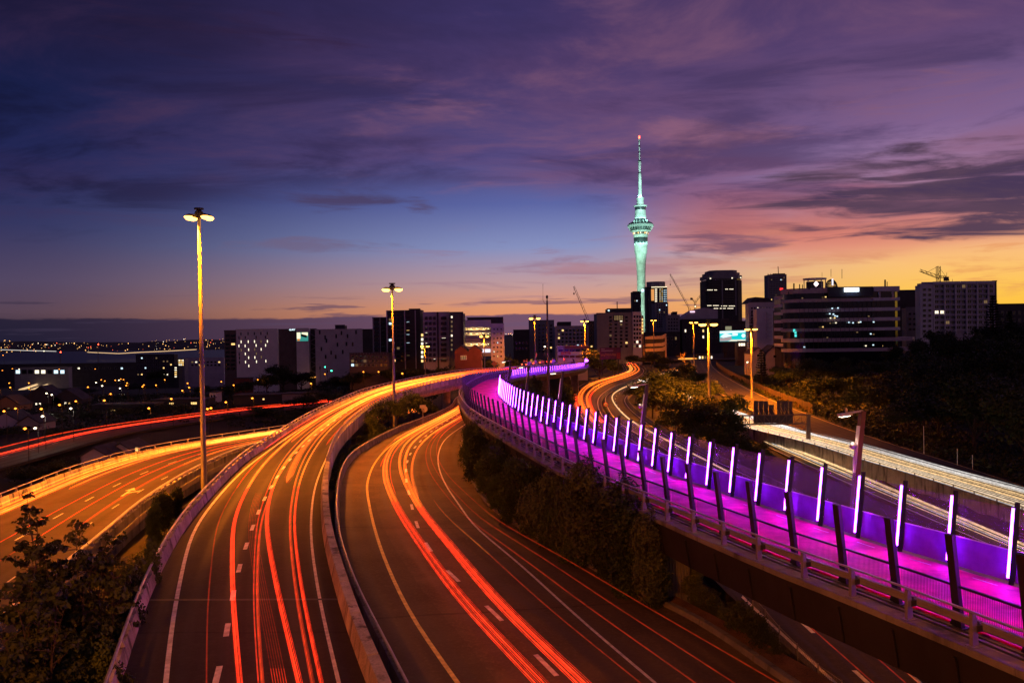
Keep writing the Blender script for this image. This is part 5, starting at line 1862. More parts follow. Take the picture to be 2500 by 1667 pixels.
def window(root, p, w, h, pane=None, frame=None, mull=0, name='window', ry=0.0):
    pane, frame = pane or winglass, frame or wall_dark
    k = (pane.name, frame.name, mull)
    if k not in WM:
        WM[k] = win_mesh(frame, pane, k, mull)
    return inst(name, WM[k], root, p, (0, 0, ry), (w, 1, h))


bal_me = {}


def balcony(root, p, w, m_=None, depth=1.2):
    m_ = m_ or wall_grey
    if m_.name not in bal_me:
        mb = MB().frame((0, 0, 0), (1, 0, 0), (0, 1, 0), (0, 0, 1), (-.5, -1, -.1), (.5, 0, .06))
        mb.frame((0, 0, 0), (1, 0, 0), (0, 1, 0), (0, 0, 1), (-.5, -1, .06), (.5, -.95, 1.0))
        mb.frame((0, 0, 0), (1, 0, 0), (0, 1, 0), (0, 0, 1), (-.5, -.95, .06), (-.47, 0, 1.0))
        mb.frame((0, 0, 0), (1, 0, 0), (0, 1, 0), (0, 0, 1), (.47, -.95, .06), (.5, 0, 1.0))
        bal_me[m_.name] = mb.mesh('balcony', m_)
    return inst('balcony', bal_me[m_.name], root, p, (0, 0, 0), (w, depth, 1))


class Bld:
    """a building whose front stands D metres out, sized from the photograph"""
    def __init__(s, name, label, D, cat='building', group=None, x=1500):
        s.D = D
        c = at_d(x, 800, D)
        s.g = gz(c.x, D + 4) - 1.0
        s.root = thing(name, label, cat, (c.x, D, s.g), group)

    def X(s, px, py=800):
        return at_d(px, py, s.D).x

    def Z(s, px, py):
        return at_d(px, py, s.D).z

    def block(s, x0, x1, ytop, m_, depth=14, ybase=None, dy=0.0, name='wall', parapet=True, xc=None):
        off_ = max(60.0, min(abs(x0 - 1250), abs(x1 - 1250)))
        depth = min(depth, max(4.0, 9.0 * s.D / off_))
        X0, X1 = s.X(x0), s.X(x1)
        zt = s.Z((x0 + x1) / 2, ytop)
        zb = s.g if ybase is None else s.Z((x0 + x1) / 2, ybase)
        mb = MB().frame((0, 0, 0), (1, 0, 0), (0, 1, 0), (0, 0, 1), (X0, s.D + dy, zb), (X1, s.D + dy + depth, zt))
        if parapet:
            mb.frame((0, 0, 0), (1, 0, 0), (0, 1, 0), (0, 0, 1), (X0 - .12, s.D + dy - .12, zt - 0.004), (X1 + .12, s.D + dy + .3, zt + .45))
        return mb.obj(name, m_, s.root)

    def wins(s, x0, x1, y0, y1, cols, rows, fw=.6, fh=.6, lit=0.0, litm=None, frame=None, mull=0, dy=-0.02, pane=None, seed=1, balc=None, skip=None):
        rng = random.Random(seed)
        litm = litm or [win_y, win_w, win_dim, win_dim, win_c]
        lit = lit + .04 if 0 < lit < .5 else lit
        cw, rh = (x1 - x0) / cols, (y1 - y0) / rows
        for r in range(rows):
            for c in range(cols):
                if skip and skip(c, r):
                    continue
                cx, cy = x0 + (c + .5) * cw, y0 + (r + .5) * rh
                p = at_d(cx, cy, s.D)
                w, h = cw * s.D / 2000 * fw, rh * s.D / 2000 * fh
                pm = rng.choice(litm) if rng.random() < lit else (pane or winglass)
                window(s.root, Vector((p.x, s.D + dy, p.z)), w, h, pm, frame, mull)
                if balc:
                    balcony(s.root, Vector((p.x, s.D + dy, p.z - h * .55)), w * 1.1, balc)

    def at(s, px, py, dy=-0.05):
        p = at_d(px, py, s.D)
        return Vector((p.x, s.D + dy, p.z))


def text_mesh(body, size, m_, parent, p, name='lettering', depth=0.06, rx=math.pi / 2, align='CENTER'):
    cu = bpy.data.curves.new(name, 'FONT')
    cu.body, cu.size, cu.extrude, cu.align_x, cu.align_y = body, size, depth, align, 'CENTER'
    tmp = link(bpy.data.objects.new(name, cu))
    dg = bpy.context.evaluated_depsgraph_get()
    me = bpy.data.meshes.new_from_object(tmp.evaluated_get(dg))
    bpy.data.objects.remove(tmp)
    me.materials.clear()
    me.materials.append(m_)
    return inst(name, me, parent, p, (rx, 0, 0))


# --- left hotel group
b = Bld('hotel', 'long white hotel with scattered slit windows, some lit yellow', 430, x=620)
b.block(547, 577, 808, wall_brown, 20)
b.wins(549, 576, 815, 905, 2, 9, .8, .55, .04, seed=3, balc=None)
b.block(577, 678, 805, wall_white, 22, dy=-0.6)
slit = [(400, 515, 0), (478, 512, 0), (547, 512, 0), (618, 510, 0), (688, 510, 0), (378, 556, 0), (448, 556, 0), (566, 553, 0), (668, 552, 0), (402, 602, 1), (480, 600, 1), (548, 598, 1), (619, 598, 2), (689, 596, 1), (378, 646, 1), (446, 646, 1), (566, 641, 1), (669, 640, 1),
        (404, 692, 2), (484, 687, 1), (551, 685, 2), (621, 683, 1), (382, 738, 0), (448, 733, 1), (568, 730, 2), (384, 778, 0), (484, 774, 1), (552, 772, 1), (623, 768, 2), (384, 826, 0), (450, 822, 1), (570, 818, 1), (672, 812, 1), (486, 864, 1)]
for u, v, l in slit:
    window(b.root, b.at(500 + u / 4.48, 700 + v / 4.48, -0.62), .55, 1.6, [winglass, win_w, win_dim][l], wall_grey)
b2 = Bld('hotel', 'dark bay windowed middle block of the hotel with a lit roof sign', 432, x=700)
b2.block(678, 723, 805, wall_brown, 22, dy=-0.3)
b2.wins(681, 693, 810, 890, 1, 4, .9, .85, 0)
b2.wins(695, 705, 810, 895, 1, 8, .9, .72, .0, frame=wall_grey)
sg = Bld('roof_sign', 'small white lit hotel roof sign reading QUEST', 431, 'sign', x=714)
sg.root.location = b2.at(714, 805, -0.5)
sgb = MB().box(sg.root.location + Vector((0, .1, 0)), (3.6, 0.2, 1.0)).obj('sign_board', mat('sign_blue', (0.02, 0.06, 0.09), 0.5), sg.root)
text_mesh('QUEST', 1.05, emit('sign_white', (0.75, 0.95, 1.0), 2.2), sg.root, sg.root.location + Vector((0, -.06, 0)))
b3 = Bld('hotel', 'pale tower slab of the hotel carrying a lit billboard', 431, x=738)
b3.block(723, 754, 803, wall_white, 22)
b3.block(754, 769, 804, wall_dark, 16, dy=3)
for k in range(9):
    p, q = b3.at(755, 815 + k * 11, 2.4), b3.at(768, 822 + k * 11, 2.4)
    if k % 2:
        p.z, q.z = q.z, p.z
    MB().beam(p, q, .9, .25).obj('stair_flight', wall_grey, b3.root)
bb = thing('billboard', 'small lit billboard with a teal and yellow house picture high on the hotel', 'billboard', b3.at(738.8, 822, -0.3))
c0 = b3.at(738.8, 822, -0.3)
MB().box(c0 + Vector((0, .12, 0)), (6.3, .2, 4.9)).obj('frame', wall_grey, bb)
teal_e, cream_e, org_e, dkteal = emit('bill_teal', (0.06, 0.42, 0.36), 0.7), emit('bill_cream', (1, .95, .62), 1.2), emit('bill_orange', (.9, .25, .04), .8), mat('bill_dark', (0.02, 0.08, 0.07), .6)
MB().box(c0 + Vector((0, 0, 0)), (6.0, .04, 4.6)).obj('poster', teal_e, bb)
MB().box(c0 + Vector((-2.0, -.03, .6)), (1.9, .03, 3.3)).obj('poster_patch', cream_e, bb)
MB().box(c0 + Vector((1.2, -.03, 1.4)), (3.2, .03, 1.7)).obj('poster_patch', cream_e, bb)
MB().box(c0 + Vector((-2.1, -.03, -1.6)), (1.3, .03, 1.0)).obj('poster_patch', org_e, bb)
MB().add([c0 + Vector((x, -.05, z)) for x, z in ((-.8, .9), (-.6, 1.5), (2.1, .8), (2.6, .1), (1.9, -.5), (-.7, .2))], [(0, 1, 2, 3, 4, 5)]).obj('poster_house', dkteal, bb)
b4 = Bld('warehouse', 'windowless looking pale grey block with scattered dark slits and rooftop plant', 428, x=830)
b4.block(769, 884, 805, wall_mauve, 30)
b4.block(884, 908, 805, wall_dark, 26, dy=1)
b4.block(810, 834, 794.5, wall_dark, 6, 804, 8, 'roof_plant')
for u, v in ((1257, 498), (1317, 555), (1332, 590), (1437, 540), (1495, 505), (1562, 540), (1655, 497), (1451, 632), (1550, 625), (1618, 628), (1275, 680), (1382, 720), (1510, 712), (1323, 765), (1433, 765)):
    window(b4.root, b4.at(500 + u / 4.48, 700 + v / 4.48), .75, 2.1, winglass, wall_dark)
b5 = Bld('low_building', 'low dark building with jutting frame roof before the pale grey block', 330, x=900)
b5.block(852, 948, 863, wall_brown, 14)
for k in range(14):
    p = b5.at(853 + k * 7, 863, -1.0)
    MB().beam(p, p + Vector((0, 6, .25)), .12, .25).obj('rafter', wall_grey, b5.root)
b5.wins(856, 946, 866, 896, 9, 3, .8, .7, .03, frame=wall_grey)
# --- apartment towers left of centre
b = Bld('apartment_tower', 'dark narrow apartment tower beside the second floodlight mast', 360, x=925)
b.block(909.6, 944, 777, wall_dark, 18)
for x in (910.5, 927):
    b.block(x, x + 2, 776, wall_mauve, .5, dy=-.4, name='pier', parapet=False)
b.wins(913, 926, 782, 880, 1, 10, .85, .6, .08, frame=wall_grey)
b.wins(930, 943, 782, 880, 1, 10, .8, .6, .05)
b = Bld('apartment_tower', 'tallest dark glass apartment tower of the left group', 345, x=985)
b.block(944, 1000, 760, wall_dark, 20)
b.block(1000, 1027, 756, wall_dark, 20, dy=-1)
for x in (944.5, 988, 1014):
    b.block(x, x + 2.2, 758, wall_mauve, .6, dy=-1.4, name='pier', parapet=False)
b.wins(948, 987, 765, 885, 4, 12, .82, .66, .05, seed=4, frame=wall_dark, balc=None)
b.wins(991, 1013, 763, 885, 2, 12, .85, .66, .09, seed=7, frame=wall_dark, balc=wall_dark)
b.wins(1017, 1026, 768, 885, 1, 11, .8, .6, .1, seed=2)
for k in range(7):
    window(b.root, b.at(1031, 818 + k * 10.5, -.3), 1.1, 1.3, win_w if k % 3 else win_y, wall_grey)
b = Bld('apartment_tower', 'pale mauve apartment tower with columns of small dark balconies', 335, x=1060)
b.block(1033, 1097, 764, wall_mauve, 18)
b.block(1067, 1071, 762, wall_dark, .5, dy=-.35, name='stair_strip', parapet=False)
b.wins(1036, 1066, 770, 885, 3, 9, .55, .55, .03, seed=5, balc=wall_dark)
b.wins(1076, 1091, 770, 885, 1, 9, .8, .55, .08, seed=8, balc=wall_dark)
b = Bld('apartment_tower', 'plain olive grey tower with one column of small lit windows', 330, x=1115)
b.block(1098, 1130.6, 764, wall_green, 16)
b.block(1127, 1131.5, 764, wall_dark, 1, dy=-.4, name='edge_strip', parapet=False)
for k in range(8):
    window(b.root, b.at(1103, 774 + k * 11.3), .8, 1.0, win_dim if k % 4 else win_w, wall_grey)
b = Bld('apartment_block', 'white block with four floors of brightly lit open walkways', 350, x=1170)
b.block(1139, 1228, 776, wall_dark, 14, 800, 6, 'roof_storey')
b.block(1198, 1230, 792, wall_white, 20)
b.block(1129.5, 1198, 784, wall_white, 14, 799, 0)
warm = mat('warm_wall', (0.7, 0.58, 0.38), 0.8)
for k, (y0, y1) in enumerate(((799, 811), (811, 823), (824, 836), (837, 849))):
    X0, X1 = b.X(1129.5), b.X(1197)
    z0, z1 = b.Z(1160, y1), b.Z(1160, y0)
    MB().frame((0, 0, 0), (1, 0, 0), (0, 1, 0), (0, 0, 1), (X0, b.D + 2.0, z0), (X1, b.D + 8, z1)).obj('walkway_wall', warm if k != 2 else wall_mauve, b.root)
    MB().frame((0, 0, 0), (1, 0, 0), (0, 1, 0), (0, 0, 1), (X0, b.D, z0), (X1, b.D + 2.0, z0 + .2)).obj('walkway_floor', wall_white, b.root)
    MB().frame((0, 0, 0), (1, 0, 0), (0, 1, 0), (0, 0, 1), (X0, b.D, z0 + .2), (X1, b.D + .08, z0 + .75)).obj('walkway_rail', wall_grey, b.root)
    for x in (1133, 1150, 1164, 1180, 1192):
        if k != 2:
            q = b.at(x, y0 + 3.5, 1.0)
            MB().lathe(q, [(.1, -.1), (.16, 0), (.1, .1)], 8).obj('walkway_lamp', wht_s, b.root)
            if x in (1133, 1150, 1164, 1180):
                lamp(b.root, q + Vector((0, -.2, -.3)), 90, (1, .72, .36), .15)
b.block(1129.5, 1198, 849, wall_grey, 12, 870, 0, parapet=False)
MB().box(b.at(1187, 856, -.2), (3.6, .1, 1.4)).obj('shop_sign', emit('shop_white', (.9, .85, 1), 1.2), b.root)
b.wins(1202, 1228, 798, 875, 3, 7, .3, .35, .08, seed=12)
b = Bld('gabled_house', 'low dark red gabled building under the lit white block', 300, x=1140)
X0, X1, zt = b.X(1109), b.X(1174), b.Z(1140, 857)
for k in range(2):
    a, c = X0 + (X1 - X0) * k / 2, X0 + (X1 - X0) * (k + 1) / 2
    MB().prism([(a, b.g), (c, b.g), (c, zt), ((a + c) / 2, zt + 1.9), (a, zt)], b.D, b.D + 12).obj('wall', wall_red, b.root)
    MB().prism([(a - .3, zt), ((a + c) / 2, zt + 2.2), (c + .3, zt), (c + .3, zt - .2), ((a + c) / 2, zt + 1.95), (a - .3, zt - .2)], b.D - .4, b.D + 12.3).obj('roof', roof_m, b.root)
window(b.root, b.at(1132, 873), 2.2, 1.6, win_dim, wall_white, 2)
# --- middle city row
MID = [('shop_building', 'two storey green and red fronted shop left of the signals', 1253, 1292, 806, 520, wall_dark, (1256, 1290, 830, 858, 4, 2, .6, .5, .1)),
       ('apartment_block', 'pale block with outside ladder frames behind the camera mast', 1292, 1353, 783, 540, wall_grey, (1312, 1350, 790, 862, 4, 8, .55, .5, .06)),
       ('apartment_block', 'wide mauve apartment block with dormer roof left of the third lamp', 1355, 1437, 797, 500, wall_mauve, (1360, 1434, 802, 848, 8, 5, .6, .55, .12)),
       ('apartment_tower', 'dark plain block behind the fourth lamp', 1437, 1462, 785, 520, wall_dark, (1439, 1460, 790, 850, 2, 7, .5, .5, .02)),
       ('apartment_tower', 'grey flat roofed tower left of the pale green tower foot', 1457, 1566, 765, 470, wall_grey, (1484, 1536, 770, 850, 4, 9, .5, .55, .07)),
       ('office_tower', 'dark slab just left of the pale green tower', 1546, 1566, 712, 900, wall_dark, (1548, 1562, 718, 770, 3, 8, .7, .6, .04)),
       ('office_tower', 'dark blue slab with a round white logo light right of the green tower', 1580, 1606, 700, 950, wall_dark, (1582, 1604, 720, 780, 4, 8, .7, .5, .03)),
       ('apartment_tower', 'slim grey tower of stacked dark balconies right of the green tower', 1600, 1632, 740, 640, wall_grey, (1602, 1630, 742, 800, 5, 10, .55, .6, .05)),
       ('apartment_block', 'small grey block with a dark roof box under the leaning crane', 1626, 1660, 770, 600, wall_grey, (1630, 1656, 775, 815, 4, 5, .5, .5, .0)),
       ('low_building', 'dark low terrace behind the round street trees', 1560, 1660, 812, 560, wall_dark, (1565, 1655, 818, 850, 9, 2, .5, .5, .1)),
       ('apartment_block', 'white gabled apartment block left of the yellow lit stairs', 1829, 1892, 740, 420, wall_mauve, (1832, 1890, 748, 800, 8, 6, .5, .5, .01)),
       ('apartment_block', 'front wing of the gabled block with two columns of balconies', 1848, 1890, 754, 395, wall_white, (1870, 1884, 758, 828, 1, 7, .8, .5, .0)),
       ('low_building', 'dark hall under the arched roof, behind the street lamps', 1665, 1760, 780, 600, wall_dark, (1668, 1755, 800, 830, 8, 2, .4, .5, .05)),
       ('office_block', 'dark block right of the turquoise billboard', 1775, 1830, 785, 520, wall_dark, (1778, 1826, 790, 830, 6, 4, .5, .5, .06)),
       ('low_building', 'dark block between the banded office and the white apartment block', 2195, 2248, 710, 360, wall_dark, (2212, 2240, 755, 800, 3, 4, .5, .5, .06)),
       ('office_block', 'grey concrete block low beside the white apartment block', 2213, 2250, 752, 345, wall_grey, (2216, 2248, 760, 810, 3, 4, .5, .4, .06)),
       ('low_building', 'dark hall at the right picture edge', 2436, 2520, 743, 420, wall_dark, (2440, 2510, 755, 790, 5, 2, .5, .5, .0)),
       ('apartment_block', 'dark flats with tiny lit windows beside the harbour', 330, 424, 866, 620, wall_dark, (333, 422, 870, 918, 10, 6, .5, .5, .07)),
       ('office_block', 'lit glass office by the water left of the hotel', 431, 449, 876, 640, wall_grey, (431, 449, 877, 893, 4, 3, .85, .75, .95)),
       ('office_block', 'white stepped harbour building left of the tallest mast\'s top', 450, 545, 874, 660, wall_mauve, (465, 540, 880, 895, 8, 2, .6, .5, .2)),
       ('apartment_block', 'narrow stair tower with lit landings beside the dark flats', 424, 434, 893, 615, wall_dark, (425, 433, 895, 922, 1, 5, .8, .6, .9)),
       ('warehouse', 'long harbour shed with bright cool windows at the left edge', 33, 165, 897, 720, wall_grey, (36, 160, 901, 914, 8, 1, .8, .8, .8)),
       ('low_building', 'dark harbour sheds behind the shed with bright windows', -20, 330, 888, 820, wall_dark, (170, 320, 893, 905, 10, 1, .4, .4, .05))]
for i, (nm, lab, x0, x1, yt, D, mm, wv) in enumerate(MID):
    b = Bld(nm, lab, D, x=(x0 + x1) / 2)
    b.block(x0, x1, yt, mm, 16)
    lm = [win_c, win_w] if 'shed' in lab and 'bright' in lab else ([win_w, win_y] if wv[8] > .5 else None)
    b.wins(*wv[:8], lit=wv[8], seed=20 + i, frame=wall_dark if mm is not wall_dark else wall_grey, litm=lm, mull=1 if D < 450 else 0, balc=wall_white if 'columns of balconies' in lab else None)
    if 'flat roofed tower' in lab:
        b.block(1484, 1544, 754, wall_dark, 8, 766, 4, 'roof_storey')
        b.block(1544, 1566, 763, wall_white, 15, dy=-1.2, name='glazed_wing')
        b.wins(1545, 1565, 768, 850, 3, 8, .85, .7, .03, seed=55, frame=wall_white, dy=-1.24)
        b.block(1566, 1571, 772, win_dim and wall_brown, 6, name='stair')
        for k in range(5):
            window(b.root, b.at(1568.5, 780 + k * 8), 1.0, 1.4, win_y, wall_grey)
        b.block(1511, 1513, 735, wall_dark, .5, 755, 8, 'aerial', False)
        window(b.root, b.at(1510, 776), 6, 3.2, win_dim, wall_dark, 3)
        window(b.root, b.at(1486, 758, -.1), 1.2, 1.0, win_c, wall_dark)
    if 'logo light' in lab:
        q = b.at(1584, 703, -.6)
        MB().lathe((0, 0, 0), [(1.9, -.2), (1.9, .2)], 16).obj('logo_light', emit('logo_blue', (.55, .7, 1), 2.0), b.root, off=q - rootloc(b.root), local=True).rotation_euler = (math.pi / 2, 0, 0)
    if 'dark roof box' in lab:
        b.block(1644, 1656, 762, wall_dark, 6, 771, 3, 'roof_storey')
    if 'white gabled' in lab:
        z0, X0, X1 = b.Z(1860, 740), b.X(1829), b.X(1892)
        MB().prism([(X0, z0), (X1, z0), (X1 - 3, z0 + 2.6), (X0 + 3.5, z0 + 3.2)], b.D + .2, b.D + 15).obj('roof', roof_m, b.root)
    if 'dormer roof' in lab:
        b.block(1362, 1395, 787, wall_dark, 10, 798, 2, 'roof_storey')
# glazed dark tower with stepped crown
b = Bld('office_tower', 'big dark chamfered office tower with stepped crown right of the cranes', 700, x=1770)
def chamfer(x0, x1, y0, y1, c, m_, name, dy=0):
    X0, X1, z1, z0 = b.X(x0) , b.X(x1), b.Z((x0 + x1) / 2, y0), (b.g if y1 is None else b.Z((x0 + x1) / 2, y1))
    D0, D1 = b.D + dy, b.D + 30 - dy
    ring = [(X0 + c, D0), (X1 - c, D0), (X1, D0 + c), (X1, D1 - c), (X1 - c, D1), (X0 + c, D1), (X0, D1 - c), (X0, D0 + c)]
    return MB().loft([[Vector((x, y, z)) for x, y in ring] for z in (z0, z1)]).obj(name, m_, b.root)
chamfer(1727, 1816, 684, None, 4.5, wall_dark, 'wall')
chamfer(1727, 1816.5, 672, 680, 4.5, wall_grey, 'crown_band', -.2)
chamfer(1732, 1812, 665, 672, 4.5, wall_grey, 'crown_band', 1)
chamfer(1738, 1806, 659, 665, 4.5, wall_grey, 'roof_storey', 2)
chamfer(1729, 1814, 680, 684, 4.5, winglass, 'glass_band', .6)
for k in range(9):
    b.block(1731 + k * 7.6 if k < 8 else 1796, 1731.6 + k * 7.6 if k < 8 else 1799, 684, wall_grey if k == 8 else wall_dark, .3, 770, -.12, 'mullion', False)
b.block(1763, 1766, 684, wall_grey, .4, None, -.35, 'pier', False)
b.wins(1731, 1796, 686, 760, 16, 12, .8, .55, .0, frame=wall_dark)
for x0, x1, yy, n in ((1728, 1752, 708, 7), (1772, 1792, 706, 6), (1728, 1760, 746, 9), (1744, 1796, 753, 14), (1758, 1796, 747, 10)):
    for k in range(n):
        if (k * 7 + n) % 5:
            window(b.root, b.at(x0 + (x1 - x0) * k / n, yy, -.25), 1.3, .7, win_w, wall_dark)
for k, x in enumerate((1734, 1787, 1808)):
    window(b.root, b.at(x, 680 - k, -.5), 1.4, 1.1, win_w, wall_dark)
# tower under construction
b = Bld('tower_under_construction', 'grey tower under construction with a red lit sign and ragged top', 850, x=1900)
b.block(1876, 1922, 671, wall_grey, 22)
b.block(1891, 1921, 668, wall_dark, 14, 674, 3, 'roof_storey')
b.wins(1878, 1920, 675, 750, 11, 14, .7, .55, .02, frame=wall_grey)
MB().box(b.at(1907.5, 706, -.3), (3.2, .2, 2.2)).obj('red_sign', emit('red_sign', (1, .03, .03), 2), b.root)
for x in (1878, 1884, 1896, 1905, 1914):
    b.block(x, x + .8, 667, wall_dark, .4, 672, 2, 'column', False)
MB().tube([b.at(1903.5, 668, 4), b.at(1902.5, 650, 4)], .4, 5).obj('mast', dark_m, b.root)
# crowned lit tower right of the green one
b = Bld('hotel_tower', 'lit tower with a round crown and rows of bright windows', 800, x=1610)
q = b.at(1610, 716)
rr = (b.X(1628) - b.X(1584)) / 2
cx = (b.X(1628) + b.X(1584)) / 2
MB().lathe((cx, b.D + rr, 0), [(rr, b.Z(1606, 700)), (rr * 1.02, b.Z(1606, 690)), (rr * .98, b.Z(1606, 687))], 24).obj('crown', wall_mauve, b.root)
for k in range(14):
    a = math.pi * (1 + (k + .5) / 14)
    MB().beam((cx + math.cos(a) * rr * 1.02, b.D + rr + math.sin(a) * rr * 1.02, b.Z(1606, 700)), (cx + math.cos(a) * rr * 1.04, b.D + rr + math.sin(a) * rr * 1.04, b.Z(1606, 687)), .3).obj('crown_rib', wall_grey, b.root)
b.block(1592, 1630, 701, wall_dark, 18)
b.block(1591.5, 1630, 700, emit('crown_line', (1, .85, .55), 1.6), .4, 701.6, -.3, 'light_line', False)
b.wins(1598, 1605, 704, 738, 1, 7, .9, .55, 1, [win_w], dy=-.05)
b.wins(1609, 1619, 704, 738, 2, 7, .45, .4, .95, [win_w, win_y])
b.wins(1619.5, 1628, 706, 738, 2, 6, .6, .4, .95, [win_c])
b.block(1591, 1598, 706, emit('amber_panel', (1, .42, .12), .8), .5, 734, -.3, 'lit_panel', False)
# arched roof hall
b = Bld('arched_hall', 'pale hall with a long curved roof before the dark office tower', 620, x=1720)
arc = [(b.X(1667), b.Z(1667, 780)), (b.X(1667), b.Z(1667, 778)), (b.X(1680), b.Z(1680, 767)), (b.X(1697), b.Z(1697, 757)), (b.X(1720), b.Z(1720, 751.5)), (b.X(1740), b.Z(1740, 753)), (b.X(1753), b.Z(1753, 757)), (b.X(1753), b.Z(1753, 780))]
MB().prism(arc, b.D, b.D + 22).obj('roof', wall_mauve, b.root)
b.block(1667, 1780, 780, wall_brown, 20, dy=.1)
MB().box(b.at(1690, 761, -.3), (3.6, .2, 1.0)).obj('lit_sign', emit('lit_sign_pink', (1, .6, .8), 1.6), b.root)
# yellow lit stairs
b = Bld('stair_tower', 'open stair tower with a row of yellow lights beside the banded office', 370, x=1908)
b.block(1900, 1916, 758, wall_dark, 6, dy=2)
ylw = mat('stair_yellow', (.5, .42, .12), .7)
for k in range(8):
    p, q = b.at(1901, 772 + k * 9.2, 1.0), b.at(1914, 766 + k * 9.2, 1.0)
    if k % 2:
        p.z, q.z = q.z, p.z
    MB().beam(p, q, 1.2, .18).obj('stair_flight', ylw, b.root)
    l_ = b.at(1914.5, 759 + k * 10.4, -.3)
    MB().lathe(l_, [(.12, -.15), (.26, 0), (.12, .15)], 8).obj('stair_lamp', emit('stair_lamp_glow', (1, .8, .3), 14) if k == 0 else MATS['stair_lamp_glow'], b.root)
    lamp(b.root, l_ + Vector((-.5, -.6, -.2)), 60, (1, .8, .25), .1)
# white curved car park and arched shop
b = Bld('car_park', 'white building with two long curved openings behind the round street trees', 520, x=1600)
cw = mat('carpark_white', (.72, .55, .42), .8, var=.1)
b.block(1575, 1626, 826, wall_dark, 12, dy=.6, parapet=False)
for (y0, y1) in ((821, 828), (839, 846), (851, 858)):
    X0, X1, z0, z1 = b.X(1575), b.X(1626), b.Z(1600, y1), b.Z(1600, y0)
    MB().prism([(X0, z0), (X1 - 2, z0 + .2), (X1, z0 + 1.4), (X1, z1 + 1.6), (X1 - 3.0, z1 + .4), (X0, z1)], b.D - .3, b.D + .6).obj('band', cw, b.root)
b.block(1623, 1626.5, 814, cw, 1.2, None, -.35, 'end_wall', False)
lamp(b.root, b.at(1585, 850, -9), 1800, SOD, .3)
b = Bld('arched_shop', 'orange lit shop with a yellow arched window', 500, x=1550)
b.block(1531, 1572, 843, mat('shop_ochre', (.5, .3, .12), .8, var=.1), 10)
for k, r in enumerate((4.2, 3.3)):
    q = b.at(1550, 864, -.15 - .1 * k)
    MB().add([q] + [q + Vector((math.cos(a) * r, 0, math.sin(a) * r * .9)) for a in np.linspace(0, math.pi, 15)], [(0, i, i + 1) for i in range(1, 15)]).obj('arch', [emit('arch_yellow', (1, .62, .1), 1.4), win_y][k], b.root)
lamp(b.root, b.at(1560, 850, -5), 2500, SOD, .3)
# for sale shop
b = Bld('shop_building', 'low white two storey shop with a red sale board on its front', 330, x=1395)
b.block(1360, 1433, 846, wall_white, 10)
b.block(1378, 1437, 844, mat('fascia_red', (.28, .1, .09), .7), 1.2, 851, -1.3, 'fascia', False)
b.wins(1362, 1432, 852, 859, 5, 1, .9, .85, .04, frame=wall_grey)
b.wins(1362, 1432, 867, 874, 5, 1, .9, .85, .0, frame=wall_grey, pane=wall_red)
fs_ = thing('sale_board', 'red board with white lettering FOR SALE on the low white shop', 'sign', b.at(1381.5, 862.5, -.25))
q = Vector(fs_.location)
MB().box(q, (3.7, .12, 1.15)).obj('sign_board', mat('board_red', (.75, .06, .05), .6), fs_)
text_mesh('FOR SALE', .72, mat('letter_white', (.8, .78, .75), .6), fs_, q + Vector((0, -.1, .12)), depth=.03)
MB().box(q + Vector((0, -.08, -.36)), (3.0, .03, .16)).obj('text_line', MATS['letter_white'], fs_)
# red poster billboard
rb = thing('billboard', 'red brown poster billboard of small figures right of the sale board', 'billboard', at_d(1490, 862, 300))
q = Vector(rb.location)
MB().box(q + Vector((0, .2, -.1)), (7.8, .3, 4.4)).obj('frame', dark_m, rb)
MB().box(q + Vector((0, .02, -.1)), (7.6, .06, 4.2)).obj('poster', mat('poster_maroon', (.16, .03, .05), .6, var=.3, scale=.6), rb)
wl = mat('poster_text', (.5, .32, .3), .6)
MB().box(q + Vector((-2.7, -.03, 1.5)), (1.3, .03, .25)).obj('text_line', wl, rb)
MB().box(q + Vector((-1.1, -.03, .9)), (4.4, .03, .3)).obj('text_line', wl, rb)
rr_ = random.Random(3)
fg = mat('poster_figures', (.6, .22, .06), .6)
for k in range(18):
    MB().box(q + Vector((-3.2 + k * .3, -.03, -.6 + rr_.uniform(-.25, .25))), (.16, .03, rr_.uniform(.4, .9))).obj('poster_figure', fg, rb)
MB().box(q + Vector((3.0, -.03, -1.0)), (1.4, .03, 2.2)).obj('poster_patch', mat('poster_red', (.4, .04, .03), .6), rb)
for x in (-3, 3):
    MB().box(q + Vector((x, .5, -4)), (.3, .3, 8)).obj('leg', dark_m, rb)
# turquoise billboard
tb_ = thing('billboard', 'big glowing turquoise billboard with white shapes', 'billboard', at_d(1796, 820, 430))
q = Vector(tb_.location)
MB().box(q + Vector((0, .4, 0)), (16.8, .5, 6.0)).obj('frame', dark_m, tb_)
cy, cyw, pkl = emit('poster_turquoise', (.0, .72, .78), .9), emit('poster_pale', (.75, 1, 1), 1.15), emit('poster_pinkish', (.75, .6, .62), .55)
P2 = lambda pts, m_, y, nm: MB().add([q + Vector((x, y, z)) for x, z in pts], [tuple(range(len(pts)))]).obj(nm, m_, tb_)
P2([(-8.3, -2.8), (8.3, -2.8), (8.3, 2.9), (-8.3, 2.7)], cy, .1, 'poster')
P2([(-8.3, 1.3), (8.3, 1.9), (8.3, 2.85), (-8.3, 2.65)], cyw, .06, 'poster_patch')
P2([(-8.2, -.2), (-5.5, 1.5), (-2, .6), (-2.2, -.1), (-6.5, -.9)], cyw, .04, 'poster_patch')
P2([(-8.2, -2.7), (-8.2, -.8), (-6.5, -.95), (-2.2, -.15), (-2.0, -1.6), (-4.2, -2.6)], pkl, .05, 'poster_patch')
P2([(-1.8, 0), (1.0, .2), (1.2, 1.4), (-1.6, 1.6)], cyw, .04, 'poster_patch')
P2([(4.1 + 1.05 * math.cos(a), .1 + 1.05 * math.sin(a)) for a in np.linspace(0, 6.1, 16)], cyw, .03, 'poster_disc')
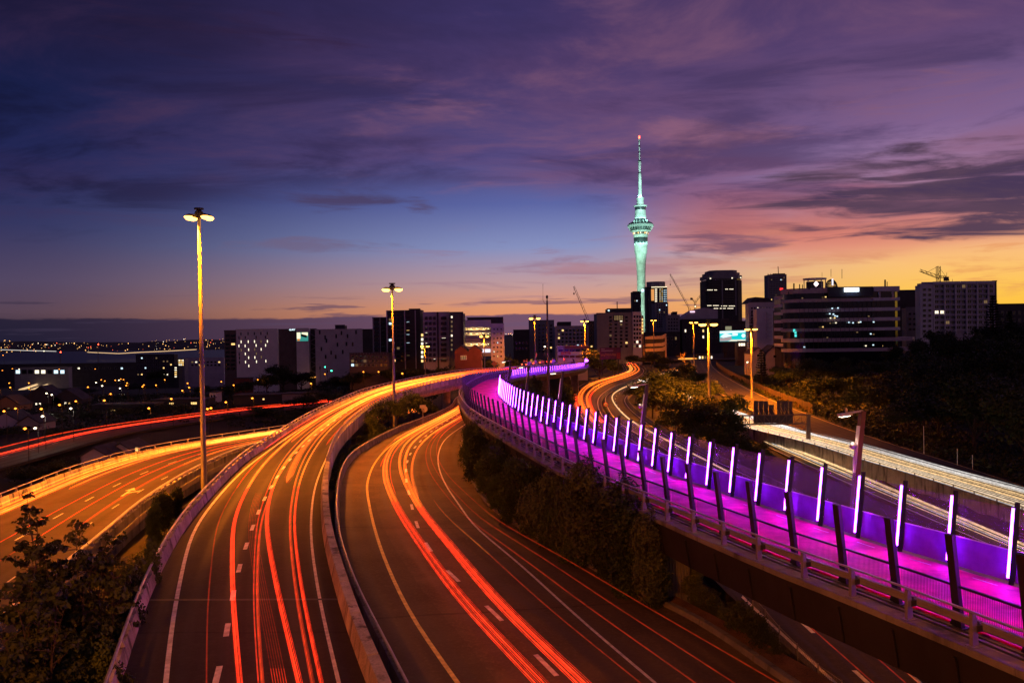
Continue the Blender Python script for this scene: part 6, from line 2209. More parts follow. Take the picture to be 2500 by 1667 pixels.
P2([(-4, -2.75), (8.2, -2.7), (8.2, -1.9), (-2.2, -1.9)], emit('poster_cream', (1, .95, .75), .9), .03, 'poster_patch')
MB().box(q + Vector((-3.6, .4, 4.1)), (3.2, .3, 2.0)).obj('top_panel', emit('panel_khaki', (.5, .48, .3), .5), tb_)
for x in (-6, 0, 6):
    MB().box(q + Vector((x, .9, -7)), (.4, .4, 9)).obj('leg', dark_m, tb_)
ks = Bld('kiosk', 'small shop front glowing warm yellow under the turquoise billboard', 425, x=1810)
ks.block(1800, 1825, 834, wall_brown, 5)
window(ks.root, ks.at(1811, 841), 4.0, 1.8, win_w, wall_brown, 2)
q2 = thing('corner_shop', 'lit shop windows at the end of the right hand road', 'shop', at_d(1722, 872, 500))
z_ = Vector(q2.location)
MB().box(z_ + Vector((0, 2, 0)), (10, 4, 4)).obj('wall', wall_dark, q2)
for k, x in enumerate((-3.4, -1.7, 0, 1.7, 3.8)):
    window(q2, z_ + Vector((x, -.02, -.2)), 1.2, 2.2, [win_w, win_y, win_dim, win_y, win_w][k], wall_dark)
for px, pb, w_, lab in ((1850, 871, 6, 'small pale gabled house right of the turquoise billboard'), (1890, 873, 9, 'larger pale gabled house with a steep roof')):
    h = Bld('gabled_house', lab, 330, x=px)
    X_, zt = h.X(px), h.Z(px, pb - 8)
    MB().prism([(X_ - w_ / 2, h.g), (X_ + w_ / 2, h.g), (X_ + w_ / 2, zt), (X_, zt + w_ * .36), (X_ - w_ / 2, zt)], h.D, h.D + 9).obj('wall', wall_mauve, h.root)
    MB().prism([(X_ - w_ / 2 - .3, zt), (X_, zt + w_ * .42), (X_ + w_ / 2 + .3, zt), (X_ + w_ / 2 + .3, zt - .2), (X_, zt + w_ * .36 + .02), (X_ - w_ / 2 - .3, zt - .2)], h.D - .3, h.D + 9.3).obj('roof', roof_m, h.root)
    window(h.root, Vector((X_, h.D - .02, zt - .8)), 1.2, 1.2, winglass, wall_white)

# --- banded office on the right
b = Bld('office_block', 'big dark office with pale horizontal bands and a bright blue roof sign', 300, x=2060)
def plan(x0, x1, xr, grow=0.0, depth=11):
    X0, X1 = b.X(x0) - grow, b.X(x1) + grow
    r = 7.0
    pts = [(X0 + r - r * math.cos(a), b.D + 2.2 + r - r * math.sin(a) - grow) for a in np.linspace(0, math.pi / 2, 7)]
    pts += [(b.X(xr), b.D - grow), (X1 - 1.5, b.D - .6 - grow), (X1, b.D + .8 - grow), (X1, b.D + depth), (X0, b.D + depth)]
    return pts
def ringbody(pts, z0, z1, m_, name):
    return MB().loft([[Vector((x, y, z)) for x, y in pts] for z in (z0, z1)]).obj(name, m_, b.root)
Zb = lambda y: b.Z(2060, y)
ringbody(plan(1936, 2194, 2128), b.g, Zb(714), winglass, 'glass_body')
off_band = mat('office_band', (.6, .5, .53), .7, var=.12)
off_pale = mat('office_band_pale', (.72, .68, .75), .7, var=.08)  # paler copy; on the right segment it stands in for sky light
for y0, y1, x1 in ((728, 736, 2195), (752, 760.5, 2195), (776, 784.5, 2195), (800.5, 808, 2195), (825, 834, 2232), (850, 858.5, 2232)):
    ringbody(plan(1933, x1, 2128, .35), Zb(y1), Zb(y0), off_band, 'spandrel')
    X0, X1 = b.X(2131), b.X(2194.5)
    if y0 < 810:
        MB().frame((0, 0, 0), (1, 0, 0), (0, 1, 0), (0, 0, 1), (X0, b.D - 1.15, Zb(y1) + .05), (X1, b.D - .2, Zb(y0) - .02)).obj('spandrel_panel', off_pale, b.root)  # sky light on this segment put into the panel colour
ringbody(plan(1933, 2194, 2128, .3), Zb(714), Zb(701.5), off_band, 'parapet_band')
MB().frame((0, 0, 0), (1, 0, 0), (0, 1, 0), (0, 0, 1), (b.X(2131), b.D - 1.2, Zb(712.5)), (b.X(2194), b.D - .4, Zb(700.8))).obj('parapet_panel', off_pale, b.root)  # same painted-in sky light along the parapet
ringbody([(b.X(2021), b.D - .9), (b.X(2130), b.D - .9), (b.X(2130), b.D - .1), (b.X(2021), b.D - .1)], Zb(724), Zb(700.5), wall_dark, 'sign_wall')
MB().box(b.at(2075.5, 707.8, -1.3), (5.3, .3, 1.4)).obj('sign_box', emit('office_sign', (.75, .88, 1), 3.5), b.root)
lamp(b.root, b.at(2075.5, 707.8, -2.2), 160, (.1, .3, 1), .5)
for x in (2144, 2176):
    b.block(x, x + 4, 712, off_band, .6, 728, -.95, 'column', False)
for k in range(22):
    b.block(1952 + k * 11, 1952.5 + k * 11, 736, dark_m, .2, 850, -.3, 'mullion', False)
rs_ = random.Random(11)
for px, py, c in [(2031, 753, win_c), (2045, 752, win_c), (2025, 766, win_c), (2034, 767, win_c), (2038, 771, win_c), (2043, 772, win_c), (2027, 776.5, win_w), (2037, 776, win_y), (2040, 788, win_w), (2026, 789, win_dim), (2008, 798, win_y), (2072, 787, win_c), (2082, 788, win_c), (2096, 787, win_w), (2132, 786, win_c),
                  (2120, 772, win_dim), (2015, 725, win_y), (2092, 811, win_dim), (2125, 815, win_c), (2132, 816, win_dim), (1963, 847, win_c), (2113, 844, win_w), (2131, 842, win_c), (2156, 844, win_y), (2019, 824, win_dim), (2111, 720, win_dim), (2180, 718, win_w), (2100, 786, win_c), (1958, 728, win_dim)]:
    window(b.root, b.at(px, py, -.25), .75, .5, c, wall_dark)
for px, py in ((1937.5, 807), (1940.5, 812), (1941, 819)):
    window(b.root, b.at(px, py, -.6), 1.0, 1.3, emit('teal_window', (.1, .85, .8), 1.1) if 'teal_window' not in MATS else MATS['teal_window'], wall_dark)
# left wing behind
w2 = Bld('office_wing', 'narrow rounded wing with pale bands and violet lit base left of the big office', 318, x=1925)
X0, X1 = w2.X(1915), w2.X(1938)
ring = [(X0 + 4 - 4 * math.cos(a), w2.D + 4 - 4 * math.sin(a)) for a in np.linspace(0, math.pi / 2, 6)] + [(X1, w2.D), (X1, w2.D + 12), (X0, w2.D + 12)]
MB().loft([[Vector((x, y, z)) for x, y in ring] for z in (w2.g, w2.Z(1925, 722))]).obj('glass_body', winglass, w2.root)
for k in range(7):
    y0 = 722 + k * 19.5
    rg3 = [(x + (-.3 if x < X1 - 1 else 0), y - .3) for x, y in ring]
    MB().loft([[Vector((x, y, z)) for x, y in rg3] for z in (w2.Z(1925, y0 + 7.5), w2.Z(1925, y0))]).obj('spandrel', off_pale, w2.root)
window(w2.root, w2.at(1920, 808, -.4), 1.2, 1.2, MATS['teal_window'], wall_dark)
MB().box(w2.at(1926, 846, -.4), (3.4, .2, 1.0)).obj('violet_window', emit('violet_window', (.2, .12, 1), .7), w2.root)
# roof drum, dome and aerials of the office
b_root = b.root
cx, cyy = b.X(2020), b.D + 12
rr = (b.X(2049) - b.X(1992)) / 2
dm = MB().lathe((cx, cyy, 0), [(rr * .72, Zb(702)), (rr * .72, Zb(682))], 18).obj('roof_drum', wall_dark, b.root)
rt = MB()
n = 28
rt.loft([[Vector((cx + math.cos(a) * r_ * 1.0, cyy + math.sin(a) * r_, z)) for r_, z in ((rr, Zb(677)), (rr, Zb(673.5)), (rr * .88, Zb(673.5)), (rr * .88, Zb(677)))] for a in np.linspace(0, 2 * math.pi, n)], cap=False)
rt.obj('roof_ring', off_band, b.root)
for k in range(10):
    a = 2 * math.pi * k / 10
    MB().beam((cx + math.cos(a) * rr * .94, cyy + math.sin(a) * rr * .94, Zb(703)), (cx + math.cos(a) * rr * .94, cyy + math.sin(a) * rr * .94, Zb(676)), .18).obj('ring_column', off_band, b.root)
MB().lathe(b.at(2000, 692, 3), [(.2, -.9), (.9, 0), (.2, .9)], 10).obj('roof_light', emit('roof_glow', (1, .7, .7), 3), b.root)
MB().box(b.at(2043, 687, 4), (.5, .3, 2.4)).obj('roof_light', MATS['shop_white'], b.root)
dx, rd = b.X(2062), (b.X(2078) - b.X(2048)) / 2
zd = Zb(701)
dome = MB()
H_d = Zb(677) - zd
for k in range(12):
    a = 2 * math.pi * k / 12
    P = [Vector((dx + math.cos(a + t * .5) * rd * math.cos(t * 1.5), b.D + 12 + math.sin(a + t * .5) * rd * math.cos(t * 1.5), zd + H_d * math.sin(t * 1.5) / math.sin(1.5))) for t in np.linspace(0, 1, 7)]
    Q = [Vector((dx + math.cos(a - t * .5) * rd * math.cos(t * 1.5), b.D + 12 + math.sin(a - t * .5) * rd * math.cos(t * 1.5), zd + H_d * math.sin(t * 1.5) / math.sin(1.5))) for t in np.linspace(0, 1, 7)]
    dome.tube(P, .13, 4).tube(Q, .13, 4)
dome.obj('lattice_dome', wall_dark, b.root)
aer = [(2061, 656, 678, .09), (2034, 656, 674, .08), (2012, 664, 674, .06), (1943, 691, 707, .28), (1957, 693, 706, .2), (1964, 694, 705, .16), (1980, 689, 705, .34), (2167, 682, 701, .3), (2172, 687, 701, .14), (1929.5, 711, 723, .15)]
for x, y0, y1, r_ in aer:
    MB().tube([b.at(x, y1 + 1, 2), b.at(x, y0, 2)], r_, 5).obj('aerial', dark_m, b.root)
# --- white apartment block on the far right
b = Bld('apartment_block', 'white gridded apartment block with one lit flat, on the far right', 330, x=2340)
b.block(2252, 2430, 690, wall_mauve, 24)
b.block(2244, 2275, 697, wall_white, 16, dy=-1.0, name='corner_wing')
b.block(2428, 2438, 687, wall_brown, 14, dy=1, name='end_wing')
b.block(2275, 2424, 687, wall_white, .6, 693, -1.6, 'roof_canopy', False)
lit_ = {(0, 4): win_w, (1, 4): win_y}
for r in range(9):
    for c in range(11):
        x, y = 2281 + c * 13.3, 699 + r * 12.6
        q = b.at(x + 5.5, y)
        window(b.root, q, 1.75, 1.45, win_w if (r == 5 and c in (0, 1)) else (win_dim if (r * 11 + c) % 37 == 5 else winglass), wall_white, 1)
for c in range(6):
    b.block(2277 + c * 26.6, 2280 + c * 26.6, 693, wall_white, .9, 815, -.85, 'pier', False)
for r in range(9):
    X0, X1, z = b.X(2280), b.X(2425), b.Z(2350, 706.5 + r * 12.6)
    MB().frame((0, 0, 0), (1, 0, 0), (0, 1, 0), (0, 0, 1), (X0, b.D - .75, z - .12), (X1, b.D - .02, z + .22)).obj('balcony_slab', wall_mauve, b.root)
b.wins(2247, 2273, 701, 815, 2, 9, .7, .6, .0, frame=wall_white, dy=-1.04)
for x, y0 in ((2321, 664), (2327, 681), (2335, 680)):
    MB().tube([b.at(x, 690, 3), b.at(x, y0, 3)], .07, 5).obj('aerial', dark_m, b.root)

# ------------------------------------------------------------------ the tall floodlit tower
T = at_d(1567, 780, 1237)
ks_ = 1237 / 2000.0
tz = lambda v: at_d(1564 + (v - 40) / 1430 * 7.5, 320 + v / 3.264, 1237).z
hw = lambda h: h / 3.264 * ks_
tower = thing('observation_tower', 'tall slim floodlit pale green tower with a round pod and long mast', 'tower', (T.x, 1237, EYE - 20))
tconc = mat('tower_concrete', (.6, .6, .58), .8, var=.25, scale=.12, stain=((.3, .3, .3), .25, .5))
tdark = mat('tower_dark', (.03, .04, .045), .4)
def tl(name, prof_, m_, n=28):
    return MB().lathe((T.x, 1237, 0), [(hw(h), tz(v)) for v, h in prof_][::-1] if prof_[0][0] < prof_[-1][0] else [(hw(h), tz(v)) for v, h in prof_], n).obj(name, m_, tower)
tl('shaft', [(1620, 36), (1470, 34), (1300, 33.5), (1150, 33), (1060, 37), (975, 45)], tconc)
tl('shaft_collar', [(975, 49), (960, 50), (895, 53)], tconc)
tl('dark_band', [(893, 54), (850, 55.5)], tdark)
tl('shaft_neck', [(849, 56), (835, 57), (826, 57)], tconc)
tl('window_band', [(826, 55), (808, 58)], tdark)
tl('pod_floor', [(808, 62), (800, 80), (796, 84)], tconc)
tl('pod_glass', [(796, 78), (762, 86)], tdark)
tl('pod_ring', [(768, 86), (758, 104), (750, 104), (745, 100)], tconc)
tl('pod_roof', [(745, 98), (735, 92), (722, 64), (702, 46)], tdark)
tl('upper_cone', [(702, 46), (640, 42), (630, 40)], tconc)
tl('upper_glass', [(630, 42), (606, 44)], tdark)
tl('upper_ring', [(606, 46), (602, 54), (596, 54), (590, 30)], tconc)
tl('neck', [(590, 30), (545, 25)], tconc)
tl('neck_ring', [(545, 31), (535, 31)], tconc)
tl('mast', [(535, 15), (470, 14), (338, 11)], tconc, 12)
tl('mast_collar', [(338, 14), (332, 14)], tdark, 12)
tl('mast', [(332, 6), (300, 9.5), (245, 11)], tconc, 10)
tl('mast_collar', [(244, 14), (236, 14)], tdark, 10)
tl('mast', [(236, 6), (150, 5.5), (60, 5)], tconc, 8)
for v in (80, 120, 165, 200):
    tl('aerial_ring', [(v + 6, 8), (v, 8)], tdark, 8)
tl('beacon', [(58, 6), (40, 5)], red_s, 8)
for k in range(28):
    a = 2 * math.pi * k / 28
    MB().beam((T.x + math.cos(a) * hw(86), 1237 + math.sin(a) * hw(86), tz(790)), (T.x + math.cos(a) * hw(100), 1237 + math.sin(a) * hw(100), tz(760)), .45).obj('pod_rib', tconc, tower)
for k in range(10):
    a = math.pi + math.pi * (k + .5) / 10
    MB().box((T.x + math.cos(a) * hw(58), 1237 + math.sin(a) * hw(58), tz(817)), (1.6, 1.6, 2.2), a).obj('window', [win_y, win_w, win_dim][k % 3], tower)
for k in range(9):
    v = 990 + k * 55
    rr_2 = 34.5 + max(0, (1060 - v)) / 85 * 10
    tl('shaft_joint', [(v + 2, rr_2 + .5), (v, rr_2 + .5)], tconc)
FL_ = (.52, 1.0, .7)
FL2 = (.45, 1.0, .85)
for dx_, dy_, dz_, aimz, ang, wt, cl in ((-120, -260, -10, tz(1200), 34, 4.0e6, FL_), (150, -240, -10, tz(1200), 34, 3.2e6, FL_), (-60, -280, 60, tz(680), 26, 1.5e6, FL2), (90, -260, 60, tz(700), 26, 1.4e6, FL2), (0, -240, 120, tz(300), 34, 3.2e6, (.55, 1, .88))):
    lamp(tower, (T.x + dx_, 1237 + dy_, EYE + dz_), wt, cl, 1.5, R(ang), (T.x, 1237, aimz), .5, 'floodlight')
for (v, h) in ((530, 22), (705, 60), (890, 62)):
    for k in range(6):
        a = math.pi + math.pi * (k + .5) / 6
        lamp(tower, (T.x + math.cos(a) * hw(h), 1237 + math.sin(a) * hw(h), tz(v)), 800, FL2, .4, name='floodlight')

# ------------------------------------------------------------------ cranes
def crane(label, base_px, base_py, D, tip, hang=None, back=None, mast_top=None, light=None):
    q = at_d(base_px, base_py, D)
    g_ = q.z
    root = thing('tower_crane', label, 'crane', q, 'cranes on the skyline')
    low = gz(q.x, D) - 1
    cm = MATS.get('crane_steel') or mat('crane_steel', (.16, .1, .09), .7)
    top = q if mast_top is None else at_d(*mast_top, D)
    mb = MB()
    for sx_, sy_ in ((-.6, -.6), (.6, -.6), (.6, .6), (-.6, .6)):
        mb.beam((q.x + sx_, D + sy_, max(low, q.z - 30)), (q.x + sx_, D + sy_, top.z), .2)
    nb_ = max(3, int((top.z - max(low, q.z - 30)) / 2.2))
    for k in range(nb_):
        z0 = max(low, q.z - 30) + k * 2.2
        mb.beam((q.x - .6, D - .6, z0), (q.x + .6, D - .6, z0 + 2.1), .12)
    mb.obj('mast', cm, root)

    def lattice(a, c, w, name):
        jb = MB()
        d = (c - a).normalized()
        s_ = Vector((0, 0, 1)).cross(d)
        s_ = s_.normalized() if s_.length > .01 else Vector((0, 1, 0))
        u_ = d.cross(s_)
        for e in (s_ * w / 2 - u_ * w / 2, -s_ * w / 2 - u_ * w / 2, u_ * w / 2):
            jb.beam(a + e, c + e * .6, .16)
        n_ = max(4, int((c - a).length / 2.2))
        for k in range(n_):
            p0, p1 = a.lerp(c, k / n_), a.lerp(c, (k + 1) / n_)
            jb.beam(p0 - u_ * w / 2 + s_ * w / 2, p1 + u_ * w / 2, .1)
            jb.beam(p0 - u_ * w / 2 - s_ * w / 2, p1 + u_ * w / 2, .1)
        jb.obj(name, cm, root)
    t = at_d(*tip, D)
    lattice(at_d(base_px, base_py, D) if mast_top is None else at_d(base_px, base_py, D), t, 1.3, 'jib')
    if back:
        k = at_d(*back, D)
        lattice(at_d(base_px, base_py, D), k, 1.1, 'counter_jib')
        MB().box(k + Vector((0, 0, -.9)), (1.8, 1.2, 1.8)).obj('counterweight', cm, root)
        if mast_top:
            MB().tube([top, t.lerp(q, .35)], .07, 4).obj('stay', cm, root)
            MB().tube([top, k], .07, 4).obj('stay', cm, root)
    if hang:
        h0_, h1_ = t, at_d(*hang, D)
        MB().tube([h0_, Vector((h0_.x, D, h1_.z))], .05, 4).obj('hoist_rope', cm, root)
        MB().box(Vector((h0_.x, D, h1_.z)), (.8, .6, 1.2)).obj('hook_block', cm, root)
    if light:
        MB().lathe(at_d(*light, D), [(.2, -.4), (.5, 0), (.2, .4)], 8).obj('work_light', wht_s, root)


crane('leaning crane jib over the mauve block left of the green tower', 1435, 778, 520, (1401, 699), (1399, 717))
crane('long leaning crane jib right of the green tower', 1683, 752, 700, (1636, 669), (1637, 695))
crane('short crane with a work light beside the long leaning jib', 1697, 738, 700, (1726, 700), None, (1688, 727), None, (1697, 748))
crane('flat top crane standing on the white apartment block', 2291, 676, 360, (2246, 660), None, (2310, 676), (2291, 650))

# ------------------------------------------------------------------ street furniture
# camera mast with whip aerial
bs = at_z(1341, 1085, -18)
mp_ = thing('camera_mast', 'tall thin camera mast with a whip aerial behind the glass fence', 'mast', (bs.x, bs.y, gz(bs.x, bs.y) - .2))
tz_ = at_d(1337, 735, bs.y).z
MB().lathe((bs.x, bs.y, 0), [(.24, gz(bs.x, bs.y) - .2), (.2, EYE - 6), (.13, tz_)], 10).obj('pole', mat('mast_brown', (.2, .13, .13), .6), mp_, sm=True)
MB().lathe((bs.x, bs.y, tz_), [(.1, 0), (.07, .4), (.16, .45), (.2, .75), (.1, .95)], 8).obj('camera_head', dark_m, mp_)
a0 = at_d(1337, 745, bs.y)
MB().tube([a0, a0 + Vector((-.55, 0, .35)), at_d(1325.5, 732, bs.y), at_d(1325.5, 693, bs.y)], .03, 5).obj('whip_aerial', dark_m, mp_)
# sign gantry, seen from behind
D_ = 137.0
gl_, gr_ = at_d(1791, 1020, D_), at_d(1973, 1018, D_)
gl_.z = gr_.z = (gl_.z + gr_.z) / 2 + .4
gt = thing('sign_gantry', 'steel truss sign gantry seen from behind over the white light trails', 'sign gantry', Vector((gr_.x, D_, gz(gr_.x, D_))))
rust = mat('gantry_steel', (.22, .15, .12), .6, .2, var=.2)
for nm, P in (('post', gl_), ('post', gr_)):
    MB().beam((P.x, D_, gz(P.x, D_) - .5), (P.x, D_, P.z), .62, .5, upd=Vector((0, 1, 0))).obj(nm, rust, gt)
hT = 1.5
for z in (0, -hT):
    for y in (-.45, .45):
        MB().beam(gl_ + Vector((0, y, z)), gr_ + Vector((0, y, z)), .14).obj('chord', rust, gt)
nb = 10
for k in range(nb):
    p, q = gl_.lerp(gr_, k / nb), gl_.lerp(gr_, (k + 1) / nb)
    MB().beam(p + Vector((0, -.45, 0)), p + Vector((0, -.45, -hT)), .1).obj('truss_upright', rust, gt)
    (MB().beam(p + Vector((0, -.45, 0)), q + Vector((0, -.45, -hT)), .09) if k < 5 else MB().beam(p + Vector((0, -.45, -hT)), q + Vector((0, -.45, 0)), .09)).obj('truss_diagonal', rust, gt)
sgm = mat('sign_back', (.1, .085, .1), .6, .2, var=.15)
for x0, x1, y0, y1 in ((1840, 1876, 983, 1024), (1876.5, 1890, 992, 1024), (1897, 1935, 983, 1024)):
    n_ = max(1, int((x1 - x0) / 9.5))
    for k in range(n_):
        a, c = at_d(x0 + (x1 - x0) * k / n_, y0, D_ + .6), at_d(x0 + (x1 - x0) * (k + 1) / n_, y1, D_ + .6)
        MB().frame((0, 0, 0), (1, 0, 0), (0, 1, 0), (0, 0, 1), (a.x + .02, D_ + .55, gl_.z - .1), (c.x - .02, D_ + .65, a.z + .3)).obj('sign_panel', sgm, gt)
for k in range(9):
    x = at_d(1845 + k * 11.4, 1000, D_).x
    MB().beam((x, D_ - .45, gl_.z), (x - .35, D_ + .5, gl_.z + 1.25), .09).obj('brace', rust, gt)
MB().box((at_d(1890, 1030, D_).x, D_ + .55, gl_.z - .75), (6.6, .12, 1.3)).obj('sign_panel', sgm, gt)
# road signs
def post_sign(name, label, px, py, D, h, m_post=galv):
    p = at_d(px, py, D)
    g_ = gz(p.x, D)
    root = thing(name, label, 'road sign', Vector((p.x, D, g_)))
    MB().tube([(p.x, D + .05, g_ - .2), (p.x, D + .05, p.z + h)], .05, 6).obj('post', m_post, root)
    return root, p


sw, sb, so = mat('sign_white_face', (.75, .72, .66), .5), mat('sign_black', (.02, .02, .02), .5), mat('sign_yellow_face', (.85, .42, .04), .5)
r_, p = post_sign('speed_sign', 'white advisory plate reading 65 beside the middle road wall', 1032, 996, 128, .4)
MB().box(p + Vector((0, 0, .25)), (.95, .05, .5)).obj('plate', sw, r_)
MB().lathe((0, 0, 0), [(.5, 0), (.5, .05)], 18).obj('plate', sw, r_, off=p + Vector((0, .03, -.35)) - rootloc(r_), local=True).rotation_euler = (math.pi / 2, 0, 0)
text_mesh('65', .62, sb, r_, p + Vector((0, -.05, -.33)), depth=.01)
r_, p = post_sign('warning_sign', 'yellow diamond warning sign behind the path bend', 1206.5, 888, 215, .2)
MB().frame(p, (1, 0, 1), (0, 1, 0), (-1, 0, 1), (-.42, 0, -.42), (.42, .05, .42)).obj('plate', so, r_)
for k, c in enumerate((.28, 0, -.28)):
    MB().lathe((0, 0, 0), [(.13, 0), (.13, .03)], 10).obj('symbol', sb, r_, off=p + Vector((0, -.01, c)) - rootloc(r_), local=True).rotation_euler = (math.pi / 2, 0, 0)
r_, p = post_sign('speed_sign', 'small round red ringed sign between the two curving roads', 1479.5, 988, 215, .3)
MB().lathe((0, 0, 0), [(.62, 0), (.62, .05)], 18).obj('plate', mat('sign_red', (.6, .03, .02), .5), r_, off=p - rootloc(r_), local=True).rotation_euler = (math.pi / 2, 0, 0)
MB().lathe((0, 0, 0), [(.45, 0), (.45, .03)], 18).obj('plate', sw, r_, off=p + Vector((0, -.04, 0)) - rootloc(r_), local=True).rotation_euler = (math.pi / 2, 0, 0)
text_mesh('50', .5, sb, r_, p + Vector((0, -.1, 0)), depth=.01)
for px, py, D, lab in ((2255, 1040, 118, 'thin marker pole on the dark slope, tallest of three'), (2337, 1095, 108, 'short white marker post on the dark slope'), (2374, 1110, 106, 'small white sign post at the foot of the slope')):
    p = at_d(px, py, D)
    g_ = gz(p.x, D)
    MB().tube([(p.x, D, g_ - .1), (p.x, D, max(p.z, g_ + .7))], .045, 6).obj('pole', sw, thing('marker_post', lab, 'post', (p.x, D, g_)))
# chain fence on the lower bank
cf = thing('chain_fence', 'wire fence on steel posts beside the road under the path', 'fence', at_z(1950, 1600, -12.8))
prev = None
cf_pts = []
for px, py in ((1903, 1575), (1947, 1626), (1998, 1680), (2056, 1725), (1868, 1530), (1838, 1490)):
    cf_pts.append(at_z(px, py, -12.8))
cf_pts.sort(key=lambda v: v.y)
for i, p in enumerate(cf_pts):
    g_ = gz(p.x, p.y)
    MB().tube([(p.x, p.y, g_ - .2), (p.x, p.y, g_ + 1.25)], .03, 6).obj('post', galv_dull, cf)
    if prev:
        MB().tube([prev + Vector((0, 0, 1.2)), Vector((p.x, p.y, g_ + 1.2))], .015, 5).obj('top_wire', galv_dull, cf)
        wm_ = MB()
        for k in range(14):
            for s_ in (0, 1):
                a, c = k / 14, min(1, (k + 3) / 14)
                if s_:
                    a, c = c, a
                wm_.beam(prev.lerp(Vector((p.x, p.y, g_)), a) + Vector((0, 0, .05)), prev.lerp(Vector((p.x, p.y, g_)), c) + Vector((0, 0, 1.18)), .006)
        wm_.obj('wire_mesh', galv_dull, cf)
    prev = Vector((p.x, p.y, g_))
# bark strip beside the middle road
mb = MB()
A_, B_ = [], []
for k in range(60):
    d = 8 + k * 1.4
    p, nn = B_R.at(d), B_R.nrm(d)
    w_ = 0.8 + .25 * math.sin(k * .5)
    a, c = p + nn * .34, p + nn * (.34 + w_)
    A_.append(Vector((a.x, a.y, max(gz(a.x, a.y), p.z) + .12)))
    B_.append(Vector((c.x, c.y, max(gz(c.x, c.y), p.z - .1) + .3)))
mb.strip(A_, B_)
tag(mb.obj('bark_mulch', mulch), kind='structure')
# timber fence along the right hand road
tf = thing('timber_fence', 'orange lit timber board fence along the right hand road', 'fence', H_R.at(H_R.L * .6))
pal = MB().box((0, 0, 1.1), (1.12, .06, 2.2)).mesh('fence_board', timber)
d0_, d1_ = next(d for d in np.arange(0, H_R.L, 1) if H_R.at(d).y > 180), H_R.L - 40
k = 0
d = d0_
while d < d1_:
    p, t = H_R.at(d) + H_R.nrm(d) * 2.4, H_R.tan(d)
    inst('fence_board', pal, tf, Vector((p.x, p.y, gz(p.x, p.y) - .1)), (0, 0, math.atan2(t.y, t.x)), (1, 1, 1 + .12 * ((k * 37) % 5) / 5))
    d += 1.2
    k += 1

# ------------------------------------------------------------------ street lamps and lights across the left and the city
st_pole = MB().lathe((0, 0, 0), [(.08, 0), (.04, 8)], 6).mesh('pole', dark_m)
st_arm = MB().beam((0, 0, 7.9), (0, -1.0, 8.1), .08).mesh('arm', dark_m)
st_head = {}
for nm, mm in (('o', sod_s), ('w', wht_s)):
    st_head[nm] = MB().lathe((0, -1.1, 7.95), [(.05, -.16), (.28, -.04), (.34, .06), (.14, .22)], 8).mesh('lamp_head', mm)


def ground_hit(px, py, h):
    d = ray(px, py)
    for D in np.arange(60, 1300, 2.0):
        k = D / d.y
        if EYE + d.z * k < gz(d.x * k, D) + h:
            return Vector((d.x * k, D, EYE + d.z * k))
    return Vector((d.x * 600 / d.y, 600, EYE + d.z * 600 / d.y))


SL = [(234, 934, 'w'), (255.6, 930, 'o'), (281, 928, 'o'), (290, 928, 'w'), (308, 941, 'o'), (310, 935, 'o'), (400.7, 916, 'o'), (401.8, 927, 'o'), (380.6, 940, 'o'), (457.6, 935.5, 'o'), (350, 920, 'o'), (113, 960, 'w'), (100, 998, 'o'), (172, 997, 'w'), (9, 1003.6, 'o'), (37, 997, 'o'), (103, 1016, 'w'), (60, 1046, 'o'), (85, 1045, 'w'), (109, 910, 'o'), (31, 900, 'o'),
      (22, 935, 'o'), (185, 913.6, 'w'), (108, 857, 'w'), (8, 867, 'o'), (521, 904, 'w'), (540, 931.7, 'o'), (570, 940, 'o'), (629, 926.6, 'o'), (591.5, 901, 'w'), (723, 885, 'o'), (764.5, 885, 'w'), (793, 913, 'o'), (759, 936, 'o'), (887, 907.6, 'o'), (924, 907.6, 'o'), (982, 911.6, 'o'), (860.5, 877.5, 'w'), (908.5, 871, 'o'), (551, 981.7, 'o'), (506, 998, 'o'),
      (514.5, 996, 'o'), (615.6, 972, 'o'), (1277, 836, 'w'), (1330, 846, 'w'), (1560.5, 835, 'o'), (1825, 884, 'w'), (1676.6, 836.5, 'w'), (1878.6, 821, 'w'), (70, 935, 'o'), (140, 925, 'o'), (5, 925, 'w')]
_r = random.Random(33)
SL += [(_r.uniform(-10, 480), _r.uniform(895, 1000), 'o' if _r.random() < .85 else 'w') for _ in range(34)]
SLC = {}
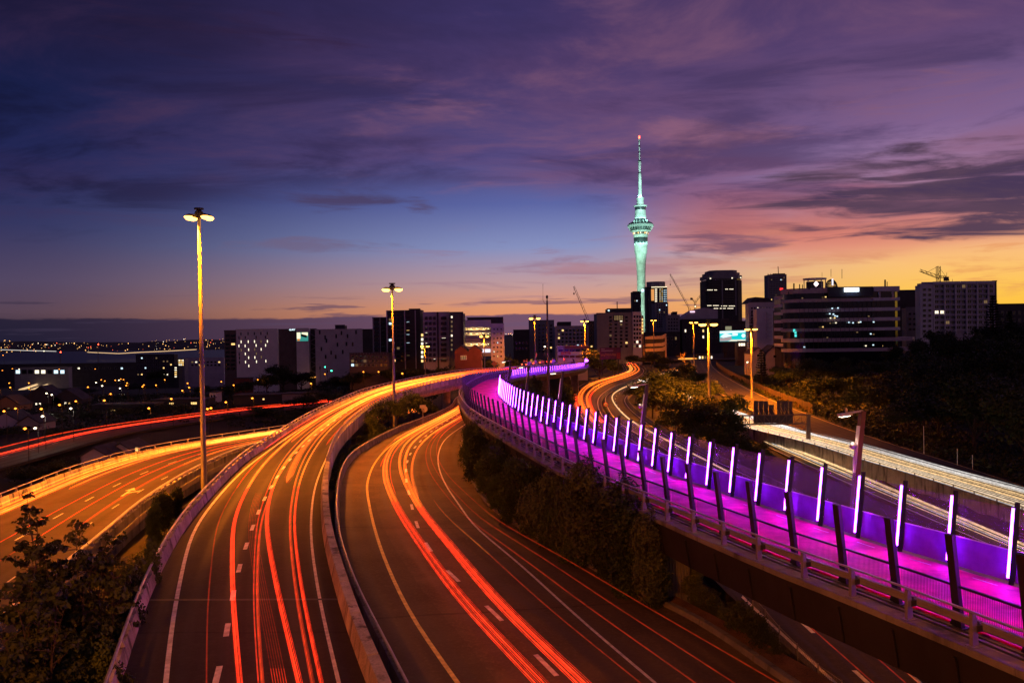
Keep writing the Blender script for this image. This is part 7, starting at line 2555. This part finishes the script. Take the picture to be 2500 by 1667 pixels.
for px, py, c in SL:
    p = ground_hit(px, py, 8.0)
    g_ = p.z - 8.0
    if px < 480:
        where = 'on the dark left shore beyond the red trails' if p.y > 350 else 'among the dark houses at the left'
    elif px < 850:
        where = 'below the white hotel'
    elif px < 1240:
        where = 'behind the ramp\'s left wall'
    else:
        where = 'in the city centre streets'
    col_ = {'o': 'orange', 'w': 'white'}[c]
    SLC[(col_, where)] = SLC.get((col_, where), 0) + 1
    n_ = SLC[(col_, where)]
    ordw = ['first', 'second', 'third', 'fourth', 'fifth', 'sixth', 'seventh', 'eighth', 'ninth', 'tenth', 'eleventh', 'twelfth', 'thirteenth', 'fourteenth', 'fifteenth', 'sixteenth', 'seventeenth', 'eighteenth', 'nineteenth', 'twentieth'][n_ - 1] if n_ <= 20 else ['twenty first', 'twenty second', 'twenty third', 'twenty fourth', 'twenty fifth', 'twenty sixth', 'twenty seventh', 'twenty eighth', 'twenty ninth', 'thirtieth'][min(9, n_ - 21)]
    r_ = thing('street_lamp', f'{ordw} {col_} street lamp {where}', 'street lamp', (p.x, p.y + 1.1, g_), 'street lamps in the distance')
    for me_, nm in ((st_pole, 'pole'), (st_arm, 'arm'), (st_head[c], 'lamp_head')):
        o = link(bpy.data.objects.new(nm, me_))
        o.parent = r_
        s_ = min(1.5, max(0.9, p.y / 450)) if nm == 'lamp_head' else 1
        if s_ != 1:
            o.scale = (s_, s_, 1)
    if p.y < 420:
        lamp(r_, Vector((p.x, p.y, p.z - .5)), 260 if c == 'o' else 240, SOD if c == 'o' else (1, .9, .7), .2)
# traffic signals
for px, py, D, mm, lab, s_ in ((1308.7, 867, 262, red_s, 'red traffic signal high in front of the shop building', 1.0), (1286, 882, 258, red_s, 'red traffic signal low left beside the amber one', .7), (1298.5, 881, 258, amb_s, 'amber signal between the two red ones', .8), (1350, 879.7, 262, red_s, 'brightest red signal right of the camera mast', 1.2), (1378.4, 877, 270, red_s, 'red signal under the sale board', .7),
                            (1280, 882.5, 258, red_s, 'small red signal at the far left of the cluster', .45), (781, 898, 380, grn_s, 'upper green traffic signal below the hotel', .9), (799, 907, 370, grn_s, 'lower green traffic signal below the hotel', 1.1), (1245, 867.6, 330, grn_s, 'small green signal behind the black trees', .6), (2304, 832.5, 300, grn_s, 'green signal before the white apartment block', .7), (2398, 847.6, 300, red_s, 'small red signal right of the tall pine', .5)):
    p = at_d(px, py, D)
    g_ = min(gz(p.x, D), p.z - 2)
    r_ = thing('traffic_signal', lab, 'traffic signal', (p.x, D, g_), 'traffic signals')
    MB().tube([(p.x, D + .3, g_), (p.x, D + .3, p.z + .6)], .07, 6).obj('post', dark_m, r_)
    MB().box((p.x, D + .16, p.z), (.5, .26, 1.25)).obj('housing', black_m, r_)
    MB().lathe((0, 0, 0), [(.3 * s_, 0), (.24 * s_, .14), (.05, .2)], 10).obj('lens', mm, r_, off=p + Vector((0, -.0, 0)) - rootloc(r_), local=True).rotation_euler = (math.pi / 2, 0, 0)
    if D < 300 and mm in (red_s, amb_s):
        lamp(r_, p + Vector((0, -1.2, 0)), 260 * s_, (1, .06, .03) if mm is red_s else (1, .5, .08), .2)
# queue of cars at the signals and at the end of the red trails
carb = MB()
carb.prism([(-2.1, .3), (2.1, .3), (2.1, .85), (1.3, .95), (.8, 1.45), (-1.2, 1.45), (-2.0, .95), (-2.1, .8)], -.85, .85)
car_me = carb.mesh('body', mat('car_paint', (.05, .05, .06), .35, spec=.6))
tl_me = MB().box((-2.12, .62, .8), (.05, .34, .16)).box((-2.12, -.62, .8), (.05, .34, .16)).mesh('tail_light', red_s)
whl = MB()
for x in (-1.3, 1.3):
    for y in (-.8, .8):
        whl.tube([(x, y - .1, .32), (x, y + .1, .32)], .32, 10)
whl_me = whl.mesh('wheel', black_m)
CARS = [(at_d(1285, 880, 232), 1.25, 'A'), (at_d(1302, 880, 240), 1.25, 'A'), (at_d(1318, 880, 246), 1.25, 'A'), (at_d(1345, 880, 250), 1.25, 'A'), (E_L.at(E_L.L * .93).lerp(E_R.at(E_R.L * .93), .3), 1.5, 'E'), (E_L.at(E_L.L * .95).lerp(E_R.at(E_R.L * .95), .6), 1.5, 'E'), (E_L.at(E_L.L * .985).lerp(E_R.at(E_R.L * .985), .45), 1.5, 'E')]
for i, (p, a, w_) in enumerate(CARS):
    z = gz(p.x, p.y) if w_ == 'A' else p.z
    if w_ == 'A':
        z = max(z, EYE - 9.4)
    r_ = thing('car', ['dark car with lit tail lights behind the path fence, leftmost', 'dark car second in the queue under the signals', 'dark car under the brightest signals', 'dark car rightmost in the signal queue', 'dark car at the end of the red trails, left lane', 'dark car at the end of the red trails, right lane', 'farthest dark car under the round black tree'][i], 'car', (p.x, p.y, z), 'cars waiting with tail lights on')
    for me_, nm in ((car_me, 'body'), (tl_me, 'tail_light'), (whl_me, 'wheel')):
        o = link(bpy.data.objects.new(nm, me_))
        o.parent = r_
    r_.rotation_euler = (0, 0, a)
# far white and orange traffic
for rows, m_, r, lab in (([(46, 953, -38), (90, 939, -38), (125, 929, -38), (149, 925, -38)], G_WH, .9, 'thick white light trail by the harbour sheds'), ([(60, 957, -38), (105, 942, -38), (148, 928, -38)], G_WH, .6, 'second white light trail by the harbour sheds'), ([(16, 924, -38), (60, 922.5, -38), (110, 922, -38)], G_YE, .35, 'thin orange white light trail left of the harbour sheds'),
                        ([(727, 925, -21), (750, 922, -21), (774, 920, -21)], G_YE, .4, 'orange light trail below the hotel'), ([(1655, 876, -15.6), (1680, 875.5, -15.6), (1702, 875, -15.6)], G_YE, .45, 'pale light trail on the cross street')):
    trail(lab, [at_z(*q) for q in rows], r / 1.5, (m_, m_), 'distant light trails', False)
for rows, m_, r, lab in (([(0, 853.5), (60, 855.5), (138, 857.5)], G_WH2, .9, 'thin white light trail along the far shore, left half'), ([(212, 859.6), (290, 863), (340, 860), (399, 857.5), (480, 853)], G_WH, .9, 'thin white light trail along the far shore, right half')):
    trail(lab, [at_d(*q, 2300) for q in rows], r / 1.5, (m_, m_), 'distant light trails', False)
# town lights on the far shore: too many to count
rng = random.Random(21)
tw = [MB(), MB(), MB()]
for k in range(260):
    px = rng.choice([rng.uniform(-40, 150), rng.uniform(150, 560), rng.uniform(-40, 560)])
    if rng.random() < .12:
        px = rng.uniform(1225, 1260)
    d = rng.uniform(3700, 5300)
    x = (px - 1250) / 2000 * d
    rise = float(sst(d, 3400 + 250 * math.sin(x * .0021), 5200))
    z = -14 + rise * (52 + 11 * math.sin(x * .0034 + 1) + 7 * math.sin(x * .011) + 4 * math.sin(x * .031 + d * .004)) + rng.uniform(3, 9)
    if z < 2:
        continue
    s_ = rng.choice([.9, 1.2, 1.6, 2.4]) * d / 4500
    tw[0 if rng.random() < .75 else rng.choice([1, 2])].lathe((x, d, z), [(.2 * s_, -s_), (s_, 0), (.2 * s_, s_)], 5)
for k, (mm, nm) in enumerate(((emit('town_orange', (1, .5, .15), 3.0), 'town_lights'), (emit('town_white', (1, .85, .65), 2.2), 'town_lights'), (emit('town_red', (1, .12, .05), 3.0), 'town_lights'))):
    tag(tw[k].obj(nm, mm), kind='stuff')
# radio masts by the harbour
for px, yt, yb, D, lab in ((240, 842, 890, 1150, 'slim lattice radio mast on the harbour shore'), (148, 861, 895, 1000, 'thin radio mast left of the taller one')):
    p, q = at_d(px, yb, D), at_d(px, yt, D)
    r_ = thing('radio_mast', lab, 'mast', (p.x, D, p.z))
    mb = MB()
    for sx_ in (-.7, .7):
        mb.beam((p.x + sx_, D, p.z - 12), (p.x + sx_ * .3, D, q.z), .3)
    for k in range(14):
        z0 = p.z + (q.z - p.z) * k / 14
        mb.beam((p.x - .7, D, z0), (p.x + .6, D, z0 + (q.z - p.z) / 14), .18)
    mb.obj('lattice', galv_dull, r_)
    MB().lathe(q, [(.3, 0), (.8, .8), (.3, 1.6)], 6).obj('beacon', red_s, r_)
# dark houses and flats on the left
def house(px, py, D, w_, h_, label, m_=wall_grey, lit=(), gable=True, depth=8, name='house'):
    p = at_d(px, py, D)
    g_ = gz(p.x, D) - .5
    r_ = thing(name, label, 'house', (p.x, D, g_), None)
    zt = max(p.z, g_ + 2.5)
    if gable:
        MB().prism([(p.x - w_ / 2, g_), (p.x + w_ / 2, g_), (p.x + w_ / 2, zt), (p.x, zt + w_ * .3), (p.x - w_ / 2, zt)], D, D + depth).obj('wall', m_, r_)
        MB().prism([(p.x - w_ / 2 - .4, zt), (p.x, zt + w_ * .36), (p.x + w_ / 2 + .4, zt), (p.x + w_ / 2 + .4, zt - .2), (p.x, zt + w_ * .3 + .02), (p.x - w_ / 2 - .4, zt - .2)], D - .3, D + depth + .3).obj('roof', roof_m, r_)
    else:
        MB().box((p.x, D + depth / 2, (g_ + zt) / 2), (w_, depth, zt - g_)).obj('wall', m_, r_)
        MB().box((p.x, D + depth / 2, zt + .15), (w_ + .8, depth + .8, .3)).obj('roof', roof_m, r_)
    for dx_, dz_, ww, hh, mm in lit:
        window(r_, Vector((p.x + dx_, D - .02, zt + dz_)), ww, hh, mm, wall_dark, 2 if ww > 1.5 else 0)
    return r_


house(230, 1114, 163, 5.4, 3, 'small pale gabled house behind the lower left road', wall_mauve, ((1.4, -1.2, .8, 1.0, winglass),))
house(262, 1110, 166, 4.2, 3, 'narrow pale gabled house between two wider ones', wall_mauve, ((0, -1.2, .8, 1.0, winglass),))
house(294, 1103, 169, 5.6, 3, 'pale gabled house with a lit window, right of its twin', wall_mauve, ((3.4, .5, .7, .9, win_y), (0, -1.0, .9, 1.0, winglass)))
house(12, 1026, 230, 7, 4, 'pale end gable of a house at the left edge', wall_mauve, ((-1, -3.4, 3, 1.2, win_dim),))
house(520, 958, 330, 2.8, 10, 'tall narrow pale tower house lit orange at its foot', wall_white, ((-.6, -2, .5, 2.2, winglass), (.6, -2, .5, 2.2, winglass), (-.6, -6, .5, 2.2, win_dim), (.6, -6, .5, 2.2, win_dim)), False, 6)
house(100, 976, 330, 16, 5, 'dark house with a pair of small lit windows', wall_dark, ((-1.9, -1.6, .9, .9, win_w), (-.4, -1.6, .9, .9, win_w)))
house(163, 975, 330, 12, 5, 'second dark house with a pair of lit windows', wall_dark, ((-.5, -1.5, 1, .9, win_w), (1, -1.5, .8, .9, win_y)))
house(300, 996, 290, 22, 6, 'long dark flats with one wide row of yellow windows', wall_dark, ((-2.8, -1.8, 3.2, 1.1, win_y), (6.5, -1.6, 2.6, 1.0, win_y)), False, 8, 'flats')
house(440, 976, 300, 20, 6, 'long dark flats with two yellow lit windows near the mast', wall_dark, ((-3.2, -1.4, 2.0, 1.0, win_y), (5, -1.3, 2.6, 1.0, win_y), (-6, -4.6, 1, 1, win_dim)), False, 8, 'flats')
house(15, 1000, 300, 10, 4, 'ochre lit house by the orange lamps at the left edge', mat('wall_ochre', (.35, .2, .1), .8), ((1, -1.4, 1, 1, win_dim),))
house(630, 965, 300, 18, 4, 'low dark house with pale flat roof below the hotel', wall_dark, ((2, -1.4, .8, .7, win_y),), False, 9)
house(730, 962, 290, 12, 5, 'grey house with flat pale roof behind the ramp\'s wall', wall_grey, ((1, -1.6, .8, 1, winglass),), False, 9)
house(590, 924, 380, 7, 4, 'small red brick hut below the hotel', wall_red, (), False, 6)
house(70, 1052, 225, 6, 3, 'low shed with a pale roof beside the white lamp', wall_grey, ((0, -1.2, 1, .8, winglass),))
